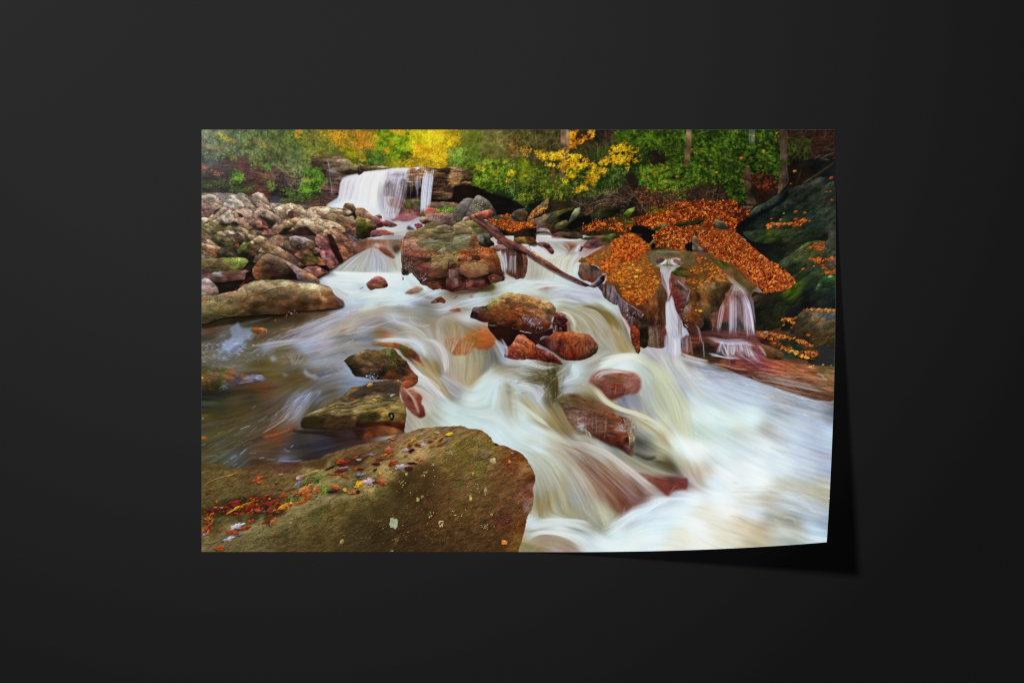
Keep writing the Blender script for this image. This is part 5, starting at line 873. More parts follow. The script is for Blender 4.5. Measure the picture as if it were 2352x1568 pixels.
    # arched boulder
    R('B1', '790,520 830,460 880,400 930,340 1020,313 1100,338 1250,400 1320,440 1500,540 1620,600 1700,650 1745,722 1650,705 1450,692 1200,687 1000,692 880,692 810,655 780,560', '950,350,946e54 1050,330,8c6c5a 1150,380,846450 1230,420,8a6c58 900,420,7a5638 850,500,944c24 840,620,844420 900,660,7c5428 950,450,54381f 1050,500,34201a 1000,580,301a12 1100,600,3c1a16 1180,520,4c3420 1200,470,664c38 1250,560,2c2416 1330,520,3a241c 1350,620,241210 1250,660,241410 1150,430,6a4c34 1000,650,5c3c1c 1100,670,32160f', amp=.6, sc=8, vol=.2, **k)
    R('B1', '1215,395 1320,438 1500,538 1620,600 1700,650 1748,725 1560,700 1440,668 1405,600 1310,490', '1300,440,a48478 1400,520,8c8284 1500,560,a07458 1450,620,84706a 1550,640,9c6040 1650,660,a87450 1700,700,8c6048 1350,500,8c5c48', amp=.5, sc=6, wet=.15, **k)
    # long foreground ledge
    R('B1', '40,1240 300,1200 900,1130 1500,1100 2080,1060 1900,1130 1400,1170 1200,1230 900,1250 500,1320 40,1380', '300,1260,2a2414 700,1230,241e12 1200,1180,2a180f 1700,1120,3a2414', amp=.4, vol=0, soft=3, alpha=.9)
    R('B1', '40,945 250,905 450,860 560,830 640,770 740,730 830,700 950,690 1100,688 1300,690 1430,740 1650,740 1780,770 1880,800 1960,900 2080,980 2105,1040 2060,1082 1850,1100 1600,1130 1400,1130 1250,1180 1000,1180 700,1200 480,1215 300,1240 40,1300', '150,960,8a7458 150,1000,807244 100,1120,7a6e40 400,930,86704a 400,1080,82703e 600,850,8e7450 550,950,8c7048 800,760,907e54 950,740,8c7c58 1100,720,8a7c50 1250,740,948460 1050,800,8a7450 1400,790,8c6c44 1500,770,b09a6c 1650,780,b4a074 1750,790,a88c60 1900,850,966038 1800,920,a87844 1700,870,8a6640 1880,960,9c6034 1500,850,78623a 1500,950,5c4424 1200,850,8c6c42 1200,920,6c4c2c 1200,1000,5c3a20 900,930,7c5832 750,960,8c6438 650,1030,80582c 900,1050,3e3218 1050,1000,4c3218 1300,1090,4e2a16 1700,1000,60381c 1900,1030,7a4424 2000,1040,6a4430 500,1150,74602e 350,1150,8a7034 650,1100,6a4a24 700,1170,443418 800,1100,38280f 300,1210,4a3e20 100,1220,544a28 1500,1050,442410', amp=.62, sc=9, ang=8, vol=.3, **k)
    leaves('B1', '1440,740 1650,745 1780,775 1760,800 1600,790 1480,770', 40, 'b4a474 ccc090', L=(2, 4), asp=(.7, 1)); leaves('B1', '50,960 130,960 130,1000 50,1000', 14, 'a0401c b85c24', L=(3, 6)); leaves('B1', '450,880 540,860 540,890 460,900', 9, 'a83c18 c05428', L=(3, 5)); leaves('B1', '150,940 400,910 380,960 160,990', 9, '702c24', L=(3, 5))
    stamp_pts('B1', '900,735,8,a09898 560,840,7,54484c 620,830,5,4c4040 1340,1165,6,c49088 1110,1265,6,8a5c24')
    lines('B1', '''310,1180 300,1120 340,1060 430,1030 500,1010 | 1 | 2c200f
620,1030 690,960 760,920 880,890 950,870 1050,825 1180,800 1290,790 | 1.4 | 2c1c10
660,800 700,850 715,900 700,940 | 1 | 34240f
430,1000 460,960 480,910 | 1 | 3a2c14
300,1180 380,1190 470,1200 560,1180 | 1 | 8c7830
640,1030 650,1090 700,1150 | 1 | 3c2810
700,960 770,990 | .9 | 3c2810''')
    lines('B1', '''1430,690 1600,705 1720,740 1800,765 1900,800 1950,900 2040,980 2080,1050 | 3.2 | 5c4040 | .9
1430,685 1560,695 1700,730 1850,770 | .9 | a08c98 | .9
1880,790 1960,880 2040,960 2090,1020 2080,1060 | 1.3 | b09ca0 | .9
1960,920 2040,1010 2070,1060 | 1 | c4b4b8 | .7
1990,900 2060,960 2095,1010 | .9 | 9c8c94 | .8
740,1300 850,1270 950,1250 1070,1220 | 1.4 | 7c7c84 | .8
600,1320 700,1320 820,1290 | 1 | 54585c | .7''')
    leaves('B1', '1240,1200 1300,1150 1400,1130 1430,1160 1330,1190 1260,1220', 30, '54281c 8a5448 b08078', L=(2, 4))
    # left pool: reflected sky and drifting foam
    foam = 'a0b0d4 8fa0c8 b4c0dc'
    for s in ('470,1350 560,1320 620,1380 750,1390 720,1430 830,1480 760,1500 720,1560 560,1640 400,1680 330,1600 440,1530 500,1460', ): R('B1', s, '500,1400,8394b8 600,1480,92a2c6 450,1560,9cabce 600,1600,94a4c8', amp=.12, vol=0, crack=0, rough=9, soft=3, alpha=.62, hue=.02, grain=0)
    dashes('B1', '300,1340 800,1380 760,1568 300,1568', 60, '4c4834 6c6c60 a4b0cc', (6, 20), (.8, 2), (-30, 10), .5)
    dashes('C1', '60,80 420,90 700,60 640,250 500,300 240,330 60,330', 110, foam, (5, 18), (1, 2.6), (-30, 25), .8)
    dashes('C1', '60,200 880,200 900,340 560,420 100,400', 90, '7c88a4 98a8c8', (4, 13), (.7, 1.6), (-20, 20), .7)
    dashes('C1', '700,0 1300,0 1200,260 760,260', 60, '7c88a4 98a8c8', (6, 20), (.8, 2), (-40, 0), .6)
    dashes('C1', '1250,200 2200,150 2200,500 1900,600 1300,420', 130, '5c5440 8c94a8 a8b0c8', (8, 30), (.8, 2.4), (-50, 40), .45)
    dashes('B1', '1300,1350 2300,1100 2352,1568 1100,1568', 150, '5c4c38 a8acc4 c8cce0 8c8074', (10, 36), (.8, 2.2), (-40, -5), .5)
    R('B1', '770,1420 800,1375 880,1370 980,1385 960,1430 880,1460 820,1450', '830,1400,8a5020 920,1400,a05c34 880,1440,7c4c20', amp=.3, vol=.3)
    lines('B1', '970,1390 985,1410 980,1440 | 1.6 | b8a8a0'); stamp_pts('C1', '795,105,8,b09c60 60,130,8,7c5c34')
    for a in ('1060,260 1120,280 1140,320 1080,340 1040,310', '1540,440 1590,500 1720,550 1700,590 1580,560 1520,500', '1210,500 1310,545 1250,545'):
        R('C1', a, '9ca8c4', amp=.2, vol=0, crack=0, soft=4, alpha=.55, grain=0)
    fan('C1', '1250,180 1300,280 1340,400', '1560,240 1500,320 1400,400', 30, '8c94ac a8b0c8', w=(1, 3), a=.3)
    fan('C1', '700,90 1200,30 1700,-40', '900,200 1400,80 2000,60', 50, 'a0a8c4 b8bccc 8c8c9c', w=(1, 3), a=.28)
    fan('B1', '1100,1480 1500,1330 1900,1180 2150,1080', '1300,1640 1700,1500 2000,1330 2352,1250', 120, '7c7480 a4a8c0 c0c8dc 9c9088', w=(.8, 2.6), a=.4, t0=(0, .6), t1=(.4, 1))
    fan('C1', '1700,120 1500,160 1600,180', '2200,60 2100,180 1800,260', 40, 'b0b4cc 8c8c98', w=(1, 2.5), a=.3)
    dashes('C1', '1350,860 1600,720 1800,800 1600,1000 1400,1100 1200,1200 950,1340 1100,1100', 80, '7c84a0 98a4c0 a8b0cc', (8, 30), (.8, 2.4), (-62, -35), .5)
    dashes('C1', '60,1250 1100,1050 1300,1200 900,1500 300,1540 60,1540', 60, '5c6474 7c88a0', (6, 22), (.7, 1.6), (-35, -12), .5)
    lines('C1', '''930,1360 1100,1260 1230,1170 1310,1090 | 2.4 | a4a8c4 | .9
1290,1190 1390,1120 1480,1000 1450,980 1380,1080 | 2.6 | 98a4c4 | .8
1350,920 1450,860 1560,820 1650,760 | 2.2 | 9ca8c8 | .8
600,1310 700,1270 750,1260 | 2 | a4b0d0 | .9
740,1360 800,1310 850,1270 | 1.6 | 8c8c98 | .8
510,1410 600,1370 690,1340 | 1.2 | 7c8490 | .8
270,1370 370,1330 | 1.1 | 7c8488 | .8
240,1520 330,1490 400,1460 | 1.1 | 8088a0 | .8
1200,1030 1240,1000 1300,970 | 2.4 | 8c94ac | .7
860,1200 920,1170 990,1120 | 2 | 7c8898 | .8
50,1155 85,1150 | 2 | a0b4d0
50,1540 110,1520 | 1.3 | 8090a4
640,1550 780,1480 | 1.3 | 7484a0 | .8
780,1010 810,980 830,975 | 2 | 8090ac | .8
2100,400 2180,500 2300,580 2400,600 | 3 | 98a4c4 | .7''')
    lines('D1', '''100,190 180,170 290,165 | 1.3 | 8490ac | .8
110,285 180,260 280,235 | 1.3 | 8c98bc | .9
460,220 520,180 560,160 | 3.4 | 8c9cc0 | .8
600,150 650,110 700,65 | 3 | 8c9cc0 | .8
360,285 440,240 | 1.4 | 8490ac
490,320 540,290 570,280 | 2 | 8894b0 | .8
730,135 840,130 | 1.6 | 7c88a4 | .8
880,210 920,195 955,200 | 2.2 | 90a0c4 | .9
1140,240 1250,240 1350,250 1500,230 | 2.4 | 8c9cc8 | .9
980,225 1110,220 | 1.3 | 7c8cac
1160,205 1310,205 | 1.3 | 7484a8
1235,60 1260,90 1320,105 | 2 | 8c98bc | .9
1330,45 1370,20 | 1.6 | a0b8d8
300,130 380,105 440,85 | 1.1 | 747c8c
150,75 250,20 330,0 | 1 | 6c7480
230,330 370,320 | 1.1 | 6c7480
560,335 600,330 | 1.1 | 7484a0''')
    # sunken stone in the pool
    R('C1', '40,430 200,415 430,430 560,500 700,520 900,535 995,585 900,625 700,645 550,680 440,735 300,762 150,742 40,702', '150,450,5c5c30 350,470,54582c 250,520,6a5034 450,540,8c5834 650,560,7c5034 120,600,6c4c28 300,650,464420 150,680,4c3c1c 600,610,4c4c58 750,600,686478 880,570,848098 380,710,54585c 300,700,34381f 850,620,34323c', amp=.5, sc=6, ang=5, vol=.15, wet=.12, rough=2.5, alpha=.93)
    fan('C1', '640,560 760,530 870,540 980,580', '460,620 560,660 700,640 900,610', 40, '34343f 8480a0 b4b0c8', w=(.6, 1.2), a=.6, t0=(0, .7), t1=(.2, 1))
    lines('C1', '300,730 350,690 430,710 | 1.6 | 8890a0 | .8'); stamp_pts('C1', '437,470,9,c04420 60,573,9,c0a020')
    # small mossy boulder and ledge at the pool outlet (C2 frame)
    R('C2', '-210,330 -150,280 -100,250 0,208 120,165 250,170 340,165 430,143 520,168 580,240 690,330 750,430 820,500 852,560 850,640 780,705 640,722 600,612 480,602 300,602 200,592 0,560 -50,552 -110,460 -190,350', '50,250,64482c 300,300,5a4628 150,320,64502f 0,220,7c6c4c 450,190,5c5c30 500,220,3a3a1c 600,330,44301c 600,430,36281a 650,500,3a2c1c 300,400,54382a 200,520,443630 100,450,5c4030 700,580,8c4c2c 450,560,7c3c20 780,600,94502c 700,680,a04c28 0,470,3a2c20 -60,480,24241a 350,470,262a1c -100,330,38301a', amp=.75, sc=7, vol=.32, wet=.1)
    lines('C2', '0,215 120,175 250,178 340,170 430,150 500,165 | .9 | 8c7c64 | .7\n30,215 60,205 85,195 | 2 | c0a054'); leaves('C2', '430,180 520,200 560,400 480,420 440,300', 60, '54602c 7c7c3c', L=(2, 4), dens=.4)
    leaves('C2', '80,530 250,530 240,590 120,590', 60, '7c7c8c a8a8b8', L=(1.5, 3))
    R('C2', '-830,1240 -790,1150 -700,1080 -480,990 -400,900 -250,850 -150,760 -80,700 0,700 200,640 400,610 540,598 612,650 590,800 625,905 672,950 690,1050 668,1330 640,1352 500,1290 300,1260 100,1290 0,1290 -300,1310 -600,1310 -800,1300', '-750,1200,3a3018 -720,1100,6a6038 -600,1070,968858 -560,1150,52401f -500,1200,382418 -430,1220,3a2a1c -300,1050,7c6c44 -100,950,6c6040 -300,900,5c5034 0,850,605638 100,750,4a3c30 400,700,443428 200,720,382c20 400,640,544434 150,850,86744a 250,830,9a8658 400,870,50462e 100,1000,80703e 400,1020,90783e 500,930,8c7c48 600,1000,86743e 50,1130,54441c 350,1150,866c38 600,1150,705828 200,1120,3a3214 0,1250,3a1c14 400,1230,64301a 620,1280,6c2414 -400,1250,442e1c -100,1080,604c2a -200,1220,40301c 550,770,5c4430 0,1050,8a744a 300,1000,7c6c3c -50,1040,9a8454', amp=.8, sc=8, ang=-6, stretch=3, vol=.18, crack=.12)
    lines('C1', '''1850,1000 1930,950 2020,935 2150,940 2300,885 | 1.8 | a89468 | .9
1660,1080 1760,1045 1850,1040 | 1.6 | 9c905c | .8
2020,1130 2090,1090 2200,1070 2380,1030 | 2 | a08858 | .9
1850,1040 1990,1000 2150,1000 2303,990 | 1 | 3c3424 | .8
1820,1140 1950,1160 2150,1150 | 1 | 3c3020 | .8''')
    lines('C1', '''1660,1090 1760,1060 1850,1050 1990,1010 2150,1000 2303,960 | 2.6 | 2c2414 | .9
2303,1100 2200,1110 2100,1130 2010,1150 1900,1240 1700,1260 | 2.8 | 2c2212 | .7
1500,1270 1700,1300 1900,1310 2100,1300 2303,1290 | 2.4 | 1e1810 | .8
1560,1130 1620,1080 1700,1060 1800,1050 | 3.4 | a0946a | .8
1880,990 1960,940 2050,920 2170,940 2260,900 2340,870 | 2.4 | a8966c | .8''')
    lines('C2', '''0,1075 150,1045 350,1000 520,950 640,935 | 3 | a08c5c | .75
0,950 200,930 330,890 480,900 580,905 | 2.2 | 2e2414 | .8
0,860 100,870 260,800 400,860 | 1.6 | 3c301c | .7
90,890 200,810 330,850 400,890 | 2.4 | a08c60 | .6
100,1240 300,1210 500,1215 640,1260 | 2.6 | 30120a | .8
660,960 680,1100 650,1300 | 1.4 | 5c3c24 | .7''')
    lines('C2', '''0,1020 200,980 420,920 480,910 | 1.6 | a08c5c | .8
0,1050 300,1000 640,940 | 1 | 5c5030 | .7
200,745 220,715 330,700 450,720 | .9 | a8a0a8 | .7
330,590 450,600 540,600 590,640 | .9 | 94846c | .8
120,1250 330,1235 500,1260 | .9 | a47c54 | .8''')
    R('C2', '205,750 240,712 340,705 400,740 330,770 240,770', '300,740,3c1c0f 340,730,7c4c20', amp=.4)
    R('C2', '430,1090 450,1070 500,1070 520,1110 510,1170 470,1180 440,1130', '475,1120,262414'); R('C2', '460,1110 490,1105 490,1150 465,1140', '8c9068')
    R('C2', '180,1120 200,1080 270,1060 240,1150 190,1190', '3a3c18')
    stamp_pts('C2', '355,730,14,c07020 230,890,15,b88430 330,1055,16,a4582c 430,990,9,9c4c28 490,820,16,8c94a8 220,930,12,6c6870 165,675,20,b08428 575,735,12,a04418 570,615,9,b07830'); stamp_pts('C1', '2230,712,13,a05018 2220,880,15,9c3c1c 1850,975,9,803420')
    for p_, c_ in (('-790,1150 -720,1110 -620,1110 -500,1150 -480,1230 -560,1300 -760,1290 -830,1240', '2a2414'), ('-480,1180 -300,1130 -150,1120 -60,1170 -80,1240 -200,1290 -480,1300', '44301f'), ('0,1130 60,1110 250,1080 330,1120 250,1190 100,1230 0,1220', '3c3018'), ('-40,1240 120,1215 400,1225 600,1270 650,1330 500,1290 100,1290', '3a1a10'), ('-90,790 0,740 200,690 500,650 600,680 590,790 400,800 200,820 0,850 -150,870', '40332a')):
        R('C2', p_, c_, amp=.9, soft=3, vol=.1, alpha=.75, stretch=3, ang=-8)
    # submerged shelf below it
    R('C2', '-900,1320 -500,1330 0,1300 300,1260 520,1290 660,1352 660,1400 500,1400 300,1420 0,1470 -500,1400 -900,1360', '-500,1350,2c221c 0,1350,301a14 200,1320,5c2814 450,1330,844420 520,1320,a05a24 400,1380,6c3c1c 600,1380,4c3c38 150,1400,7c3c1c -100,1420,3c2c30', amp=.4, soft=2, alpha=.9, vol=.1)
    R('C1', '950,1400 1100,1380 1250,1330 1400,1260 1450,1270 1350,1340 1200,1400 1000,1440', '1050,1400,9c5024 1250,1350,8c4c30 1400,1280,7c4430', amp=.3, soft=3, alpha=.85)
    R('C1', '40,1425 130,1430 90,1465 40,1465', 'a06028', soft=2)
    # ochre shelf under the flow
    R('C2', '200,60 450,55 650,105 830,200 885,300 960,420 945,455 800,370 650,255 560,165 380,130 200,105', '300,80,8c6c44 450,90,a0682c 550,140,8c4c20 620,170,4c4a20 750,230,5c3c1c 850,300,8a3c1c 820,270,4c2430 900,380,9c6430', amp=.4, soft=2, alpha=.95, vol=.2)
    R('C2', '600,700 640,690 700,740 800,740 920,830 900,930 940,1000 962,1120 870,1145 800,1100 700,1000 620,850', '700,780,8a5440 800,800,9c6440 870,880,8c4430 750,900,7c3424 850,1000,843420 900,1080,7c3024 700,950,7c4438 820,1080,945040', amp=.4, soft=2, alpha=.95, vol=.2)
    fan('C2', '605,690 650,720 760,850 860,1110', '640,700 720,780 830,900 900,1120', 30, '94705f b8a094 d0c4bc', w=(1, 2.6), a=.3)
    R('C2', '1230,0 1500,0 1620,0 1940,-10 1955,80 1880,150 1750,165 1650,130 1600,220 1500,240 1400,250 1300,200', '1300,50,a07c60 1400,100,a05c34 1500,200,b0602c 1550,100,a0642c 1700,80,b4602c 1850,50,c06028 1850,130,b85020 1920,60,b05824 1450,30,9c6c48 1650,50,7c5c24', amp=.4, soft=3, alpha=.85, vol=.15, ang=80)
    R('B2', '1560,1500 1650,1450 1800,1410 1870,1430 1940,1500 1960,1580 1600,1580', '1650,1500,a0642c 1850,1450,c4642c 1900,1500,b85828', amp=.4, soft=3, alpha=.8, vol=.1)
    R('C2', '2100,200 2130,130 2200,60 2303,0 2400,-20 2400,280 2300,310 2200,300', '2250,150,80302c 2200,250,70242a 2300,50,8c4c40', soft=2, alpha=.85)
    # -------- the brown boulder in the middle (B3 frame)
    R('B3', '-420,1290 -200,1340 100,1440 330,1440 480,1380 480,1480 330,1500 300,1568 200,1640 -100,1640 -250,1600 -420,1400', '0,1480,261410 300,1480,34181a -250,1420,30180f', amp=.4, vol=0)
    R('B3', '520,1180 580,1150 640,1170 700,1240 715,1260 700,1300 690,1440 560,1455 500,1400 480,1330', '600,1180,7c4440 560,1220,4a2018 650,1240,4c201c 600,1350,3c1812 540,1300,44201c 660,1400,38180f', amp=.7, wet=.35)
    lines('B3', '560,1160 620,1180 690,1240 | .9 | c0a0a0\n500,1310 560,1300 610,1340 | .8 | a05438')
    fan('B3', '480,1300 470,1400 440,1460', '545,1320 555,1400 560,1460', 14, '8c8c9c b8b8c4', w=(.8, 1.6), a=.5)
    R('B3', '690,1300 700,1270 730,1290 760,1400 800,1450 700,1450', '730,1380,8a5440 740,1440,7c5c44', soft=2, alpha=.8)
    R('B3', '-700,1210 -660,1110 -640,1085 -560,1070 -480,1060 -400,1010 -330,960 -220,890 -130,868 0,888 180,920 330,980 470,1020 532,1090 522,1180 480,1250 472,1320 420,1400 330,1445 200,1450 0,1410 -150,1360 -300,1310 -450,1300 -640,1250', '-620,1110,54444c -640,1180,2a1a18 -540,1150,4c3420 -420,1030,6c6030 -480,1080,4c3c20 -300,980,7c6c40 -200,900,8a7a4c 0,925,a47c50 120,960,a47848 250,1010,a0703f 350,1000,8c6c40 450,1060,806038 480,1100,6c4c30 440,1150,5c4a34 400,1200,80603c 300,1130,986440 200,1080,9c683c 0,1050,8c5830 -150,950,84603a -200,1050,804c2a -350,1100,7a4824 -350,1180,703418 -100,1200,783618 150,1230,80401f 50,1150,8c4c24 300,1350,703c2c 430,1330,843a18 450,1270,7c5048 100,1350,5a2410 -550,1220,602c1c 200,1310,745460 250,1400,50200f -100,1320,481e10', amp=.85, sc=7, vol=.36, hue=.04, grain=.13, wet=.12)
    leaves('B3', '50,1210 250,1240 340,1340 320,1390 180,1340 80,1280', 150, '6a5058 8c7c90 a89cb0', L=(2, 4), asp=(.3, .6), ang=(0, 60), dens=.4)
    leaves('B3', '-200,980 100,980 350,1080 300,1180 0,1150', 120, '4c2414 6a3418', L=(1.5, 3), asp=(.6, 1), dens=.45)
    lines('B3', '-680,1120 -600,1090 -540,1100 | 1.2 | a898b0 | .9\n330,1000 370,1060 420,1120 430,1200 | 1 | 40301c | .8\n-500,1050 -400,1000 -330,950 | .9 | a08c54 | .7')
    leaves('B3', '-440,960 -340,960 -380,1060 -440,1080', 40, '6c7c28 94983c', L=(2, 4))
    # red stones under it
    R('C3', '-210,260 -150,150 -60,40 -20,-30 60,-50 120,0 200,60 300,150 400,180 500,240 560,300 640,372 600,388 430,352 200,312 0,312 -150,295', '0,20,b0684c 50,80,a05430 100,200,94441f 150,100,9c4824 250,160,7c2c14 350,230,742414 400,210,94505c 500,310,6c1c10 -100,200,8a3420 -150,270,7a3430 200,270,80280f 50,280,80381f 560,340,74240f', amp=.95, vol=.3, sc=6, wet=.28, ang=40)
    R('C3', '250,60 330,20 430,-20 520,-80 650,-90 800,-80 1000,-50 1080,20 1135,110 1135,190 1070,255 960,302 800,325 680,315 550,250 480,200 400,150', '500,-40,94401f 600,-40,a44c20 750,-30,a45428 850,20,94441f 700,80,843418 600,150,6c2818 850,200,94380f 1000,150,6c4030 750,290,80280f 1100,150,5c4834 350,50,3a1812 450,120,5c2c24 950,30,a04824 1050,90,703c24 1000,250,54301c 560,80,5c2c2c', amp=.9, vol=.32, sc=6, wet=.15, ang=80)
    lines('C3', '690,110 780,90 860,30 1000,20 1080,40 | 1 | c08c80 | .7\n170,50 185,200 160,290 | .8 | b06c40 | .6\n660,160 655,250 660,360 | 1 | a86c54 | .8\n850,150 845,320 | .8 | a08474 | .7\n560,250 660,310 850,318 980,295 | 1.6 | 1e0c08 | .9')
    fan('C3', '420,-30 410,60 400,180', '560,-60 540,80 520,230', 14, '6c4c54 8c7c84', w=(.7, 1.5), a=.4)
    fan('C3', '640,20 640,100 640,280', '1050,60 1030,150 1000,280', 36, '8c4438 b07c70 a06c64', w=(.7, 1.6), a=.3, t0=(0, .4), t1=(.4, 1))
    # stones under the big flow
    R('C3', '1010,640 1030,580 1100,500 1250,455 1450,465 1650,500 1745,580 1755,700 1700,790 1500,830 1350,895 1250,860 1200,790 1080,690', '1300,540,7c5444 1400,600,80482c 1400,700,84301c 1150,600,8c5c50 1600,620,9c6458 1350,850,80402c 1200,700,844030 1550,560,8a5440 1500,780,7c342c 1650,720,9c5c50 1300,780,803c34', amp=.5, soft=4, alpha=.93, vol=.25)
    fan('C3', '1150,640 1200,540 1350,500 1500,500', '1060,600 1150,500 1350,460 1650,520', 40, 'b8a8ac d0c8c8', w=(1, 2.6), a=.32)
    fan('C3', '1280,640 1270,740 1280,840', '1700,620 1690,740 1600,850', 40, 'a0685c b88c84 c8b4b0', w=(.8, 1.8), a=.28, t0=(0, .5))
    lines('C3', '1290,650 1380,635 1500,660 1580,700 | 1 | c08474 | .5')
    R('C3', '560,860 600,820 800,800 1000,870 1200,950 1350,1020 1400,1090 1500,1130 1600,1180 1645,1220 1662,1400 1655,1568 1640,1690 1580,1690 1450,1600 1280,1530 1100,1440 950,1390 800,1350 700,1200 620,1050 570,950', '650,900,5c5034 800,900,50381f 1000,950,50341c 700,1000,604a38 900,1100,745044 1100,1100,643820 1250,1030,6c3c28 1400,1130,78401f 1500,1200,5c2c18 1550,1250,7c5c4c 1000,1250,643c34 1200,1280,704434 1300,1350,5c2c20 1200,1430,5c241a 1400,1450,6c2414 1500,1400,8c3c1c 1480,1300,94807c 800,1250,846048 880,1270,9c9c94 1600,1350,948468 1650,1500,8c7c68 1550,1450,3c1812 1450,1580,44140f 1100,1200,583428', amp=.9, sc=7, soft=4, alpha=.95, vol=.25, wet=.1)
    leaves('C3', '1400,1160 1560,1180 1540,1330 1430,1330', 70, '3c1c12 a88880 c8b0a8', L=(1.5, 3))
    R('C3', '1620,1190 1700,1290 1680,1420 1650,1568 1600,1568 1580,1400 1600,1300', '1650,1300,8a8070 1620,1450,9c8470 1590,1520,6c5a44', amp=.6, ang=80)
    fan('C3', '620,960 640,1100 720,1330', '1300,1080 1280,1200 1250,1480', 90, '84584c a88c80 bcaca4 6c4434', w=(.8, 2), a=.33, t0=(0, .6), t1=(.4, 1))
    fan('C3', '560,900 700,960 1000,1040 1300,1110', '700,800 950,850 1200,960 1500,1080', 60, '5c4030 84644c a08c70', w=(.9, 2), a=.35)
    lines('C3', '700,1190 850,1220 1020,1230 1140,1190 1260,1190 | 1.2 | a49494 | .6\n1220,1110 1300,1070 1420,1090 1500,1120 1640,1130 | 1.1 | a8987c | .7')
    fan('C3', '930,1280 960,1350 970,1420', '1010,1350 1040,1400 1060,1440', 16, '9c9c8c b0b0a0', w=(1.5, 3), a=.5)
    R('D3', '1640,140 1700,130 1850,190 1980,180 1860,240 1750,200', '30302c', soft=4, alpha=.8, amp=.3)
    R('D3', '1640,410 1900,430 2100,458 2352,495 2420,500 2420,640 2352,650 2250,660 2180,720 2150,745 2090,720 1950,600 1750,480', '1800,460,846054 2000,520,743c30 2200,560,6c3630 2300,600,783830 2100,650,7c3830 1900,520,7c4c40', amp=.25, soft=3, alpha=.9, vol=0)
    leaves('D3', '2100,560 2280,560 2300,620 2180,700', 1, '804030', L=(2, 3))
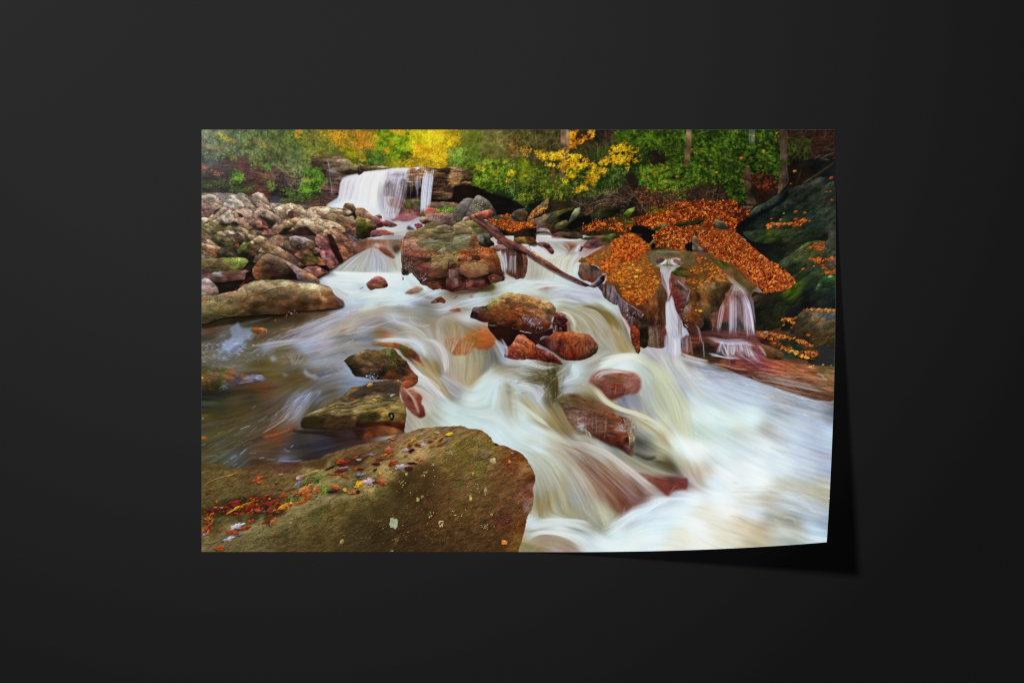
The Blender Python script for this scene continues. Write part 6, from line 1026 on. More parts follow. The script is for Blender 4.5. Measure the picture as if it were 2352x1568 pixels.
# ------------------------------------------------------------------ centre, right bank, foreground
def paint_front():
    k = dict(hue=.04, grain=.09)
    O = '4c1c0c 7c3010 a84a16 c8621e d87c34'
    # -------- two-step cascade left of the central rock
    R('B2', '60,120 200,110 450,110 640,120 640,200 560,290 500,240 400,190 300,165 200,170 60,260 -20,300 -40,200', '150,150,8c5434 250,150,944c2c 350,150,9c5c40 60,170,6c4834 450,180,8c7460 550,200,6c5844 620,150,8c6040 0,250,7c5044', amp=.5, soft=3, alpha=.85, vol=0, ang=85, stretch=4)
    R('B2', '490,230 520,180 620,150 610,200 590,260 545,298 510,280', '550,240,503c30 600,180,84543c', amp=.4, soft=3, vol=.2, alpha=.9)
    R('B2', '215,215 280,195 360,210 440,260 500,320 530,380 430,360 370,320 320,280 270,240', '260,210,a87468 350,240,8c4c3c 450,310,84442c 500,350,944c34 400,300,7c3c2c', amp=.4, soft=2, vol=.25, alpha=.95)
    fan('B2', '-40,70 100,75 200,85', '640,70 640,90 640,120', 10, 'b0b4c8', w=(2, 3), a=.3)
    lines('B2', '-20,75 150,80 350,95 620,90 | 2.2 | b8c0d8 | .7\n0,45 300,50 640,55 | 1 | 6c6c70 | .7\n100,110 300,115 560,110 | 2 | 8c8474 | .5')
    fan('B2', '40,120 60,150 80,200', '620,110 600,150 560,200', 60, '8c6454 b08c78 a89c94 70503c', w=(.8, 1.8), a=.35)
    fan('B2', '205,220 100,260 -60,350 -240,480 -370,580', '215,215 330,300 480,380 560,470 620,610', 200, '6c645c a09c90 c8c8bc 9494a4 dce0e8', w=(.9, 2.2), a=.6, t1=(.8, 1))
    fan('B2', '-370,560 0,585 300,590', '-400,600 0,620 600,610', 40, 'e4f0f4 f0f8f8', w=(2, 5), a=.3)
    fan('B2', '170,240 120,400 90,600', '330,300 420,420 430,600', 70, '9ca0b4 c4c8d4 b0b0b4 848490', w=(.8, 2), a=.45, t0=(0, .5))
    fan('B2', '500,330 540,430 560,580', '620,260 620,400 625,520', 50, 'b0b4bc c8c8bc a09c80', w=(.9, 2.2), a=.5)
    fan('B2', '-380,560 0,600 400,590 640,600', '-500,720 0,720 400,700 700,660', 90, 'ccdce0 dceef0 e4f0f0 c8dcd8', w=(3, 7), a=.2)
    fan('B2', '-300,760 0,840 400,900 700,900', '-200,1000 200,960 600,950 1000,900', 110, 'b0c0d0 ccdce0 dce8e4 a8a89c', w=(1.2, 3.5), a=.28, t0=(0, .6), t1=(.4, 1))
    fan('B1', '1740,640 1950,650 2200,650 2400,640', '1900,800 2100,930 2250,950 2400,900', 100, 'b4c0cc d0dce4 dce8ec 9ca4ac', w=(1.2, 3.5), a=.35)
    fan('B1', '1900,780 1980,880 2060,980', '1940,760 2100,860 2260,920', 40, '8c8c84 b8bcb8 d0d8e0', w=(1, 2.4), a=.45)
    # stones in the foam
    R('B2', '120,745 160,700 240,645 300,632 360,660 410,710 432,770 380,805 280,810 180,840 140,800', '200,690,8c4c44 280,660,9c5850 330,700,84443c 250,760,8c5034 330,760,a06440 400,760,7c3c34 180,800,80503c 150,750,7c4038', amp=.6, vol=.45, sc=6)
    R('B2', '665,880 740,830 850,780 900,775 930,800 880,860 780,890', '760,850,8c6040 850,810,a07050 900,800,a0806c 720,870,7c5c40', amp=.4, soft=2, vol=.3, alpha=.9)
    fan('B2', '760,780 860,755 960,800 1080,850', '900,760 960,810 940,860 960,880', 24, 'b8c4c8 d4e0e4', w=(1.2, 3), a=.4)
    R('B2', '1040,1020 1090,970 1150,940 1200,936 1250,980 1240,1020 1170,1015', '1150,960,8c5038 1220,980,803c1c 1090,1000,7c5c54 1150,1000,6c3828', amp=.7, vol=.3, sc=4)
    R('B2', '1300,1120 1350,1095 1420,1085 1470,1110 1450,1145 1350,1140', '1380,1110,a0604c 1440,1120,94482c', amp=.3, soft=2, alpha=.85)
    R('B2', '630,650 648,660 645,695 630,690', '704c48', vol=0); lines('B2', '20,820 45,805 75,790 | 1.6 | 44444c\n50,800 60,810 | 1 | 44444c\n1370,955 1425,915 | 1.4 | 38301f')
    R('B2', '1560,900 1620,890 1660,920 1620,940', '9c7c60', soft=3, alpha=.7); R('B3', '180,800 240,750 330,725 400,735 430,780 400,810 250,805', '300,760,a07470 380,760,946458', amp=.3, soft=4, alpha=.75, vol=0)
    # -------- central rock
    R('B2', '1250,845 1500,850 1700,800 1900,740 1960,800 1850,850 1650,880 1450,880', '1400,860,3c2c1c 1800,800,4c4020 1600,850,4c3c24', amp=.3, soft=4, vol=0, alpha=.9)
    R('B2', '1700,50 1780,20 1900,20 1960,40 1900,100 1960,180 1880,240 1740,230 1640,90', '1750,80,6c685c 1850,120,38342c 1820,50,504a34 1900,180,241c18 1800,200,2c241c', amp=.8, ang=70)
    R('B2', '1990,120 2060,100 2120,160 2080,190 2000,180', '784c54', wet=.2); R('B2', '1880,230 2000,190 2200,200 2250,240 2000,280', '1950,230,7c5448 2100,210,8c6c68', amp=.6)
    R('B2', '560,-60 680,-10 720,-12 880,-42 1000,-130 1080,-142 1150,-100 1250,-95 1350,-80 1400,-120 1500,-160 1580,-110 1650,-30 1700,60 1720,130 1755,200 1880,230 1990,290 2030,400 2062,530 2105,660 2080,700 1980,730 1900,752 1750,835 1500,842 1340,855 1200,822 1080,832 980,772 890,742 860,692 800,640 760,582 700,622 622,602 625,500 618,350 620,200 640,100 690,20'.replace('560,-60 680,-10 ', ''), '700,100,846050 900,100,80684c 750,250,8c5c48 1000,150,726c4e 1150,200,6c6848 900,0,70603c 1050,-80,6c6040 1250,-60,6c6448 1450,-100,80704c 1550,-60,74684c 1450,120,787454 1550,60,80785c 1300,230,6c6a4c 1650,150,6c4024 1450,200,706c4e 1100,280,94663c 900,300,8c5440 1500,290,9c5c34 1850,270,a85c34 750,400,5c3430 680,500,4c3c34 900,480,6a3830 1150,450,7e6442 1400,340,907c4c 1150,570,5c3a2a 1350,550,4e2e24 1600,500,90704c 1750,540,906844 1950,400,743f20 1950,600,643828 1500,640,30180f 1200,690,2e1a14 1400,700,603430 1100,760,643424 1700,740,643430 1300,800,4a201a 950,690,5a3830 830,600,5a4438 1850,650,3a2018 1600,760,743f38 1250,380,8c7048 820,200,9a7458', amp=.75, sc=9, ang=-3, stretch=2.6, vol=.2, crack=.15, **k)
    F = lambda p, c, **q: R('B2', p, c, **{**dict(sc=5, ang=-3, stretch=2.5, vol=.3, amp=.8, rough=2.2, smooth=False, soft=1, alpha=.8), **k, **q, 'vol': .18})
    F('1330,170 1380,110 1480,60 1560,25 1600,50 1620,110 1590,200 1500,240 1370,250 1310,230', '1400,130,828064 1520,70,8a866a 1500,200,6c6a4c 1370,220,64603f')
    F('820,150 900,110 1050,110 1180,100 1230,170 1150,260 1000,240 880,230', '900,130,6c6040 1050,140,74705a 1150,200,6a6846')
    F('1130,280 1200,225 1290,210 1310,240 1290,280 1200,305', '1200,250,848470 1270,260,64604c')
    F('960,200 1040,190 1070,300 990,300 930,260', '1000,220,8c6a48 980,280,7c7050')
    F('730,220 800,170 860,220 880,290 770,310', '800,220,9c6a58 780,280,80503c')
    F('1480,450 1620,440 1780,430 1830,470 1870,530 1870,600 1780,630 1650,660 1560,640 1470,590 1440,530', '1500,480,8c6040 1650,480,987c54 1780,480,987850 1850,560,8c6440 1600,600,8c5c3c 1700,620,7c5434 1480,560,7c5848')
    F('1050,440 1180,410 1290,420 1290,520 1240,620 1150,650 1060,640 1030,540', '1100,460,947850 1230,450,8c7048 1150,560,5c3a2c 1080,600,6c402c 1230,560,4c3020')
    F('740,350 880,350 1030,370 1045,410 1000,430 880,410 760,400', '800,370,6c4440 950,380,4c2c28 1000,420,3c2420')
    F('850,510 950,500 1020,540 1010,620 920,620 870,560', '900,530,7c443c 980,560,6c342c 950,610,4c2820')
    F('1050,350 1200,330 1330,330 1420,340 1380,380 1280,400 1180,420 1060,420', '1150,360,8c7848 1300,350,948458 1380,350,8c7c48', vol=.3)
    F('1430,380 1550,350 1640,350 1650,420 1500,430 1420,430', '1500,380,7c4034 1600,390,5c3024 1450,420,4c281c', vol=.3)
    F('1650,340 1740,330 1760,400 1700,430 1650,400', '3c1f1c'); F('1560,360 1640,350 1640,400 1560,420', '8c6444')
    F('1270,680 1350,660 1430,660 1440,780 1380,830 1260,820', '1320,700,6c4038 1400,700,84605c 1300,800,542420', ang=85)
    F('1000,720 1150,720 1200,800 1080,825 1010,780', '1050,750,6c3828 1150,780,7c4430')
    F('1530,740 1650,700 1820,690 1830,740 1720,800 1560,800', '1600,750,7c4c44 1750,740,6c3c34 1700,790,4c2420')
    F('1850,640 1950,600 2080,640 2060,710 1900,740', '1950,660,6c3f30 2030,670,6c4034')
    F('1300,540 1420,550 1440,620 1430,660 1300,660', '1350,600,7c6460 1400,640,64443c', ang=85, vol=.3)
    lines('B2', '''860,690 960,700 1100,680 1230,665 1250,640 | 2.4 | 180c08
700,350 850,372 1000,380 1200,350 1380,345 | 1.4 | 30201a
760,470 900,500 1040,530 1180,420 | 1.2 | 2c1814
1440,560 1500,600 1560,650 1760,640 | 1.4 | 2c1812
1640,330 1650,420 1780,440 1860,470 | 1.6 | 28140f
880,620 1000,650 1150,655 | 1.6 | 20100c
1000,760 1100,730 1230,790 1240,840 | 1.6 | 20100c
1340,850 1420,790 1500,780 | 2 | 180c08
1900,260 1960,420 2000,560 2060,600 | 1.2 | 34180f
1880,600 1900,680 1860,730 | 1.6 | 24100c
640,300 700,420 740,560 | 1.4 | 2c2420
1440,640 1500,640 1560,675 1700,670 1850,620 1880,600 | 2.2 | 200f0b
1300,400 1290,520 1250,640 1230,780 | 1.8 | 2c1812
740,340 860,345 1000,350 1050,340 | 1 | 38201c
1040,420 900,440 850,490 | 1.4 | 2c1814
1400,440 1440,500 1450,560 | 1.2 | 3c241a
1880,240 1900,400 1880,560 | 1 | 5c3020
1520,690 1540,760 1500,840 | 1.4 | 2a1410
1430,660 1440,770 | 1 | 2a1410
1640,100 1600,60 1570,20 | .9 | 9c9470
1000,60 1100,50 1200,30 | 1 | 4c4430
1230,160 1300,180 1320,160 | 1.4 | 38281c
700,30 800,60 900,40 | 1 | 4c3c28''')
    lines('B2', '''650,100 640,200 650,320 640,450 | 2.6 | 5c4440 | .6
720,420 730,520 780,570 850,640 900,700 | 1.1 | a09c98 | .7
900,620 940,640 960,690 | 2 | a88878 | .5
890,600 900,680 | 1 | b4a09c | .6
1020,740 1060,800 | 1 | b08c84 | .5''')
    leaves('B2', '640,360 760,420 770,580 700,620 630,600', 110, '2c2420 6c645c 9c9484', L=(2, 4), dens=.4)
    leaves('B2', '900,640 1000,600 980,680 920,700', 26, 'a88c7c c4a898', L=(2, 4), asp=(.2, .3), ang=(60, 90))
    leaves('B2', '760,330 850,310 1000,320 1200,310 1350,280 1500,300 1700,250 1750,220 1900,240 1850,290 1700,320 1500,350 1300,330 1000,350 800,350', 230, O, L=(2, 5), dens=.42)
    leaves('B2', '1400,440 1550,430 1780,400 1780,440 1600,460 1420,480', 60, O, L=(2, 4)); leaves('B2', '1190,190 1240,210 1200,230', 8, 'd88030', L=(2, 4)); leaves('B2', '640,250 720,240 740,340 680,330', 26, '8c3818 b05024', L=(2, 4)); leaves('B2', '1600,80 1680,100 1680,120', 9, 'b05424', L=(2, 4)); leaves('B2', '1920,620 1945,650 1940,670 1925,650', 3, 'e07830', L=(3, 5)); leaves('B2', '1500,520 1530,560 1510,580', 4, 'c06028', L=(3, 5))
    # more stacked stones behind it
    R('A2', '1080,1485 1150,1430 1300,1430 1372,1465 1362,1520 1200,1545 1090,1530', '1150,1450,7c6c50 1300,1450,74684a 1200,1520,54482f', vol=.4); R('A2', '1370,1450 1400,1405 1460,1385 1560,1430 1620,1500 1630,1560 1500,1550 1400,1560', '1450,1410,8c7858 1560,1460,84704c 1450,1520,64583c', vol=.4)
    R('A2', '800,1415 830,1400 900,1400 932,1440 850,1477 820,1450', '8a4440', wet=.15); R('A2', '705,1440 735,1430 805,1480 760,1490 700,1475', '484450', soft=2)
    lines('A2', '1055,1375 1080,1290 1105,1200 1130,1120 | 1.3 | 503024'); lines('A2', '1100,1230 1130,1120 | .7 | 9c7058')
    lb = dict(vol=.3, **k)
    R('A2', '-20,1290 60,1300 150,1330 205,1370 252,1420 262,1480 230,1560 150,1600 -20,1600', '40,1310,9c8454 120,1340,a48c54 60,1360,605624 200,1400,6c5c3c 100,1420,50501c 50,1480,3c3c14 180,1470,2c2010 100,1540,241c10 230,1470,34261c', amp=.6, sc=5, ang=8, stretch=3, **lb)
    R('A2', '-20,1180 50,1170 140,1220 180,1270 260,1310 350,1330 430,1360 530,1395 560,1425 480,1452 400,1444 260,1462 245,1400 150,1335 -20,1285', '50,1200,94684e 120,1250,a0785c 60,1270,84684c 200,1310,84584c 300,1360,7c4440 400,1400,74403c 300,1420,5c2428 480,1420,70483c 350,1345,a09090', amp=.6, sc=5, ang=25, stretch=3, wet=.12, **lb)
    R('A2', '235,1285 300,1268 345,1310 332,1330 260,1308', '300,1285,8c6c54 320,1320,4c3024'); R('A2', '180,1535 210,1500 290,1483 340,1520 335,1580 190,1590', '250,1510,84545c 230,1560,642c2c', wet=.2); R('A2', '315,1485 400,1490 510,1540 480,1560 340,1555', '400,1510,94503c 460,1545,8c5444')
    # -------- right cascade behind the log
    R('B3', '-80,270 0,290 100,320 130,400 120,560 90,640 50,668 0,660 -60,640', '50,400,6c3c2c 100,500,60483a 20,550,4c2820 70,620,7c5444 100,350,7c5440', amp=.8, ang=85, stretch=3, wet=.1)
    R('B2', '2060,260 2300,250 2352,300 2352,640 2100,660 2080,500', '2200,400,54342c 2330,400,3c281c 2130,400,64443c 2320,600,5c3828', amp=.7, ang=88, stretch=4, vol=0)
    fan('B2', '2000,270 2060,400 2110,640', '2110,260 2130,400 2140,560', 50, '8c8c94 b8b8c0 d0d0d8', w=(.9, 2), a=.55)
    fan('B2', '2180,260 2160,400 2150,620', '2270,260 2260,400 2260,650', 40, '84848c b0b0b8 c8ccd8', w=(.8, 1.8), a=.55)
    fan('B2', '2080,540 2150,620 2300,680', '2080,640 2150,680 2300,720', 30, 'b0b0b0 c8ccc8', w=(2, 4), a=.35)
    fan('B3', '120,330 130,500 130,660', '260,440 240,560 230,670', 46, '9c9890 c4c0b4 8c8474', w=(.9, 2), a=.45)
    fan('B3', '90,180 200,280 340,340 400,400', '300,170 400,250 460,320 520,330', 70, 'a8a4a8 d0ccd0 c8c8c8', w=(1, 2.6), a=.45)
    fan('B3', '420,170 560,230 700,300', '680,150 720,200 740,280', 60, '8c7c78 b4a8a4 c8c4c4', w=(.9, 2.2), a=.45)
    fan('B3', '850,170 820,240 770,300', '880,180 880,240 850,300', 26, 'b8b8c8 d4d4dc', w=(1, 2.4), a=.5)
    fan('B3', '600,320 480,400 440,540 420,680', '960,300 880,400 850,540 850,640', 150, 'acacA0 ccd0c8 dcdcd0 c4c0a8 9c988c'.replace('A', 'a'), w=(1.2, 3), a=.4)
    fan('B3', '300,400 280,540 260,680', '560,480 520,600 500,700', 60, 'b8b8a8 d0d0c4 a09c80', w=(1.2, 3), a=.35)
    fan('B3', '930,280 860,330 800,420 760,520', '1240,190 1120,250 1000,310 900,360', 60, 'a08078 b8a4a4 c8bcc0 946864', w=(.9, 2.2), a=.4)
    fan('B3', '200,20 400,60 800,110', '250,120 600,130 1000,120', 40, 'a8a0a0 c0b8b8 d4d0d0', w=(.9, 2.4), a=.4)
    fan('B3', '240,-30 300,-60 420,-40 480,40', '240,80 300,90 400,90 500,90', 40, 'a89c98 ccc4c0 dcd8d8', w=(1, 2.6), a=.4)
    fan('B3', '-80,680 200,700 500,700 700,720', '-80,860 200,820 500,780 900,800', 90, 'bcc8c8 d4e0e4 dce8e8 a8a898', w=(1.4, 4), a=.3, t0=(0, .5), t1=(.4, 1))
    fan('B3', '400,860 600,800 900,820 1180,900', '520,960 700,900 900,960 1200,1000', 70, 'a49cac b8bccc d0dce0', w=(1.4, 4), a=.28)
    # flow over the lip between the brown boulder and the leafy rock
    fan('B3', '560,1110 660,1180 780,1300 860,1568', '500,970 900,1040 1200,1160 1420,1400 1560,1640', 260, '8c8050 a89c80 c4c0b0 bcc8c8 7c6c40 b0a49c', w=(1, 3.4), a=.34, t0=(0, .5), t1=(.6, 1))
    fan('B3', '540,1150 640,1140 740,1180 800,1260 850,1400', '550,1170 650,1160 730,1220 780,1320 810,1460', 22, 'd0d4d0 c4bca8', w=(.9, 2), a=.5)
    fan('B3', '880,1080 1000,1060 1150,1120 1300,1260 1380,1420', '950,1090 1100,1110 1250,1250 1330,1400', 30, '6c5c2c 84744c', w=(2, 4), a=.35)
    fan('B3', '1130,1130 1250,1180 1350,1300 1430,1440', '1200,1110 1330,1180 1440,1300 1500,1440', 36, '746434 8c7c54', w=(2, 4), a=.35)
    fan('B3', '1380,1100 1460,1200 1560,1400 1620,1600', '1440,1140 1510,1230 1590,1380 1640,1560', 30, 'b0a8a4 c8c4c8 8c7468', w=(1, 2.4), a=.5)
    # dark bank under everything on the right
    R('B3', '1400,100 1700,30 2300,60 3000,80 3300,160 4000,160 4600,160 4600,1500 4600,2400 3600,2200 2700,1800 2300,1200 1960,700 1900,300', '1800,100,3a2414 2300,300,5c4424 2400,900,4c2c28 3000,200,5c2c14 3400,900,1a1c18 4000,300,242c1c 4300,1200,22241a 2700,1500,4c2c24 3300,1600,5c3428 4200,1900,5c3c28 3800,2000,70442c', amp=.6, vol=0, facet=0)
    # -------- leaf covered rock
    R('B3', '1500,1200 1640,1330 1700,1568 1900,1640 2110,1640 2130,1400 1900,1300 1600,1150', '1700,1450,241a10 2000,1500,5c483c 1800,1500,2a2014 1650,1500,6c2010', vol=0)
    R('B3', '860,420 900,370 940,370 1050,310 1200,240 1320,180 1400,110 1480,60 1560,25 1640,20 1700,50 1780,120 1860,190 1900,240 1940,340 2050,480 2030,560 2045,690 2080,740 2115,800 2142,950 2125,1180 2112,1400 2120,1640 1850,1640 1850,1500 1620,1400 1650,1260 1550,1200 1480,1050 1380,1040 1250,960 1200,850 1130,780 1230,740 1270,610 1180,600 1150,500 1020,460 900,450', '1100,300,80542a 1350,200,8c5028 1600,100,b05a24 1800,400,84541f 1500,500,7c5822 1450,400,985824 1700,700,784a1c 1300,650,7c4c20 1950,550,804c20 1900,800,704418 1600,950,84461c 1350,850,644020 2050,850,50443a 2000,780,64542c 1900,1050,5c3018 2000,1200,4c3020 1950,1400,5c4438 1800,1300,30201a 1700,1100,54301a 2070,1450,6e3434 1950,1500,6c5848 2050,1100,604028 1880,980,8c5430 1920,1030,8c4c28', amp=.45, sc=10, ang=10, vol=.12, **k)
    R('B3', '1850,900 1950,830 2050,780 2115,800 2142,950 2125,1180 2112,1400 2120,1640 1850,1640 1850,1450 1800,1300 1830,1100', '2000,850,70502c 2080,850,5c4030 1930,1000,8c5028 1900,1030,8c4c28 2050,1000,5c3c24 2100,950,54402c 1950,1150,54301c 2050,1200,6c4430 1900,1300,44281c 2000,1350,5c4034 1880,1450,745c4c 1980,1480,705444 2080,1450,7c3838 2070,1300,64402c 1900,1568,6c5c48', amp=.75, sc=8, ang=86, stretch=3, vol=.12, crack=.2, **k)
    R('B3', '1640,1240 1780,1220 1850,1260 1860,1400 1850,1640 1740,1640 1720,1400 1650,1330', '1700,1300,4c3024 1780,1300,30241c 1800,1450,241a10 1780,1560,2c2414', vol=.1, amp=.8)
    R('B3', '1600,1380 1650,1340 1740,1440 1735,1568 1750,1700 1700,1740 1650,1650 1620,1568', '1680,1450,8c3014 1640,1500,6c2418 1700,1560,742410 1680,1640,80401c', amp=.8, wet=.35, sc=5)
    R('B3', '1130,775 1230,740 1340,768 1370,790 1400,860 1480,950 1560,1020 1680,1100 1770,1130 1780,1220 1700,1240 1660,1300 1600,1370 1550,1280 1480,1200 1430,1060 1380,1040 1290,970 1230,950 1190,860', '1280,850,84787c 1200,800,4c3430 1330,830,80747c 1230,880,54403c 1400,980,746470 1480,1050,60505c 1550,1100,644c4c 1650,1160,3c2824 1600,1250,6c4444 1740,1160,5c3c3c 1680,1200,2c1c18 1560,1200,5c3c3c 1380,880,6c5c60', amp=.8, sc=6, ang=88, stretch=3, vol=.1, wet=.12, **k)
    lines('B3', '''1255,780 1240,860 1245,940 | 2 | 2c1c1c
1330,780 1310,880 1290,970 | 2.2 | 2a1c1c
1420,900 1410,980 1400,1050 | 1.8 | 38262a
1500,1030 1490,1100 1500,1180 | 1.6 | 34221f
1200,780 1190,850 | 1.2 | 3c2824
1350,770 1390,850 1450,930 1530,1010 1650,1080 1760,1150 | 1.3 | b0a0b0 | .8
1620,1050 1700,1110 | .9 | c4b4c0
1710,1160 1730,1200 1780,1220 | 1.2 | a894a4
1590,1340 1640,1300 1680,1250 | 1 | 9c8080 | .7''')
    leaves('B3', '1480,1030 1600,1050 1700,1150 1600,1300 1540,1250', 110, '2c2020 7c6c74 a898a8', L=(2, 5), asp=(.2, .35), ang=(50, 120), dens=.45)
    R('B3', '855,560 865,500 885,462 950,440 1050,470 1130,500 1180,560 1200,620 1150,670 1100,700 1050,735 1000,705 910,685 855,625', '950,465,745c40 1050,520,40342a 950,600,6c4a3c 1100,600,604440 1040,680,743c2c 900,520,6c5048 1120,540,3c2c28 900,620,644438 1150,600,6c5854', amp=.7, sc=6, ang=80, vol=.15)
    lines('B3', '''870,470 950,445 1050,465 1130,495 1180,545 1190,600 | 1.2 | b0a0ac | .8
910,680 940,620 970,570 | 1.4 | 4c3028
1130,520 1170,560 1190,640 | 2.4 | 54484c | .7''')
    R('B3', '1020,780 1060,745 1110,700 1160,640 1185,610 1250,612 1290,600 1240,650 1235,700 1200,740 1120,790 1060,798', '1080,760,64585c 1150,690,544a50 1220,660,1c1616 1180,740,2a2422 1200,630,3c3434', amp=.7, ang=-45, stretch=3)
    lines('B3', '1030,775 1100,720 1160,650 1190,600 | 1.6 | 9890a0 | .8')
    lv = dict(L=(4, 8), asp=(.28, .55), ang=(-40, 40), fold=.2, clump=7, ed=1.5)
    R('B3', '1250,430 1330,330 1330,200 1450,90 1560,30 1650,25 1750,100 1850,190 1880,260 1750,300 1700,400 1500,420 1450,500 1300,580 1200,560 1160,470', '1500,200,8c3c14 1300,480,7c3c18 1700,150,883c16', amp=.5, vol=0, alpha=.6, rough=4, soft=3)
    leaves('B3', '1340,250 1340,150 1400,100 1480,45 1560,25 1650,25 1740,90 1850,185 1890,250 1800,290 1720,330 1750,400 1600,400 1480,430 1440,520 1350,560 1220,590 1170,500 1150,440 1250,400 1330,330', 1250, O, **lv)
    leaves('B3', '1440,370 1800,300 1900,380 1800,400 1500,450', 60, O, **lv); leaves('B3', '1380,130 1840,180 1820,290 1400,330', 380, O, **lv)
    sp = dict(L=(4, 9), asp=(.25, .5), ang=(-30, 40), fold=.25, vary=.1, ed=0)
    P2 = '8c3c10 b05818 c87024 d88a38'
    leaves('B3', '960,380 1060,310 1200,270 1320,230 1320,340 1150,450 1000,450', 46, P2, **sp)
    leaves('B3', '950,400 1020,380 1090,440 1040,460', 22, P2, **sp)
    leaves('B3', '1830,300 1900,320 2060,380 2020,420 1900,380', 90, P2, **sp)
    leaves('B3', '1450,450 1850,420 1960,600 1980,700 1900,880 1700,900 1500,880 1420,750 1300,600', 420, P2, **sp)
    leaves('B3', '1250,620 1450,580 1640,640 1500,700 1280,700', 150, P2, **sp)
    leaves('B3', '1650,680 1980,640 2050,740 1900,840 1700,780', 110, P2, **sp)
    leaves('B3', '1480,870 1900,820 1960,880 1850,960 1600,980 1520,930', 170, P2, **sp)
    leaves('B3', '1560,960 1850,950 1830,1020 1640,1060 1580,1010', 60, O, **sp)
    leaves('B3', '1350,540 1750,480 1750,560 1500,640', 110, P2, **sp)
    stamp_pts('B3', '1780,1188,8,d07830 1600,520,10,d88830 1700,550,13,e09838 1640,470,9,e09c40 1900,1030,10,9c5838 1440,590,9,e09838 1680,640,13,e8a040')
    # -------- leaf slope upper right
    R('B4', '0,-20 900,-20 940,60 1060,170 1250,330 1430,440 1560,500 1650,600 1745,712 1600,822 1400,862 1250,875 1180,820 1100,740 980,640 850,490 700,425 500,365 430,235 200,160 0,275', '300,100,8a4018 800,200,8a3c16 1200,500,98481c 1500,700,84401c 1000,400,8c4018', vol=0, rough=3)
    L2 = '2c120a 641f0c 984014 c46426 dc843c'
    leaves('B4', '0,0 880,0 950,80 1060,180 1250,340 1100,500 850,480 700,425 500,365 430,235 200,160 0,275', 2100, L2, L=(3, 7), asp=(.25, .5), ang=(-60, 60), fold=.14, clump=7, ed=1.)
    leaves('B4', '850,300 1250,330 1430,440 1570,505 1500,700 1300,700 1050,600 880,490', 1100, L2, L=(3.5, 7), asp=(.25, .5), ang=(-60, 60), fold=.16, clump=8, ed=1.)
    leaves('B4', '1040,560 1400,480 1570,510 1650,600 1742,712 1600,815 1400,855 1250,870 1180,800 1100,740', 800, L2, L=(4.5, 8.5), asp=(.25, .5), ang=(-60, 70), fold=.16, clump=9, ed=1.)
    leaves('B4', '1500,460 1570,430 1560,520 1520,530', 7, L2, L=(8, 12)); leaves('B4', '1560,590 1660,540 1650,570 1580,610', 5, L2, L=(8, 12))
    R('B3', '1750,60 1990,-20 2000,100 1960,190 1930,240 1880,180', '1850,80,16130f 1950,100,14100c', amp=.3, vol=0)
    R('B3', '1870,180 1940,100 1960,120 1900,190', '6c5c38'); leaves('B3', '1960,0 2400,0 2400,270 2250,260 2100,210 1960,200', 520, L2, L=(3, 7), asp=(.35, .7), ang=(-60, 60), fold=.25, ed=1.)
    R('B4', '140,180 200,150 262,150 265,275 170,270', '14100c', amp=.2, vol=0); R('B4', '245,80 310,80 335,190 400,240 470,300 480,340 380,310 255,285', '280,150,64543c 350,220,74685c 420,280,54302c 300,260,4a3c2c 350,200,6c7078', amp=.7)
    # wet shelves
    R('B4', '-420,280 0,285 500,300 560,420 700,560 810,700 825,745 700,725 450,735 350,745 200,805 0,660 -30,500 -300,500', '100,450,6c4620 300,450,644822 500,600,604420 200,600,64401c 100,600,5c4422 400,700,6c4c24 650,690,7c5434 0,330,5c4830 -200,330,6c5838 300,300,6c4830 150,700,60401f', amp=.35, vol=0, ang=20)
    R('B4', '490,360 700,425 850,490 980,640 1100,740 1240,855 1200,895 1050,865 900,790 822,742 760,650 650,520 520,400', '560,390,54401f 620,430,4c4c1c 720,490,504c20 750,560,80543c 850,600,644828 900,640,5c4c26 1000,760,64502c 1100,800,5c4828 1180,860,80706c 740,620,84503c', amp=.35, vol=.1, ang=50, stretch=4)
    lines('B4', '1240,870 1180,885 1050,905 | 1.2 | a08c98 | .8\n480,340 560,400 700,560 820,700 | .8 | 8c6450 | .6\n750,680 790,710 820,740 | 1.4 | e08838')
    leaves('B4', '100,290 300,300 200,330 80,320', 10, P2, **sp); leaves('B4', '100,370 500,370 520,480 300,600 150,520 80,430', 90, P2, **sp); leaves('B4', '500,450 580,480 740,620 780,700 600,700 450,650', 110, P2, **sp); leaves('B4', '60,590 180,600 160,630 80,620', 8, P2, **sp); leaves('B4', '170,680 460,660 500,740 300,740 180,720', 50, P2, **sp); leaves('B3', '2050,320 2352,260 2352,480 2200,430', 40, P2, **sp); leaves('B4', '220,510 380,520 370,590 240,590', 26, P2, **sp)
    # little fall between
    R('B3', '1940,270 2352,270 2500,300 2500,520 1960,500', '2000,300,6c6040 2300,320,70603c 2400,400,64502c', amp=.3, vol=0, facet=0)
    R('B3', '1965,440 1975,390 2020,350 2075,370 2080,420 2040,455', '2020,380,7c5040 2000,430,5c3c38', amp=.6, wet=.2)
    R('B3', '2070,335 2110,312 2180,305 2225,315 2230,335 2150,330', '54403c', amp=.5, soft=2, alpha=.7)
    R('B3', '2200,400 2240,370 2300,375 2352,430 2370,480 2290,485 2220,450', '2280,400,946c64 2330,450,84584c', amp=.6, wet=.2)
    fan('B3', '2090,370 2080,420 1975,478', '2230,360 2220,430 2330,482', 60, 'a8a0a8 ccc8cc d8dcdc', w=(1, 2.6), a=.5)
    lines('B3', '1965,478 2080,492 2200,497 2340,480 | 3 | c8d0d0 | 1\n2000,510 2120,518 2230,506 | 1.6 | 5c6c60 | .8\n1950,280 2150,282 2352,290 | 1.6 | a0988c | .8')
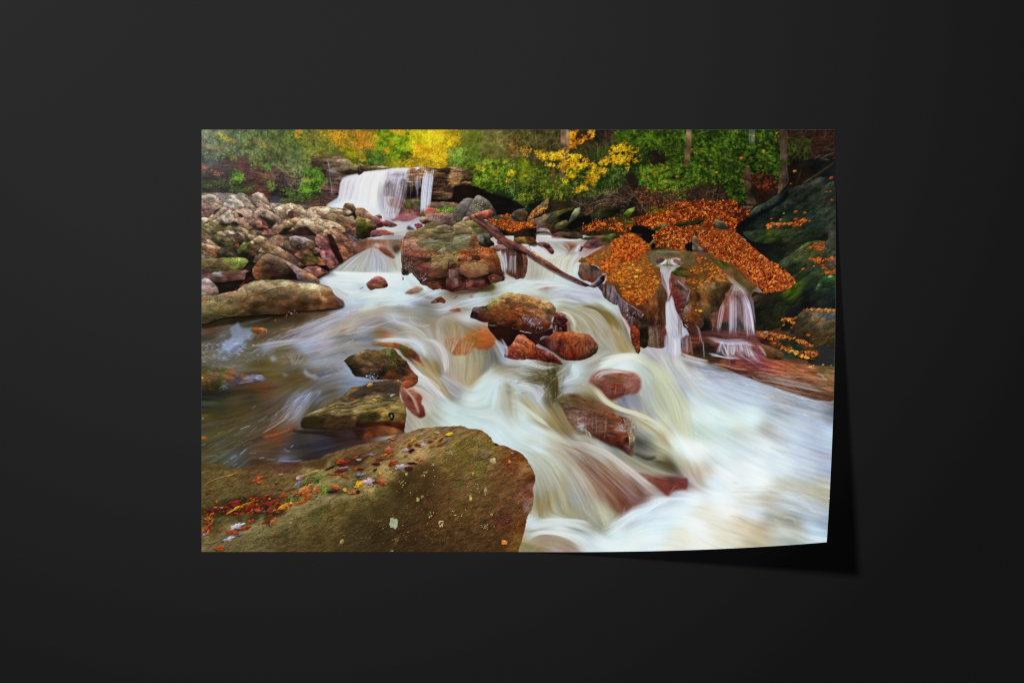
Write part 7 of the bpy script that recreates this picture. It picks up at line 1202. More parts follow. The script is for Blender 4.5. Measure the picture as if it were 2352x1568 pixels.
    R('B3', '2040,510 2230,510 2300,600 2352,640 2400,700 2352,780 2270,820 2240,900 2220,960 2130,960 2120,860 2060,740 2040,620', '2100,560,a0a0a4 2130,640,94807c 2180,700,8c4c40 2200,800,84443c 2150,820,9c8484 2260,650,7c4c34 2120,760,8c7478 2200,900,946c64 2200,560,84806c', amp=.5, sc=6, ang=80, stretch=4, vol=0, crack=0)
    fan('B3', '2000,495 2060,520 2090,600 2110,700', '2330,490 2240,520 2170,600 2160,700', 60, '7c7c74 a8a4a8 c4c4cc', w=(1.4, 3), a=.35)
    fan('B3', '2050,520 2080,650 2130,780 2150,960', '2180,520 2160,640 2150,780 2190,960', 50, 'a8a4b4 c4c4cc 8c7c84', w=(.9, 2), a=.45)
    R('B3', '2300,500 2352,490 2450,520 2450,640 2350,640 2200,610 2230,560', '2280,540,3c4818 2400,560,5c4422', amp=.4)
    R('B4', '-60,560 0,665 60,720 185,822 205,880 190,1000 125,1080 95,1150 60,1330 40,1400 -60,1200 -100,1000 -60,800', '-20,800,6c3428 60,800,4c4030 100,900,64382c 0,950,80302c 50,1050,703034 20,1150,5c3438 -60,950,6c2c2c 140,880,70544c 60,1250,50383c 150,950,64504c', amp=.7, sc=7, wet=.12)
    fan('B3', '2110,960 2110,1200 2120,1568', '2210,880 2240,1080 2330,1280 2420,1568', 150, '9c9cac bcbcc8 ccccd4 a8a0a8', w=(1.2, 3), a=.5)
    fan('C3', '2100,-60 2090,100 2060,260', '2352,-60 2420,80 2440,260', 110, '9494a8 b4b4c4 c4c4cc', w=(1.4, 3), a=.5)
    fan('B4', '20,1100 30,1300 40,1568', '80,1200 90,1400 100,1568', 30, '5c4448 84686c a89ca4', w=(.8, 1.6), a=.5)
    # front block and its face
    R('B4', '200,805 350,742 600,722 760,730 812,752 762,850 652,1050 602,1150 560,1170 482,1182 442,1232 302,1322 152,1382 102,1332 92,1200 132,1080 202,1000 192,880', '250,850,64401f 230,900,50341c 400,850,94642f 420,980,84522a 380,1050,7c5430 300,950,54341c 600,850,4c3a20 700,800,44301c 650,760,645034 500,760,7c6040 550,1050,443420 500,1120,4c3c28 600,980,3c2818 200,1200,80441c 300,1200,70401c 150,1330,50241a 120,1150,746050 250,1100,6c3c1c 440,1200,4c3c24 180,1100,806450 740,820,3c2818', amp=.6, sc=8, ang=60, vol=.15, crack=.2, **k)
    lines('B4', '''0,670 70,735 200,822 185,900 155,1000 | 1.6 | b0a4b8 | .9
20,690 90,760 170,830 | 1 | c8bcc8
150,900 160,980 140,1050 130,1120 | 1.2 | 94808c | .8
810,752 760,850 700,960 650,1060 600,1150 | 1.4 | 2a1810''')
    leaves('B4', '100,1240 190,1250 190,1360 120,1370', 34, '2c1c18 8c6c60 b09484', L=(2, 4)); stamp_pts('B4', '350,1130,12,e09838 290,1120,8,c87830 85,1110,7,b05c24 260,810,8,b06024 320,795,8,c07028 430,710,9,d88830')
    R('B4', '390,1250 450,1210 490,1175 620,1120 640,1080 700,950 720,1000 640,1180 560,1330 520,1400 420,1420 340,1410 400,1330', '470,1300,1c1c1a 440,1350,141414 650,1080,7c3c20 600,1200,6c4834 550,1280,84543c 600,1280,5c3c30', amp=.5, vol=0)
    R('B4', '700,960 760,860 1100,880 1120,1380 700,1400 560,1400 600,1180', '750,1100,8c5444 700,1200,84443c 650,1250,744034 850,1100,7c5c54 950,1050,6c4844 1050,1100,3c3434 900,1300,343434 700,1330,2a2a2a 1000,1250,604848', amp=.6, sc=6, ang=85, stretch=3, vol=0)
    # dark mossy rocks, right
    R('B4', '860,-20 1060,-20 1070,110 1300,140 1520,170 1620,240 1560,330 1500,440 1430,450 1250,335 1080,185 960,70', '1000,50,161616 1300,220,151615 1500,300,181c16 1450,400,1c281a', amp=.3, vol=0)
    R('B4', '1050,-20 2285,-20 2285,140 2150,130 1900,150 1700,260 1560,260 1400,170 1100,130', '1100,80,303828 1250,40,2a3820 1350,50,404e1a 1250,100,2c3c1e 1600,80,2c3420 2000,50,202c1c 2150,60,1c1f1a 2240,50,504a40 1750,180,262c1c 1500,180,1c1e18', amp=.8, ang=-25, vol=.1, grain=.12)
    R('B4', '1490,450 1600,350 1700,275 1850,170 2000,128 2150,125 2285,120 2285,1110 1850,1110 1700,1240 1600,1300 1450,1385 1130,1390 1090,900 1250,875 1400,885 1600,830 1720,740 1650,620', '1700,320,3c4420 1600,400,444c34 1900,180,404e20 2000,260,343f1c 1800,300,4c5434 1700,500,222e1a 1850,550,2c341e 1650,580,242c18 2100,500,303420 2200,700,283826 2000,700,202e1e 2150,650,344424 1650,880,34460f 1750,800,3a4c14 1900,900,1c201c 1900,1000,181a1a 1300,950,201e16 1150,930,3c2a1c 1300,1200,1e2014 1450,1300,2c2c16 1700,1150,191a1a 1500,1050,1e2216 2200,950,1e2622 2200,200,3c3e32 1200,1150,181a14 2050,550,343c28 2250,300,3a4030', amp=.85, sc=8, ang=-35, stretch=2.4, vol=.1, hue=.07, grain=.13)
    R('B4', '2100,660 2200,630 2285,640 2285,820 2150,800 2000,850 2050,740', '2200,660,2e4c24 2150,750,22301f 2050,780,3a4a3a', amp=.7)
    lines('B4', '1480,450 1600,370 1750,260 1900,170 | 1.6 | 5c6048 | .7\n2000,820 2050,720 2090,680 | 1.6 | 4a5440 | .6')
    c3 = dict(L=(6, 11), asp=(.3, .55), ang=(-60, 60), fold=.28, ed=1.)
    leaves('B4', '1870,260 1930,200 2040,130 2130,160 2110,300 2050,300 1960,240', 60, '5c2c14 8c4420 a85828', **c3); leaves('B4', '1890,385 2050,370 2280,360 2280,400 2100,430 2200,560 2280,540 2280,605 2150,590 2100,480', 120, '5c2c18 94481f b46028', **c3); leaves('B4', '2150,420 2285,400 2285,500 2200,520', 50, '3c2c24 5c443c', **c3)
    stamp_pts('B4', '1825,530,10,a05024 1980,490,7,8c6844 2215,640,14,6c9078')
    twigs('B4', '2120,240 2280,220 2280,480 2150,480', 26, '5c5040 84745c', L=(8, 20))
    R('B4', '1640,1110 1900,1100 1720,1250 1640,1400 1500,1400 1560,1300', '1700,1200,191a1a 1600,1330,1c1c14', amp=.3, vol=0, soft=2)
    R('B4', '1600,1620 1640,1450 1690,1280 1760,1190 1835,1130 1950,1102 2100,1105 2290,1130 2290,1568 2290,1750 2100,1720 1950,1650 1800,1620', '1850,1180,443f30 1800,1250,363024 2100,1150,505048 2000,1140,544f40 2050,1250,685038 1980,1230,645038 1800,1400,382c1c 2200,1350,48402c 2000,1500,3f301c 2200,1500,463820 1900,1350,3c3424 2200,1200,4c4c48 2200,1650,403420 1800,1550,2c2620', amp=.7, sc=8, ang=-30, vol=.15, grain=.12)
    leaves('B4', '1840,1110 1960,1095 2280,1115 2280,1135 2000,1120 1860,1135', 70, '6c3418 a05828 c07838', **c3); leaves('B4', '1520,1250 1620,1230 1710,1250 1690,1330 1640,1290 1540,1290', 30, '6c3418 b06428 c87c34', **c3); stamp_pts('B4', '1545,1335,9,8c5030 1660,1365,5,b06c30 1900,1480,13,9c4820 1720,1230,12,7c4c2c 1500,1380,6,8c5030')
    # leafy ledge low right (C4 frame)
    R('C4', '2030,120 2290,170 2290,420 1950,380 1900,320 2040,280', '2150,250,2a2c2c 2200,350,2c2e2c', amp=.2, vol=0)
    R('C4', '1080,-60 1200,-100 1500,-60 1700,-10 1850,40 1960,100 2070,200 2030,300 1950,335 1800,305 1550,290 1450,200 1250,90 1130,20', '1250,-50,4c3020 1400,0,5c3420 1700,100,24301f 1550,100,2c2c1c 1800,200,243028 1600,220,2c3c2c 1900,150,4c3c24 1300,50,3c2018 1900,300,1c1f18', amp=.8, ang=12, stretch=3, vol=.1)
    R('C4', '1150,60 1250,90 1400,140 1520,200 1560,270 1480,325 1300,290 1220,200 1150,130', '1280,120,745034 1400,180,744c2c 1500,220,60482c 1350,250,5c3c20 1450,300,382814 1200,120,5c2c24', amp=.6, ang=18, stretch=4, vol=.4)
    leaves('C4', '1150,-80 1350,-100 1600,-40 1850,40 1960,110 1940,140 1700,50 1500,20 1300,10 1200,-30', 170, '3c1c10 6c3418 a05c24 c07c34', **c3); leaves('C4', '1350,50 1550,100 1750,180 2050,190 1980,310 1800,270 1600,200 1450,130', 130, '341c14 64341a 9c5424 c07430', **c3); leaves('C4', '1650,160 1750,180 1740,230 1660,200', 12, 'd89038 c87c2c', **c3); leaves('C4', '1800,250 1900,260 1880,310 1810,300', 10, 'd89038 c87c2c', **c3)
    stamp_pts('B4', '1290,1440,16,846870 1500,1490,12,a0682c 1160,1470,16,b07028 1230,1475,12,b46828')
    # red shelf
    R('C4', '80,30 160,-30 300,-60 600,-100 1150,-80 1180,20 1250,120 1290,280 1500,325 1900,395 2290,430 2290,760 2000,690 1700,600 1300,545 1000,465 700,420 400,350 200,290 90,230', '300,60,6c3424 500,150,281c1a 550,60,6c3c34 200,220,704024 150,200,8c4834 450,200,2c2c28 450,310,4c3420 700,350,905030 800,340,6c3034 900,400,94482f 1300,360,984840 1450,400,a85438 1500,430,a05434 1900,450,94583a 1700,500,8c5434 2200,550,80603c 2000,600,84583a 1000,250,744440 2150,420,5c4a2a 800,80,6c4444 1000,320,7c383c 1200,330,84404c 1150,430,703c34 650,270,2c2824 500,-20,54302c 900,-40,603838 300,150,241a18 700,150,3c2c2c 100,100,5c3c34', amp=.9, sc=6, ang=10, stretch=5, vol=0, crack=0, soft=3, facet=0)
    lines('B4', '''520,1415 530,1370 545,1330 | 1 | a0a0ac | .7
820,750 760,870 | 1 | b08878''')
    # right-hand veil fall
    R('B4', '745,882 775,820 815,742 870,760 960,830 1010,860 990,890', '800,860,7c5040 860,800,8c7c74 900,850,7c5c50 960,870,807068', amp=.3, vol=0, soft=3, alpha=.8)
    fan('B4', '700,600 780,700 850,770 900,860', '800,640 900,740 980,800 1080,890', 50, '7c6c50 9c9484 b8b4b4', w=(1, 2.4), a=.3)
    fan('B4', '760,900 740,1100 720,1480', '1080,900 1120,1150 1150,1520', 36, '84747c 9c8c98 a8a0ac', w=(4, 7), a=.16)
    fan('B4', '840,760 800,850 770,960', '900,780 1020,860 1090,960', 30, '8c8080 b4acb4 c8c4cc', w=(1.5, 3), a=.35)
    fan('B4', '815,745 790,800 750,880', '860,750 940,810 1010,870', 30, 'b8b4b8 8c6c60 ccc8cc', w=(.8, 1.8), a=.45)
    VF = '8c8498 b0a8b8 ccc4d4 a094a8'
    fan('B4', '750,885 760,1000 750,1300 735,1500', '880,890 870,1000 870,1300 880,1530', 46, VF, w=(.9, 2.1), a=.55)
    fan('B4', '900,890 950,1000 960,1250 970,1500', '1010,880 1070,1050 1110,1300 1135,1568', 50, VF, w=(.9, 2.1), a=.6)
    fan('B4', '960,900 1030,1050 1080,1250 1110,1500', '1010,870 1080,1050 1120,1300 1145,1568', 16, 'b4acbc d4ccdc', w=(1, 2), a=.8)
    fan('B4', '1010,870 1050,1000 1060,1200', '1090,900 1110,1000 1150,1350', 16, '7c7888 a09cac', w=(.8, 1.6), a=.4)
    fan('B4', '770,900 850,1000 900,1300', '980,900 1000,1100 1020,1500', 40, '8c7078 a08c98', w=(.9, 2), a=.3)
    fan('B4', '680,990 620,1150 580,1480', '695,990 690,1150 620,1480', 20, 'a09cac c4c0cc', w=(.8, 1.8), a=.6)
    fan('B4', '270,1320 320,1400 340,1568', '300,1325 350,1430 380,1640', 14, '7c7c84 9c9ca4', w=(.9, 1.8), a=.45)
    fan('C4', '80,-40 80,100 80,240', '190,-40 180,100 180,230', 18, '8c8c9c b0b0bc', w=(.8, 1.8), a=.5)
    fan('C4', '340,-20 390,100 400,300', '390,0 400,100 410,320', 10, '8c8484 a8a0a4', w=(.8, 1.5), a=.4)
    fan('C4', '380,-30 700,20 1000,20 1150,80', '500,40 750,90 1000,90 1150,130', 50, '8c8090 a8a4b4 c0c0cc', w=(1.4, 3.4), a=.26)
    fan('C4', '640,30 600,150 560,280', '1100,30 1180,150 1260,330', 40, '8c8490 a8a4b0', w=(3, 6), a=.18)
    fan('C4', '650,40 620,130 600,230', '1050,50 1100,160 1150,330', 120, '9094ac b8bccc ccd0dc a89cac', w=(.9, 2.4), a=.45)
    fan('C4', '650,50 700,150 760,300', '900,60 880,160 820,260', 40, 'b0b0c4 d0d4e0', w=(1, 2.2), a=.4)
    R('C4', '860,230 900,190 960,180 1000,230 1020,290 900,290', '930,240,745058 980,260,603c40', amp=.4, soft=3, alpha=.7)
    fan('C4', '1150,100 1230,180 1300,290', '1200,90 1280,200 1310,300', 14, '8c9098 b0b4bc', w=(.9, 1.8), a=.45)
    fan('C4', '450,210 550,230 700,290', '500,260 700,280 900,320', 26, 'a0a4b8 c4c8d4', w=(.9, 2), a=.4)
    lines('C4', '''1010,290 1100,350 1180,410 1280,450 1450,470 | 2.4 | a8a0ac | .45
1300,300 1450,350 1600,420 1780,500 | 2.2 | 9c8488 | .4
520,370 640,380 760,410 870,440 1030,455 | 2.4 | b8b0b4 | .8
760,410 780,350 750,310 | 1.4 | b0a8b0 | .7
1100,490 1250,490 1400,530 1550,520 1700,560 1800,550 2000,570 2180,600 | 2.4 | b0acb0 | .5
1350,450 1500,480 1650,520 1780,550 | 1.3 | bca8a4 | .7
2020,510 2090,530 2120,570 2180,600 | 4 | a8a8b4 | .8
350,440 420,480 500,470 600,510 | 2.2 | b8c0cc | .8
1350,540 1550,580 1650,650 1780,720 | 3 | 54483c | .45
1500,530 1600,560 1650,560 | 2.6 | b4b4bc | .7
1800,640 1900,670 1950,700 | 2.2 | a8a8b4 | .6
240,330 330,360 400,400 540,430 | 2 | 8c9098 | .6''')
    leaves('C4', '1830,380 1960,370 1980,420 1850,400', 9, 'd08c40', L=(2, 5)); stamp_pts('C4', '1930,412,13,d89858 2115,385,7,a08034 2230,390,5,9c7c34')
    # churning water below, streaks
    fan('C4', '100,330 400,430 900,560 1500,700 2280,900', '80,700 500,800 1100,1000 1700,1150 2260,1300', 230, '8c90a0 a8b4c4 c0ccd8 9ca4bc b4c8cc', w=(1, 3.6), a=.26, t0=(0, .7), t1=(.3, 1))
    fan('C4', '1100,500 1500,560 1900,650 2280,740', '1200,600 1600,680 2000,760 2280,830', 80, '5c5048 8c8478 a8a8bc c0c4d4 7c6c54', w=(.9, 2.4), a=.4, t0=(0, .7), t1=(.3, 1))
    fan('C4', '300,420 700,480 1100,520', '400,640 800,620 1300,680', 60, '6c6c78 8c8ca0 b4bcd0', w=(1, 3), a=.35, t0=(0, .6), t1=(.4, 1))
    fan('C4', '1400,760 1800,820 2280,900', '1500,1000 1900,1120 2270,1300', 50, '6c6c6c 888478 a8b0c4', w=(1.5, 4), a=.3, t0=(0, .7), t1=(.3, 1))
    fan('D4', '600,500 1000,480 1400,500 1780,600', '700,700 1100,760 1500,860 1720,950', 80, '9c9884 b4b09c c8d4dc 8ca0b4', w=(1.5, 5), a=.28, t0=(0, .7), t1=(.3, 1))
    fan('C3', '1700,240 1950,330 2200,560 2450,1000 2560,1568', '1650,260 1850,400 2000,640 2150,1000 2360,1568', 160, 'b4bc94 c4c8a4 d0d8c0 a8ac98 bcbca0', w=(1.5, 4), a=.25)
    fan('C3', '1780,560 1780,800 1850,1100', '2050,500 2300,900 2420,1400', 80, '8c8c90 a8a89c b4b490', w=(1.2, 3), a=.25)
    fan('C3', '1400,900 1480,960 1560,1020', '1740,780 1760,900 1800,1100', 60, '6c6c7c 8c8c98 b0b0b0', w=(1, 2.4), a=.4)
    fan('C3', '1150,700 1250,840 1400,960 1700,1090', '1050,650 1200,860 1380,1010 1650,1120', 50, 'b0a8a0 c8c4bc 8c5444', w=(1, 2.6), a=.4)
    fan('C3', '1000,650 1200,900 1400,1020 1700,1120 2000,1250 2200,1500', '1050,640 1250,880 1500,1000 1800,1100 2100,1300 2300,1568', 60, 'c4c0a0 d0d0b8 a89c78', w=(1.4, 3.4), a=.35)
    fan('C3', '1450,1080 1700,1180 1950,1350 2100,1568', '1650,1140 1900,1280 2100,1450 2230,1640', 60, 'a89c70 b8a884 8c8460', w=(1.6, 4), a=.3)
    fan('C3', '1100,480 1300,380 1500,300 1700,300', '1150,300 1400,240 1600,220 1800,260', 60, 'd4e0d4 dcecdc c8d4c0', w=(2, 5), a=.25)
    # eddies, centre (C3/C2 frames)
    fan('C3', '-200,420 0,430 200,460 400,520', '-200,680 0,690 200,650 400,640', 40, '4c4424 5c5434 b0b4b8 c8ccd0 8c8058', w=(1, 3), a=.5, t0=(0, .6), t1=(.4, 1))
    fan('C3', '0,330 200,360 400,410 600,400', '0,380 150,400 350,450 500,470', 36, 'b0acb8 c8c4cc 8c8474', w=(1, 2.6), a=.45)
    fan('C3', '340,440 460,560 480,760 500,950', '500,420 560,560 560,760 560,900', 60, '3c3418 4c4420 5c5430 403c20', w=(1.4, 3.4), a=.4)
    lines('C3', '''760,390 830,440 855,510 820,570 720,600 640,640 | 3.2 | c0d4d8 | .9
700,410 620,470 540,520 560,560 | 2.4 | b0b8b8 | .7
640,520 600,560 500,590 440,650 | 1.6 | a8acA8 | .7
0,620 150,660 280,690 350,760 320,850 250,920 | 3 | bcc4cc | .8
560,860 620,800 700,780 | 3 | b0b4c0 | .6
250,950 320,990 | 3 | a8acb4 | .6
380,570 430,610 | 1 | a8a488 | .7
0,500 80,520 200,540 | 2.4 | c8c8b0 | .7'''.replace('acA8', 'aca8'))
    fan('C3', '380,880 450,1000 560,1180 750,1400', '560,900 640,1060 740,1250 900,1420', 80, '7c6c40 8c7c54 a89c84 5c5030', w=(1.2, 3), a=.3)
    fan('C3', '-200,800 0,900 200,1050 400,1200', '-100,1000 100,1060 300,1200 500,1320', 50, 'b0a480 c8d4cc d0e0dc', w=(1.6, 4), a=.25)
    # curtain, C2
    fan('C2', '960,10 1100,80 1200,250 1240,560', '1000,0 1150,60 1290,260 1290,600', 40, 'b8bcc4 d0d0d4 a89c90', w=(1, 2.6), a=.5)
    fan('C2', '1280,180 1300,350 1350,600', '1750,160 1760,400 1650,700', 190, '8c8058 a89c78 b8b098 a09080 bcb49c', w=(1, 2.8), a=.3, t0=(0, .4))
    fan('C2', '1750,150 1770,350 1740,600', '1890,120 1900,300 1850,520', 70, '5c5c50 8c8c7c a8a494 484840', w=(.9, 2.2), a=.35, t0=(0, .4))
    fan('C2', '1500,0 1480,100 1480,280', '1700,0 1640,120 1560,280', 30, 'b09c84 c4b49c', w=(.9, 2.2), a=.35)
    fan('C2', '1150,0 1180,100 1280,250', '1480,-30 1400,100 1330,250', 60, 'b4aca0 d0c8c0 8c7c60', w=(.9, 2.4), a=.35)
    fan('C2', '1960,20 2020,150 2080,300', '2060,0 2140,150 2140,300', 44, '8c949c b4bcc8 9ca0ac', w=(1.2, 3), a=.4)
    fan('C2', '220,40 500,0 750,20 900,120 1000,260', '300,60 600,60 800,100 920,220 960,340', 90, 'c8d0d4 b4bcc0 a09890 d8dcdc', w=(1.2, 3), a=.4)
    fan('C2', '650,260 820,370 960,520 1200,800 1350,900', '900,280 960,400 1080,520 1200,640 1380,870', 130, '8c7c48 a89468 bcb4a8 948454 c0b8b0', w=(1.2, 3), a=.35, t0=(0, .5))
    fan('C2', '690,330 800,420 950,560 1150,740 1300,900', '720,400 830,520 900,560 1100,740 1250,900', 60, 'c8ccc8 d8dcdc a8a494', w=(1, 2.4), a=.45)
    fan('C2', '850,530 950,540 1100,640 1250,800', '860,620 960,650 1080,760 1200,900', 46, 'dce4e4 c4c0bc a48c84', w=(.9, 2), a=.5)
    fan('C2', '770,690 900,720 1050,830 1180,960', '740,740 850,780 930,860 1000,960', 46, 'd8d4d0 b4a09c c4bcb4', w=(.9, 2.2), a=.5)
    fan('C2', '1130,520 1250,540 1400,620 1560,700', '1170,580 1280,760 1380,850 1480,870', 70, 'b8bcc4 ccd0d4 8c8484 a09c9c', w=(1.2, 3), a=.35)
    lines('C2', '1190,650 1260,740 1330,840 1400,870 | 5 | 7c7870 | .5\n1180,600 1230,680 1290,760 | 3.4 | 8c7850 | .6\n1300,870 1380,885 1480,870 | 2 | 7c7c78 | .5')
    fan('C2', '930,880 980,980 1020,1100', '1050,900 1100,1000 1150,1100', 30, 'c4c4bc a8a484', w=(1.6, 3.4), a=.3)
    # step over pale lip C2 left
    fan('C2', '-200,560 0,570 200,600', '-200,680 0,700 200,640', 34, '6c7894 98a4c4 54607c', w=(1, 2.4), a=.5)
    # D3 veil
    fan('D3', '300,0 700,180 1000,500 1300,1000 1400,1080', '0,130 200,400 300,700 330,1050', 280, 'a8a894 c4c8bc 94885c 9c9478 b8b4a0 acaca0', w=(1.4, 4), a=.24, t0=(0, .6), t1=(.4, 1))
    fan('D3', '500,-50 900,100 1300,350 1700,700 1900,820', '700,120 900,380 1150,700 1400,1000', 150, 'a08c70 84685c 704438 9c8878 b8a89c 6c3c34', w=(1.4, 4), a=.26, t0=(0, .6), t1=(.5, 1))
    fan('D3', '700,-80 1200,60 1600,330 2000,640 2130,740', '750,-20 1200,140 1550,400 1900,700 2000,760', 60, 'c8ccc4 b4a8a4 a8988c d4d8d4', w=(1.8, 4.5), a=.34)
    fan('D3', '1400,60 1700,250 2000,380 2300,460', '1300,60 1650,330 1900,450 2200,520', 60, '8c8c78 a8a490 746c58', w=(1.4, 3.6), a=.3)
    fan('D3', '1950,230 2150,270 2300,430', '1850,260 2100,360 2250,440', 30, '4c4428 5c5438', w=(2, 4), a=.35)
    lines('D3', '880,150 1000,300 1200,520 1400,740 1500,880 | 2.4 | 5c4838 | .5\n900,520 1000,680 1150,900 1250,1080 | 3 | c0bca0 | .5\n480,370 560,520 640,700 | 2 | 8c8460 | .6\n800,700 880,850 960,1040 1000,1160 | 2.6 | 7c7c68 | .55\n860,520 950,660 1000,720 | 2 | b4acb0 | .6')
    # foam fringe
    fan('D3', '1200,1220 1350,1130 1500,1050 1650,960 1850,900 2000,780 2200,700', '1150,1400 1400,1250 1600,1100 1800,1000 2000,870 2300,760', 110, 'b4c4d4 c8d8e0 dce8ec bcd0d8', w=(3, 8), a=.22, t0=(0, .8), t1=(.2, 1))
    for q in ('1500,1040 1510,960 1520,890', '1560,1010 1600,960 1660,880', '1960,880 1990,810 2000,760', '1480,1060 1560,980 1700,920', '2160,720 2200,660 2250,600', '1640,960 1780,900 1900,870 1950,800'):
        line('D3', q, 3.4, 'b0acb8', .35)
    fan('D3', '150,1110 500,1070 900,1090 1100,1150', '100,1250 500,1180 800,1200 1100,1330', 60, 'bccad4 ccd8d8 a8a898', w=(2.5, 6), a=.25)
    fan('D3', '60,1450 300,1290 600,1320 900,1540', '200,1540 400,1420 600,1440 750,1568', 50, '9c8868 a08c80 8c7c54', w=(2, 5), a=.25)
    fan('D3', '100,1300 400,1240 900,1330 1150,1568', '100,1380 350,1290 700,1350 950,1568', 50, 'c4ccc8 d0d8d8 b8c4c4', w=(2, 5), a=.28)
    lines('B2', '''0,1370 120,1362 230,1358 330,1320 430,1290 480,1290 | 2 | c0c4d8 | .7
-200,1480 0,1420 150,1380 250,1330 | 2 | b4b8cc | .6
490,1190 510,1250 560,1290 640,1310 760,1350 900,1430 980,1520 | 2.4 | ccd4dc | .75
740,1200 740,1260 790,1310 880,1350 1000,1335 1050,1320 | 1.8 | c4c8cc | .7
1100,1120 1300,1100 1500,1060 1700,1000 1900,930 2050,890 | 2.6 | c4d8e0 | .7
1200,1090 1350,1060 1500,1000 1650,960 1800,940 | 2 | bcd0dc | .7
300,1040 500,1020 700,1005 850,960 1050,880 1200,850 | 2.6 | c8dce4 | .7
0,1120 200,1090 400,1050 560,1040 750,1030 | 2.4 | c4d8dc | .7
820,940 700,960 560,940 400,900 200,910 0,960 | 3 | d8ece8 | .55
1530,1160 1600,1220 1700,1280 1850,1330 2000,1340 | 2 | b8c8d4 | .7
1190,1210 1260,1220 1330,1250 1380,1290 | 1.6 | c0bcb8 | .6
1650,900 1750,870 1870,880 1900,900 | 2 | c0ccd0 | .7
1560,960 1640,970 1760,950 1900,900 | 2.4 | c4d8dc | .7
560,1450 700,1430 850,1460 960,1540 | 1.6 | c8ccd0 | .6
840,1060 960,1050 1100,1010 | 1.2 | 6c6c70 | .5
380,1120 600,1140 800,1110 1000,1100 | 4 | 8c8878 | .4
1250,1170 1450,1140 1600,1110 | 3 | 84805c | .4
950,1230 1000,1290 1080,1300 | 3 | 8c7c60 | .4
1350,1290 1420,1340 1400,1400 | 4 | 80703c | .4''')
    lines('C2', '''200,30 400,10 600,20 750,35 850,90 940,180 980,260 | 4 | d4dce0 | .6
900,0 1000,30 1090,90 1170,220 1230,400 1250,500 | 3.4 | c4ccd0 | .6
700,330 800,420 950,560 1080,700 | 2.4 | dce0dc | .6
1950,20 2020,120 2080,240 2090,290 | 3.4 | acb4c0 | .7
1100,320 1160,400 1180,480 | 6 | 7c6c3c | .45
1300,0 1350,80 1300,180 | 2 | 8c7448 | .5''')
    dashes('B3', '-100,680 900,700 1200,980 600,1060 200,900 -100,860', 60, 'd8e4e8 bcc8d0 a09c94', (12, 40), (1, 3), (-15, 30), .4)
    dashes('B2', '-300,700 900,700 900,1020 -100,1080', 90, 'dcece8 c4d4e0 a8b4c0', (8, 34), (1, 3), (-25, 20), .45)
    dashes('C4', '300,480 1200,540 2250,900 2240,1300 1200,900 400,700', 110, '7c8090 b0b8c8 c8d4e0 74706c', (14, 60), (1, 4), (8, 24), .4)
    dashes('D4', '500,40 1750,60 1650,1050 500,1050', 60, '9c9884 c8d4dc d8e0e0 a4b0bc', (14, 60), (2, 6), (12, 28), .35)
    dashes('C3', '250,380 700,400 640,700 560,950 300,900 350,600', 90, '34301a 4c4424 a8aca8 d0d8dc', (5, 22), (.8, 2.4), (20, 140), .55)
    dashes('C3', '-250,400 400,420 400,760 -200,760', 70, '4c4828 8c8860 c8ccd0 dce4e4', (8, 34), (.8, 2.6), (-25, 25), .5)
    fan('C4', '-60,-30 -40,100 -60,300', '60,-30 70,120 80,300', 50, 'a4a4b4 c4c4cc dcdce0', w=(1.4, 3), a=.5)
    fan('C4', '80,-60 110,80 120,260', '220,-60 230,100 260,300', 24, '6c5c60 8c8490 b8b4c0', w=(.9, 2), a=.45)
    fan('C4', '40,180 200,260 500,330', '0,300 200,360 500,440', 50, 'b0b0b4 ccd0d0 8c8c94', w=(2, 4.5), a=.3)
    fan('C4', '600,120 700,260 900,300', '1100,140 1200,300 1250,380', 40, '9c98ac c4c4d0 dcdce4', w=(1, 2.6), a=.35)
    # -------- the fallen log
    LG = dict(amp=.6, sc=4, ang=33, stretch=9, vol=.5, crack=.3, smooth=True, rough=.8, **k)
    R('B3', '-640,-250 -560,-215 -430,-130 -300,-40 -170,90 -60,150 60,230 -40,260 -250,110 -420,-40 -600,-190', '-500,-170,503634 -300,0,584044 -150,120,4c3834 -400,-110,68504c', **LG)
    R('B3', '-763,-242 -700,-238 -600,-195 -450,-85 -320,20 -200,80 0,165 100,225 200,300 420,420 640,570 860,680 1030,768 1000,785 930,780 700,672 480,560 220,402 60,292 -100,275 -260,155 -420,25 -560,-85 -700,-200', '-650,-215,6c4440 -450,-70,744438 -300,60,6c3c38 -150,170,704438 0,230,583834 150,310,644038 300,400,745040 450,490,684038 600,590,64403c 800,690,5c3a38 950,750,54343a -250,120,94543c 50,230,8c5444 350,400,8c5c44 550,520,844c3c', **LG)
    lines('B3', '''-700,-210 -500,-60 -300,110 -150,230 0,280 100,330 300,460 500,580 720,690 930,785 | 2 | 1c1014 | .9
-600,-180 -430,-60 -250,70 -60,160 100,240 300,370 500,490 700,610 860,690 | .9 | a8705c | .6
-400,0 -250,100 -100,190 50,260 | 1 | 2c1814 | .8
200,340 400,460 600,580 | .8 | 34201c | .8
-60,140 30,180 120,230 | 1.4 | 3c3034
100,210 180,190 | .7 | 3a2a24
140,250 160,200 | .7 | 3a2a24
170,280 240,290 | .7 | 3a2a24
200,370 240,420 | 1 | 2c201c
70,300 -20,320 -150,330 | 1.6 | 2c2420
-30,320 -90,350 | 1 | 3a3028
910,680 945,620 970,570 | 1.6 | 6c4c44
760,690 860,720 | .8 | 8c7478''')
    R('B2', '2230,250 2352,270 2420,310 2420,330 2300,300', '241c1c', vol=0)
    stamp_pts('B3', '265,335,11,e0a020 160,260,6,a86c34 170,240,5,c08040')
    fan('B2', '2260,300 2270,400 2280,640', '2352,330 2352,450 2352,640', 8, '3c2a20', w=(2, 4), a=.4)

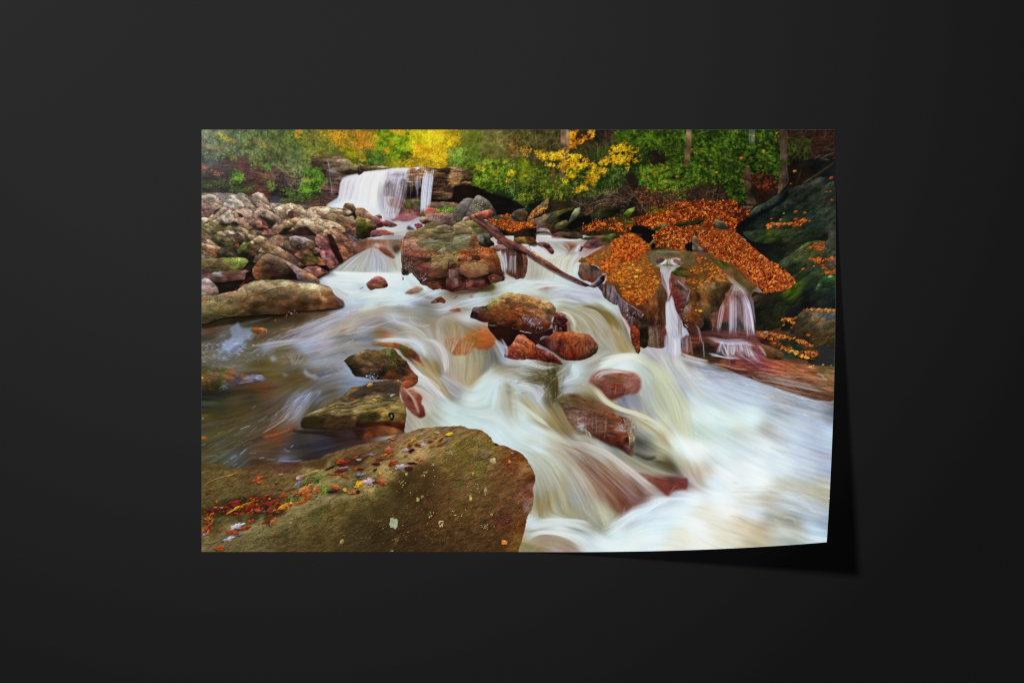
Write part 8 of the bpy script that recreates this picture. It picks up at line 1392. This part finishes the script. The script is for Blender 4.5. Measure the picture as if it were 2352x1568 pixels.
def maple(tag, x, y, r, ang, h, squash=.55, n=5):
    h = h.lower()
    t = np.linspace(0, 2 * np.pi, 6 * n, endpoint=False); rad = r * (.45 + .55 * np.abs(np.cos(n * t / 2)) ** 1.3) * (1 + .15 * RNG.normal(size=len(t)))
    a = math.radians(ang); X = rad * np.cos(t); Y = rad * np.sin(t) * squash
    p = ' '.join(f'{x + u * math.cos(a) - v * math.sin(a):.0f},{y + u * math.sin(a) + v * math.cos(a):.0f}' for u, v in zip(X, Y))
    rock(tag, p, h, amp=.35, sc=4, vol=.25, rough=0, crack=0, grain=.06, smooth=False)

def oval(tag, x, y, L, W, ang, h, lichen=False):
    n = 18; t = np.linspace(0, 2 * np.pi, n, endpoint=False); a = math.radians(ang)
    c = hexc(h); g = c.mean(); sc = 3.92 if tag == 'D4' else 4.9
    lav = c[2] > c[1] and c[2] > c[0] * .95
    if not lichen: L *= .92; W *= .8
    X = L / 2 * np.sign(np.cos(t)) * np.abs(np.cos(t)) ** (.9 if lichen else 1.25) * (1 + .16 * RNG.normal(size=n)); Y = W / 2 * np.sin(t) * (1 + .3 * RNG.normal(size=n))
    f = lambda ox, oy: ' '.join(f'{x + ox + u * math.cos(a) - v * math.sin(a):.0f},{y + oy + u * math.sin(a) + v * math.cos(a):.0f}' for u, v in zip(X, Y))
    if not lichen: rock(tag, f(-6, 12), '15100a', amp=.1, vol=0, soft=2, alpha=.6, crack=0, smooth=False)
    c = (c * (.8 if lav else .94) + g * (.1 if lav else .04)) * (.9 if lav else .95)
    rock(tag, f(0, 0), ''.join('%02x' % int(255 * min(v, 1)) for v in c), amp=1., sc=2.2, ang=ang, stretch=3, vol=.15, rough=1.4, crack=0, grain=.12, hue=.14, smooth=False, facet=0)
    if L > 100 and not lichen:
        u = np.linspace(-.45, .45, 6); wv = 4 * np.sin(u * 5)
        line(tag, ' '.join(f'{x + q * L * math.cos(a) - s * math.sin(a):.0f},{y + q * L * math.sin(a) + s * math.cos(a):.0f}' for q, s in zip(u, wv)), .6, ''.join('%02x' % int(255 * min(v * .55, 1)) for v in c), .8)

def paint_boulder():
    before = IMG.copy()
    k = dict(hue=.05)
    # flooded edge, then the big foreground boulder (D2 frame)
    R('D2', '-2270,350 -1800,350 -1400,300 -1000,262 -600,228 -450,150 -300,110 0,20 200,-25 400,-70 650,-150 760,-185 900,-220 1100,-245 1300,-252 1400,-262 1500,-255 1600,-222 1750,-202 1850,-145 1900,-90 1950,-20 2010,10 2120,30 2200,70 2352,140 2430,240 2500,360 2545,490 2530,570 2510,650 2520,780 2490,940 2425,1060 2410,1150 2390,1230 2345,1400 2290,1560 2290,1640 -2270,1640',
      '-2100,420,594f2f -1500,430,59482f -1000,330,573f2f -600,300,59442c -1900,650,59522f -1400,600,625231 -1000,500,675833 -700,450,7d7647 -550,480,787445 -1300,800,55462a -1700,950,473f22 -2100,1100,4c4626 -1800,1300,6d6845 -2200,1500,706845 -1500,1250,726d45 -1000,1000,746d46 -700,850,746d47 -500,700,7d7650 -300,700,787452 -600,1000,57522f -900,1300,574f2f -400,1000,5e522c -1600,1480,625d3c -1000,1480,594d2f -600,1400,524626 -200,900,59522a 100,-20,69543a 500,-80,70583e 900,-150,746447 1300,-180,705b40 1100,-50,7d6b45 1300,0,7b6b43 1500,50,6b5f2f 900,100,9f885b 1100,80,7d6d40 700,170,8a7b50 400,400,938455 150,650,938459 100,800,59522c 300,700,57522c 600,600,40361d 700,450,43361f 1000,400,503f22 1300,300,69582f 1600,200,6d5f2f 1800,150,786845 1900,50,6b5b2f 1700,400,695831 1500,600,675233 1200,700,574228 900,800,4c3621 600,900,493f26 300,1000,4c4223 300,1300,3e3621 700,1300,43321f 1100,1100,523b21 1500,1000,594623 1800,900,5b4628 2100,600,62482a 2200,300,6b472a 2300,200,6b431f 2400,350,7e603a 2450,700,6b3f2f 2480,500,5a391f 2300,1000,5c4328 2350,1200,673e1f 2100,1100,553223 1800,1200,503b23 1500,1300,4c3823 1100,1450,45341f 2000,1450,49361f 2300,1400,6b5225 0,1200,473f26 2480,900,816d62 2500,640,7d5b52 0,100,57422a 300,60,594831', amp=.62, sc=9, ang=-22, stretch=2.0, vol=.1, crack=.08, grain=.12, facet=0, **k)
    R('D2', '600,420 900,330 1150,360 1300,500 1200,650 950,640 800,560', '900,480,44341f 1100,560,4c3822', amp=.4, vol=0, soft=8, alpha=.5)
    R('D2', '1680,110 1750,80 1880,100 1900,170 1800,230 1710,240', '1800,130,6c6044 1750,220,5c5034', amp=.4, vol=.3, soft=3, alpha=.7)
    R('D2', '-2270,1560 -1900,1290 -1500,1160 -1150,1000 -700,720 -500,660 -300,690 -60,720 150,640 420,560 650,480 500,520 200,720 -100,800 -400,860 -800,1000 -1300,1270 -1900,1480', '-1500,1230,74704c -600,780,7c7650 100,700,84784c -2000,1450,706c48 400,560,80704c', amp=.7, vol=.1, soft=5, alpha=.6, facet=0, ang=-24, stretch=3)
    R('D2', '-100,1000 300,800 600,560 850,520 1100,640 1150,900 1000,1300 800,1600 -300,1600', '500,900,3a3019 800,1200,34281a 300,1300,33291a', amp=.7, vol=0, soft=10, alpha=.35, facet=0, ang=-30)
    R('D2', '560,330 850,180 1150,60 1300,0 1250,60 1000,190 800,320 640,420', '900,200,907a54 700,330,8a7850', amp=.6, vol=0, soft=6, alpha=.5, facet=0)
    twigs('D2', '-1800,1400 -500,850 600,500 1500,200 2200,400 2200,1450 -1500,1500', 46, '2c2212 342a18 241c0e', L=(10, 50), w=(.5, 1.3), ang=(-60, 80), curl=1.2, a=.6)
    # far lip, soft brown
    R('D1', '600,360 900,300 1300,270 1700,240 2000,130 2100,100 1900,200 1800,330 1500,340 1000,380', '1000,340,4e342a 1500,300,48302a 1800,250,3c3018 1900,180,503420', amp=.4, vol=0, soft=4, alpha=.6)
    R('D1', '40,270 250,310 500,320 700,330 500,370 40,380', '200,330,504826', vol=0, soft=4, alpha=.7, amp=.2)
    leaves('D1', '50,340 2000,200 2300,100 1800,500 1500,620 50,900', 900, '3a3018 5c4e2e 6a5c38', L=(1.5, 4), asp=(.3, .6), ang=(-40, 10), dens=.45, ed=0)
    leaves('D2', '-2100,1480 -1500,1180 -800,880 0,680 600,380 1300,50 1700,-60 2150,200 2300,600 2200,1350', 3400, '3a301a 4c3c22 5c4e30 6c5a3a', L=(1.5, 3.5), asp=(.5, .9), ang=(-60, 20), clump=12, dens=.5, cl=.9, ed=0)
    leaves('D2', '2000,120 2250,200 2400,500 2380,800 2250,1300 2200,1200 2250,700', 500, '3a1c10 6c3418 8c5434', L=(1.5, 3.5), asp=(.4, .8), ang=(50, 120), dens=.5, ed=0)
    leaves('D2', '1300,30 1800,-130 1900,60 1600,300 1300,250', 500, '3c3a14 5c5624 6c6838', L=(1.5, 3.5), asp=(.5, .9), dens=.48, ed=0)
    # moss
    M = '16260c 2c4614 486a20 64882c'
    leaves('D1', '1560,480 1780,460 1760,540 1700,560 1600,580 1480,650 1400,720 1500,560', 230, M, L=(2, 5)); leaves('D1', '1760,600 1870,630 1860,690 1760,750', 120, '2c5014 4c8420 64a02c', L=(2, 5)); leaves('D1', '1220,830 1350,740 1460,760 1560,790 1700,740 1750,760 1640,800 1450,820', 190, M, L=(2, 5)); leaves('D1', '540,790 650,760 700,800 620,830', 60, '101c10 1c3014', L=(2, 5)); leaves('D1', '1900,620 2200,560 2300,490 2352,480 2300,600 2000,650', 100, '1c2c18 34482a', L=(2, 4))
    leaves('D1', '1550,1040 1700,940 1900,860 1850,950 1700,1030 1580,1060', 130, '2c3818 44541f', L=(2, 4)); leaves('D1', '800,1400 1100,1300 1500,1200 1300,1300 900,1430', 150, '2c3820 3c4828', L=(2, 4)); leaves('D2', '1700,330 1740,240 1850,200 1830,260 1730,420', 90, '2c4010 4c6418 64801c', L=(2, 4)); leaves('D2', '1370,530 1440,540 1470,590 1430,600', 26, '2c5010 446c18', L=(2, 4)); leaves('D2', '420,420 600,370 780,400 500,470', 60, '24341c 3c4c28', L=(2, 4)); leaves('D2', '0,460 300,460 280,500 0,520', 60, '242c20 3c4430', L=(2, 4))
    lines('D1', '''60,1520 250,1460 500,1390 750,1350 900,1370 | 1.2 | 343c24 | .7
900,1370 1150,1330 1400,1250 1500,1200 | 1 | 302c18 | .7
1150,1110 1300,1100 1500,1050 1650,1030 | 1.3 | 382e18 | .8
1740,1300 1740,1440 | .8 | 302818 | .6
60,1440 200,1430 300,1400 | 1.6 | 241e10 | .7''')
    lines('D2', '''1310,520 1420,515 1480,530 1540,530 1620,500 1720,470 | 1.6 | 241a0c
850,720 950,715 1050,690 1150,650 | 1.2 | 2c2012
1700,230 1740,240 1850,200 1900,170 | 1.4 | 2a2410
1310,600 1300,750 1290,950 1310,1050 1380,1150 | 1.4 | 34241a | .7
980,900 990,1050 | 1 | 2c2014
1250,1180 1300,1280 | 1.6 | 281c12
1180,1180 1175,1230 | 1.6 | 281c12
60,640 180,620 | 1.2 | 4c4428
500,830 700,800 860,740 | 1 | 38301c
2160,230 2300,280 | .9 | 8c6048 | .7
2000,1000 2030,1080 | 1.6 | 6c4c44 | .6''')
    # lichen
    rock('D2', '460,1062 500,1055 520,1082 560,1075 572,1120 560,1160 566,1190 530,1220 500,1200 470,1192 445,1168 462,1120', '87957a', amp=.3, sc=3, vol=0, rough=2, crack=0, smooth=False); oval('D2', 1935, 245, 90, 70, 30, 'a8a070', True); oval('D2', 860, 800, 60, 50, -40, '848c54', True); oval('D2', 920, 755, 50, 30, -10, '747838', True); oval('D2', 1825, 670, 40, 90, 0, '888c5c', True); oval('D2', 1615, 780, 40, 70, 0, '9c9a58', True); oval('D2', 1615, 735, 30, 30, 0, '84843c', True); oval('D2', 1190, 1135, 70, 85, 0, 'a8a464', True); oval('D2', 1190, 1135, 36, 44, 0, '5c4426', True); oval('D2', 1652, 430, 30, 60, 0, '949048', True); oval('D2', 640, 390, 60, 26, 20, '74803c', True); oval('D2', 690, 430, 44, 40, 0, '848c40', True); oval('D2', 550, 1380, 60, 60, 0, '5c5824', True); oval('D2', 480, 1535, 60, 24, 0, '8c9058', True)
    oval('D1', 2060, 1410, 110, 50, -50, '7c7440', True); oval('D1', 1340, 1130, 40, 20, 0, '808058', True)
    m_, x0_, y0_, w_, h_ = regionmask('-2270,300 0,-20 900,-250 1500,-280 2352,100 2560,490 2300,1600 -2270,1600', 'D2'); V_ = IMG[y0_:y0_ + h_, x0_:x0_ + w_]
    for a in ('570,510 640,510 670,580 600,620 570,560', '900,440 980,380 1000,400 940,460', '1060,300 1070,260 1095,270', '1560,640 1700,560 1750,700 1600,660', '1350,960 1500,1000 1400,1060', '1240,110 1340,100 1330,130 1250,130', '1780,1170 1860,1150 1850,1210 1790,1210', '1900,990 1930,1000 1900,1020', '980,990 1100,960 1020,1050'):
        leaves('D2', a, 16, '8c8c50 b0b078', L=(1.5, 3), asp=(.6, 1))
    leaves('D2', '800,300 2300,250 2200,1500 300,1500', 60, '8c8448 a09c60', L=(1.3, 2.4), asp=(.8, 1))
    # right wet rim
    lines('D3', '''60,210 140,320 200,420 238,490 215,600 208,740 170,920 110,1060 90,1220 40,1400 0,1520 | 1.6 | 84645c | .6
120,720 150,800 160,900 120,1000 | 2.4 | 744c40 | .5
0,250 40,300 | 1 | b08070''')
    # dark scum under the leaf drifts
    for s in ('50,930 250,870 450,800 640,790 800,720 950,760 1150,790 1250,860 1230,1000 1000,1030 850,1000 700,960 500,1040 250,1030 60,1020', '720,1050 850,980 900,1060 850,1100 740,1130', '950,1050 1050,980 1240,970 1200,1030 1100,1060 1000,1180 960,1130', '1900,250 2150,210 2352,180 2352,300 2100,330 1950,300', '1880,660 2050,640 2080,720 1860,720'):
        R('D1', s, '2c1c14', amp=.4, vol=0, soft=5, alpha=.55, rough=4)
    # leaf drift, D1
    LF = '5c1c14 8c2c14 b84818 d06820'
    leaves('D1', '90,930 400,890 560,880 800,760 950,770 1130,790 1200,840 1000,910 820,990 600,1030 300,1020 80,1020', 160, '4a1818 74241c a03c18 c05420', L=(5, 12), asp=(.2, .45), ang=(-50, 0), ed=0)
    leaves('D1', '60,1250 200,1100 240,1120 180,1250 80,1300', 26, LF, L=(5, 12), asp=(.25, .5), ang=(-60, -20), ed=0)
    leaves('D1', '1100,880 1250,850 1350,870 1300,960 1150,980 960,1060', 44, '3c2018 7c3c1c c05c1c', L=(5, 10), asp=(.25, .5), ang=(-50, 0), ed=0)
    leaves('D1', '220,1220 400,1180 380,1260 240,1290', 24, '4a3018 8c4818', L=(4, 9), asp=(.2, .4), ang=(-40, 0), ed=0)
    for v in ('870,500,230,70,-20,b85420', '880,552,80,40,0,c05c1c', '1185,440,75,30,-10,a06850', '155,700,80,40,-15,8c4428', '270,832,70,26,-5,a04c24', '470,585,80,36,0,a04c28', '1020,735,110,60,-20,a04828', '1225,745,150,90,10,94441f', '540,850,220,110,-5,8c2c28', '220,945,180,60,-5,7c2428', '530,940,260,44,-28,c88c1c', '640,890,200,40,-28,a47c18', '740,850,200,36,-28,8c6c1c', '730,910,230,70,-20,94281c', '1020,845,280,100,-10,803024', '860,960,150,60,10,94482c', '1000,905,140,50,0,4c2018', '970,965,80,20,-15,84889c', '1090,900,260,90,-30,804424', '1240,890,210,70,-28,c8841c', '1340,855,70,40,0,d89c20', '1500,820,280,80,-22,b06018', '1100,950,50,30,-20,b89020', '1030,790,50,30,0,c8a020', '160,1070,130,60,0,a06020', '130,1130,100,36,10,8c3c20', '150,1190,200,50,-50,9c4c2c', '980,1120,130,36,-20,8c2c1c', '1090,1110,180,80,-50,a0603c', '760,1110,130,50,-25,a04c1c', '560,1190,290,80,-20,888cA0', '500,1270,220,80,15,b0481c', '660,1215,280,50,-14,a83c18', '460,1350,250,60,-18,888ca4', '580,1310,170,24,-15,7c8094', '315,1495,170,90,0,ac4c1c', '1430,590,170,70,-40,7880a0', '1360,640,150,50,-20,84543c', '1340,690,60,26,10,a06440', '1540,650,290,130,-35,b07040', '1440,720,130,70,-20,94502c', '1560,700,230,50,-28,a8642c', '1680,670,110,90,-40,b06838', '1740,660,70,130,10,8c602c', '1590,760,130,70,-15,ac5020', '2040,260,150,80,-10,b44c18', '2140,260,120,50,-20,8c2c1c', '2060,300,120,40,0,6c1c20', '2090,350,170,50,-15,8c8090', '1900,345,150,40,-20,3c2418', '2060,390,260,70,-15,6c2c24', '1950,430,160,36,0,a45c34', '2110,460,170,50,25,a04c1c', '2260,360,90,60,0,a84418', '2340,360,120,40,0,7c2c1c', '2260,190,110,26,-20,b05018', '2310,225,80,40,0,9498a8', '2320,450,120,60,0,8c90a4', '1975,620,130,70,10,c0601c', '1940,680,170,60,0,44282c', '2115,665,80,60,10,d09c18', '2220,700,170,50,-5,a4603c', '2300,680,60,60,0,6c1c14', '2310,590,150,60,-30,d8a81c', '1600,550,70,22,-25,944820', '110,1290,90,36,-30,7c80a0', '1190,660,90,26,0,54301f', '1140,565,90,24,-10,4c2c1c', '1490,480,120,60,-15,a08078', '1440,490,70,60,0,a08070', '340,910,80,14,0,9498a8', '250,905,80,20,0,b08820'):
        q = v.split(','); oval('D1', *map(float, q[:5]), q[5].lower())
    R('D1', '1410,500 1420,460 1560,430 1700,375 1745,375 1700,430 1550,480 1460,515', '1450,480,a08078 1600,430,7c7448 1700,400,74704c', amp=.4, vol=.3)
    lines('D1', '''75,610 150,550 280,490 400,460 520,425 628,402 | 1.3 | b88434
420,460 500,435 | 2 | c08c30
60,665 250,625 400,600 500,585 | 1.2 | 9c5428
75,885 140,940 | .9 | a07c60
490,1310 560,1220 | .8 | c08c54
1310,840 1370,790 | .8 | b08048
1560,1090 1500,1130 | .1 | 000000''')
    # leaves on top, D2 / C2
    for v in ('770,1475,170,34,-28,c8981c', '1315,1378,140,50,-8,d8b41c', '1130,1355,80,30,0,a0a080', '1120,1420,80,40,-40,b07014', '1040,1490,110,40,-20,8c3410', '1190,1460,110,40,-40,7c3814', '1270,1460,110,40,-40,84808c', '490,1450,90,24,5,b0683c', '185,1535,40,20,0,b05818', '290,1530,70,22,0,b06438', '1985,1525,60,30,20,6c2014', '1740,1325,50,16,0,b87c1c'):
        q = v.split(','); oval('C2', *map(float, q[:5]), q[5])
    for v in ('740,25,90,40,-20,9c3414', '860,20,130,60,15,942c14', '940,5,90,60,0,8c8c9c', '1060,30,100,30,-20,b45c1c', '1180,10,110,36,-10,a8501c', '440,90,140,100,0,b4583c', '370,160,110,40,-10,c08018', '470,165,130,40,-20,a8541c', '680,95,120,40,0,9c8c94', '770,95,110,80,-20,581c24', '690,165,60,40,0,b0582c', '190,155,130,40,-5,84848c', '110,190,110,50,-20,703424', '310,220,140,40,0,943414', '420,200,120,24,-10,8c5030', '20,225,90,36,-20,8c94a0', '500,280,150,70,-20,a8300c', '870,220,120,44,0,c0742c', '880,285,80,30,0,a04c1c', '260,290,150,50,0,5c2018', '730,350,150,80,0,641c24', '770,280,150,40,0,4c2028', '30,360,80,40,0,642418', '240,370,60,50,-30,542418', '405,355,40,26,0,b08458', '315,425,70,60,0,c88018', '50,440,110,50,-10,888ca0', '30,560,110,50,-30,d8a81c', '340,550,170,70,25,c0541c', '240,550,110,40,0,54343c', '160,540,160,100,-20,9c8c98', '2175,255,70,50,50,d07c30', '2095,1415,100,100,0,c87838', '2210,135,30,24,0,c08860', '0,690,50,60,0,5c2418', '-5,560,60,90,0,c8981c'):
        q = v.split(','); oval('D2', *map(float, q[:5]), q[5])
    maple('D2', 615, 325, 95, -5, '9490a8', .42, 5); maple('D2', 680, 92, 70, -5, '94889c', .35, 5); maple('D2', 150, 545, 90, -20, '9c8c9c', .7, 5); maple('D2', 940, 15, 50, 0, '9494ac', .6, 5); maple('D1', 560, 1180, 120, -20, '888ca4', .35, 5); maple('D1', 2330, 580, 70, -20, 'd0a41c', .5, 5); maple('D1', 440, 1365, 100, -20, '8c90a8', .3, 5)
    lines('D2', '685,80 695,0 700,-80 | .8 | b08c74\n595,290 600,180 | .8 | b08c74\n960,-60 950,0 | 1 | 3c2c28\n950,-80 1000,-95 1045,-110 | 1.4 | 2c1c18\n500,290 560,260 | .9 | d8941c')
    lines('D3', '100,270 130,280 | .1 | 000000')
    lines('D2', '30,620 60,600 | .8 | 5c4c38')

    m, x0, y0, w, h = regionmask('-2400,345 -1800,345 -1400,290 -1000,255 -600,218 -450,140 -300,100 0,10 200,-35 400,-80 650,-160 760,-195 900,-230 1100,-255 1300,-262 1400,-272 1500,-265 1600,-232 1750,-212 1850,-155 1910,-95 1960,-25 2020,5 2120,22 2210,65 2360,132 2440,235 2510,357 2555,490 2540,570 2520,650 2530,780 2500,940 2435,1060 2420,1150 2400,1230 2355,1400 2300,1560 2290,1700 -2400,1700', 'D2')
    M = np.zeros((PH, PW), np.float32); M[y0:y0 + h, x0:x0 + w] = m
    IMG[:] = before * (1 - M[..., None]) + np.clip(IMG * np.array([1.1, 1.04, 1.0], np.float32), 0, 1) * M[..., None]

def paint_finish():
    global IMG
    # slow tonal drift over the whole wood, a touch of unsharp detail
    Y, X = np.mgrid[0:PH, 0:PW].astype(np.float32)
    # veil of light over the upper left corner of the scene
    g = np.exp(-((X / 430) ** 2 + ((Y - 60) / 330) ** 2))[..., None] * .17
    IMG = IMG * (1 - g) + np.array([.66, .66, .64], np.float32) * g
    IMG = np.clip(IMG, 0, 1) * .97 + .014
    L = IMG.mean(-1, keepdims=True); IMG = IMG + (L - blur(L, 18)) * .12
    IMG = IMG * (1 + .15 * (IMG.mean(-1, keepdims=True) - .42) * 1.0)
    IMG = IMG + (IMG - .5) * .07 - .012
    IMG = IMG + (IMG - blur(IMG, 2)) * .22
    IMG = np.where(IMG > .78, .78 + .16 * np.tanh((IMG - .78) / .16), IMG)
    IMG = np.clip(IMG, 0, 1)

def stamp_r(tag, poly, n, palette, L, asp, ang):
    leaves(tag, poly, n, palette, L=L, asp=asp, ang=ang, fold=.05, vary=.05, clump=8, cl=.5)
paint_water(); SAVED = IMG.copy()
paint_forest(); wood_tone(); paint_rocks(); paint_front(); paint_boulder(); paint_finish()
# ================================================================== table
def material(name):
    m = bpy.data.materials.new(name); m.use_nodes = True
    return m, m.node_tree, m.node_tree.nodes['Principled BSDF']

mt, nt, bs = material('dark_table')
bs.inputs['Base Color'].default_value = (.0076, .0076, .0077, 1)
bs.inputs['IOR'].default_value = 1.8
tx = nt.nodes.new('ShaderNodeTexCoord'); nz = nt.nodes.new('ShaderNodeTexNoise'); nz.inputs['Scale'].default_value = 3; nz.inputs['Detail'].default_value = 3
mr = nt.nodes.new('ShaderNodeMapRange'); mr.inputs['To Min'].default_value = .075; mr.inputs['To Max'].default_value = .085
nt.links.new(tx.outputs['Object'], nz.inputs['Vector']); nt.links.new(nz.outputs['Fac'], mr.inputs['Value']); nt.links.new(mr.outputs['Result'], bs.inputs['Roughness'])
me = bpy.data.meshes.new('table_surface'); R_ = 4.0
me.from_pydata([(-R_, -R_, 0), (R_, -R_, 0), (R_, R_, 0), (-R_, R_, 0)], [], [(0, 1, 2, 3)])
me.materials.append(mt); tb = bpy.data.objects.new('table_surface', me); S.collection.objects.link(tb)
tb['kind'] = 'structure'; tb['label'] = 'smooth matt black table surface under the print'

# ================================================================== the sheet: flat, its lower right corner curling up
def sheet(x, y, lift):
    """flat sheet position (overview px) -> bent 3-D position (overview px)"""
    d = ((x - 1150) * 937 + (y - 1267) * 767) / (767 * 937.)
    s = np.maximum(d, 0); T = 593.; Z = 273.; q = 1.55
    z = Z * s ** q
    m = (Z * q / T) ** 2 / 2 * T / (2 * q - 1) * s ** (2 * q - 1)
    n = (.774, .633)
    sl = Z * q / T * s ** (q - 1); k = lift / np.sqrt(1 + sl * sl)
    return x - m * n[0] - sl * n[0] * k, y - m * n[1] - sl * n[1] * k, z + k

X0s, X1s, Y0s, Y1s = 463.2, 1918.0, 298.3, 1266.8
def grid_mesh(name, nx, ny, lift, inset=0.0, ring=None):
    xs = np.linspace(X0s + inset, X1s - inset, nx); ys = np.linspace(Y0s + inset, Y1s - inset, ny)
    gx, gy = np.meshgrid(xs, ys)
    bx, by, bz = sheet(gx, gy, lift)
    co = np.stack([(bx - CXP) * PXM, (CYP - by) * PXM, bz * PXM], -1).reshape(-1, 3).astype(np.float32)
    idx = np.arange(nx * ny).reshape(ny, nx)
    q = np.stack([idx[1:, :-1], idx[1:, 1:], idx[:-1, 1:], idx[:-1, :-1]], -1).reshape(-1, 4)
    return co, q, (bx, by, bz)

def make_mesh(name, co, quads):
    me = bpy.data.meshes.new(name); me.vertices.add(len(co)); me.vertices.foreach_set('co', co.ravel())
    me.loops.add(quads.size); me.loops.foreach_set('vertex_index', quads.ravel().astype(np.int32))
    me.polygons.add(len(quads)); me.polygons.foreach_set('loop_start', np.arange(0, quads.size, 4, dtype=np.int32))
    me.update(calc_edges=True); me.polygons.foreach_set('use_smooth', np.ones(len(quads), bool))
    return me

root = bpy.data.objects.new('art_print', None); S.collection.objects.link(root)
root['label'] = 'unframed colour print of an autumn waterfall, its lower right corner curling up'
root['category'] = 'print'
root.location = W((X0s + X1s) / 2, (Y0s + Y1s) / 2, 0)
def child(name, me):
    o = bpy.data.objects.new(name, me); S.collection.objects.link(o); o.parent = root
    o.matrix_parent_inverse = root.matrix_basis.inverted() if False else o.matrix_parent_inverse
    o.location = tuple(-v for v in root.location)
    return o
# paper: closed thin slab
NX, NY = 146, 98
ct, qt, _ = grid_mesh('t', NX, NY, .75); cb, qb, _ = grid_mesh('b', NX, NY, .15)
n = NX * NY; idx = np.arange(n).reshape(NY, NX)
loop = np.concatenate([idx[0, :], idx[1:, -1], idx[-1, -2::-1], idx[-2:0:-1, 0]])
nx_ = np.roll(loop, -1)
side = np.stack([loop, nx_, nx_ + n, loop + n], -1)
pm = make_mesh('paper_sheet', np.concatenate([ct, cb]), np.concatenate([qt, qb[:, ::-1] + n, side]))
mp, nt, bs = material('white_paper'); bs.inputs['Base Color'].default_value = (.35, .35, .34, 1); bs.inputs['Roughness'].default_value = .7
pm.materials.append(mp); child('paper_sheet', pm)
# ink layer: one colour per vertex
IX, IY = 930, 620
ci, qi, (bx, by, bz) = grid_mesh('i', IX, IY, 1.05, .12)
f = HPX / (HPX - bz); sx = (CXP + (bx - CXP) * f) * 1.27551 - PX0; sy = (CYP + (by - CYP) * f) * 1.27551 - PY0
sm = IMG
sx = np.clip(sx, 0, PW - 2.01); sy = np.clip(sy, 0, PH - 2.01)
xi, yi = sx.astype(int), sy.astype(int); fx, fy = (sx - xi)[..., None], (sy - yi)[..., None]
col = (sm[yi, xi] * (1 - fx) + sm[yi, xi + 1] * fx) * (1 - fy) + (sm[yi + 1, xi] * (1 - fx) + sm[yi + 1, xi + 1] * fx) * fy
col = np.clip(col, 0, 1); lin = np.where(col <= .04045, col / 12.92, ((col + .055) / 1.055) ** 2.4) / GAIN
im = make_mesh('printed_image', ci, qi)
at = im.color_attributes.new('ink', 'FLOAT_COLOR', 'POINT')
buf = np.ones((IX * IY, 4), np.float32); buf[:, :3] = np.clip(lin - .002, 0, .95).reshape(-1, 3); at.data.foreach_set('color', buf.ravel())
mi, nt, bs = material('satin_ink')
an = nt.nodes.new('ShaderNodeVertexColor'); an.layer_name = 'ink'
nt.links.new(an.outputs['Color'], bs.inputs['Base Color'])
bs.inputs['Roughness'].default_value = .8; bs.inputs['Specular IOR Level'].default_value = .08
im.materials.append(mi); child('printed_image', im)
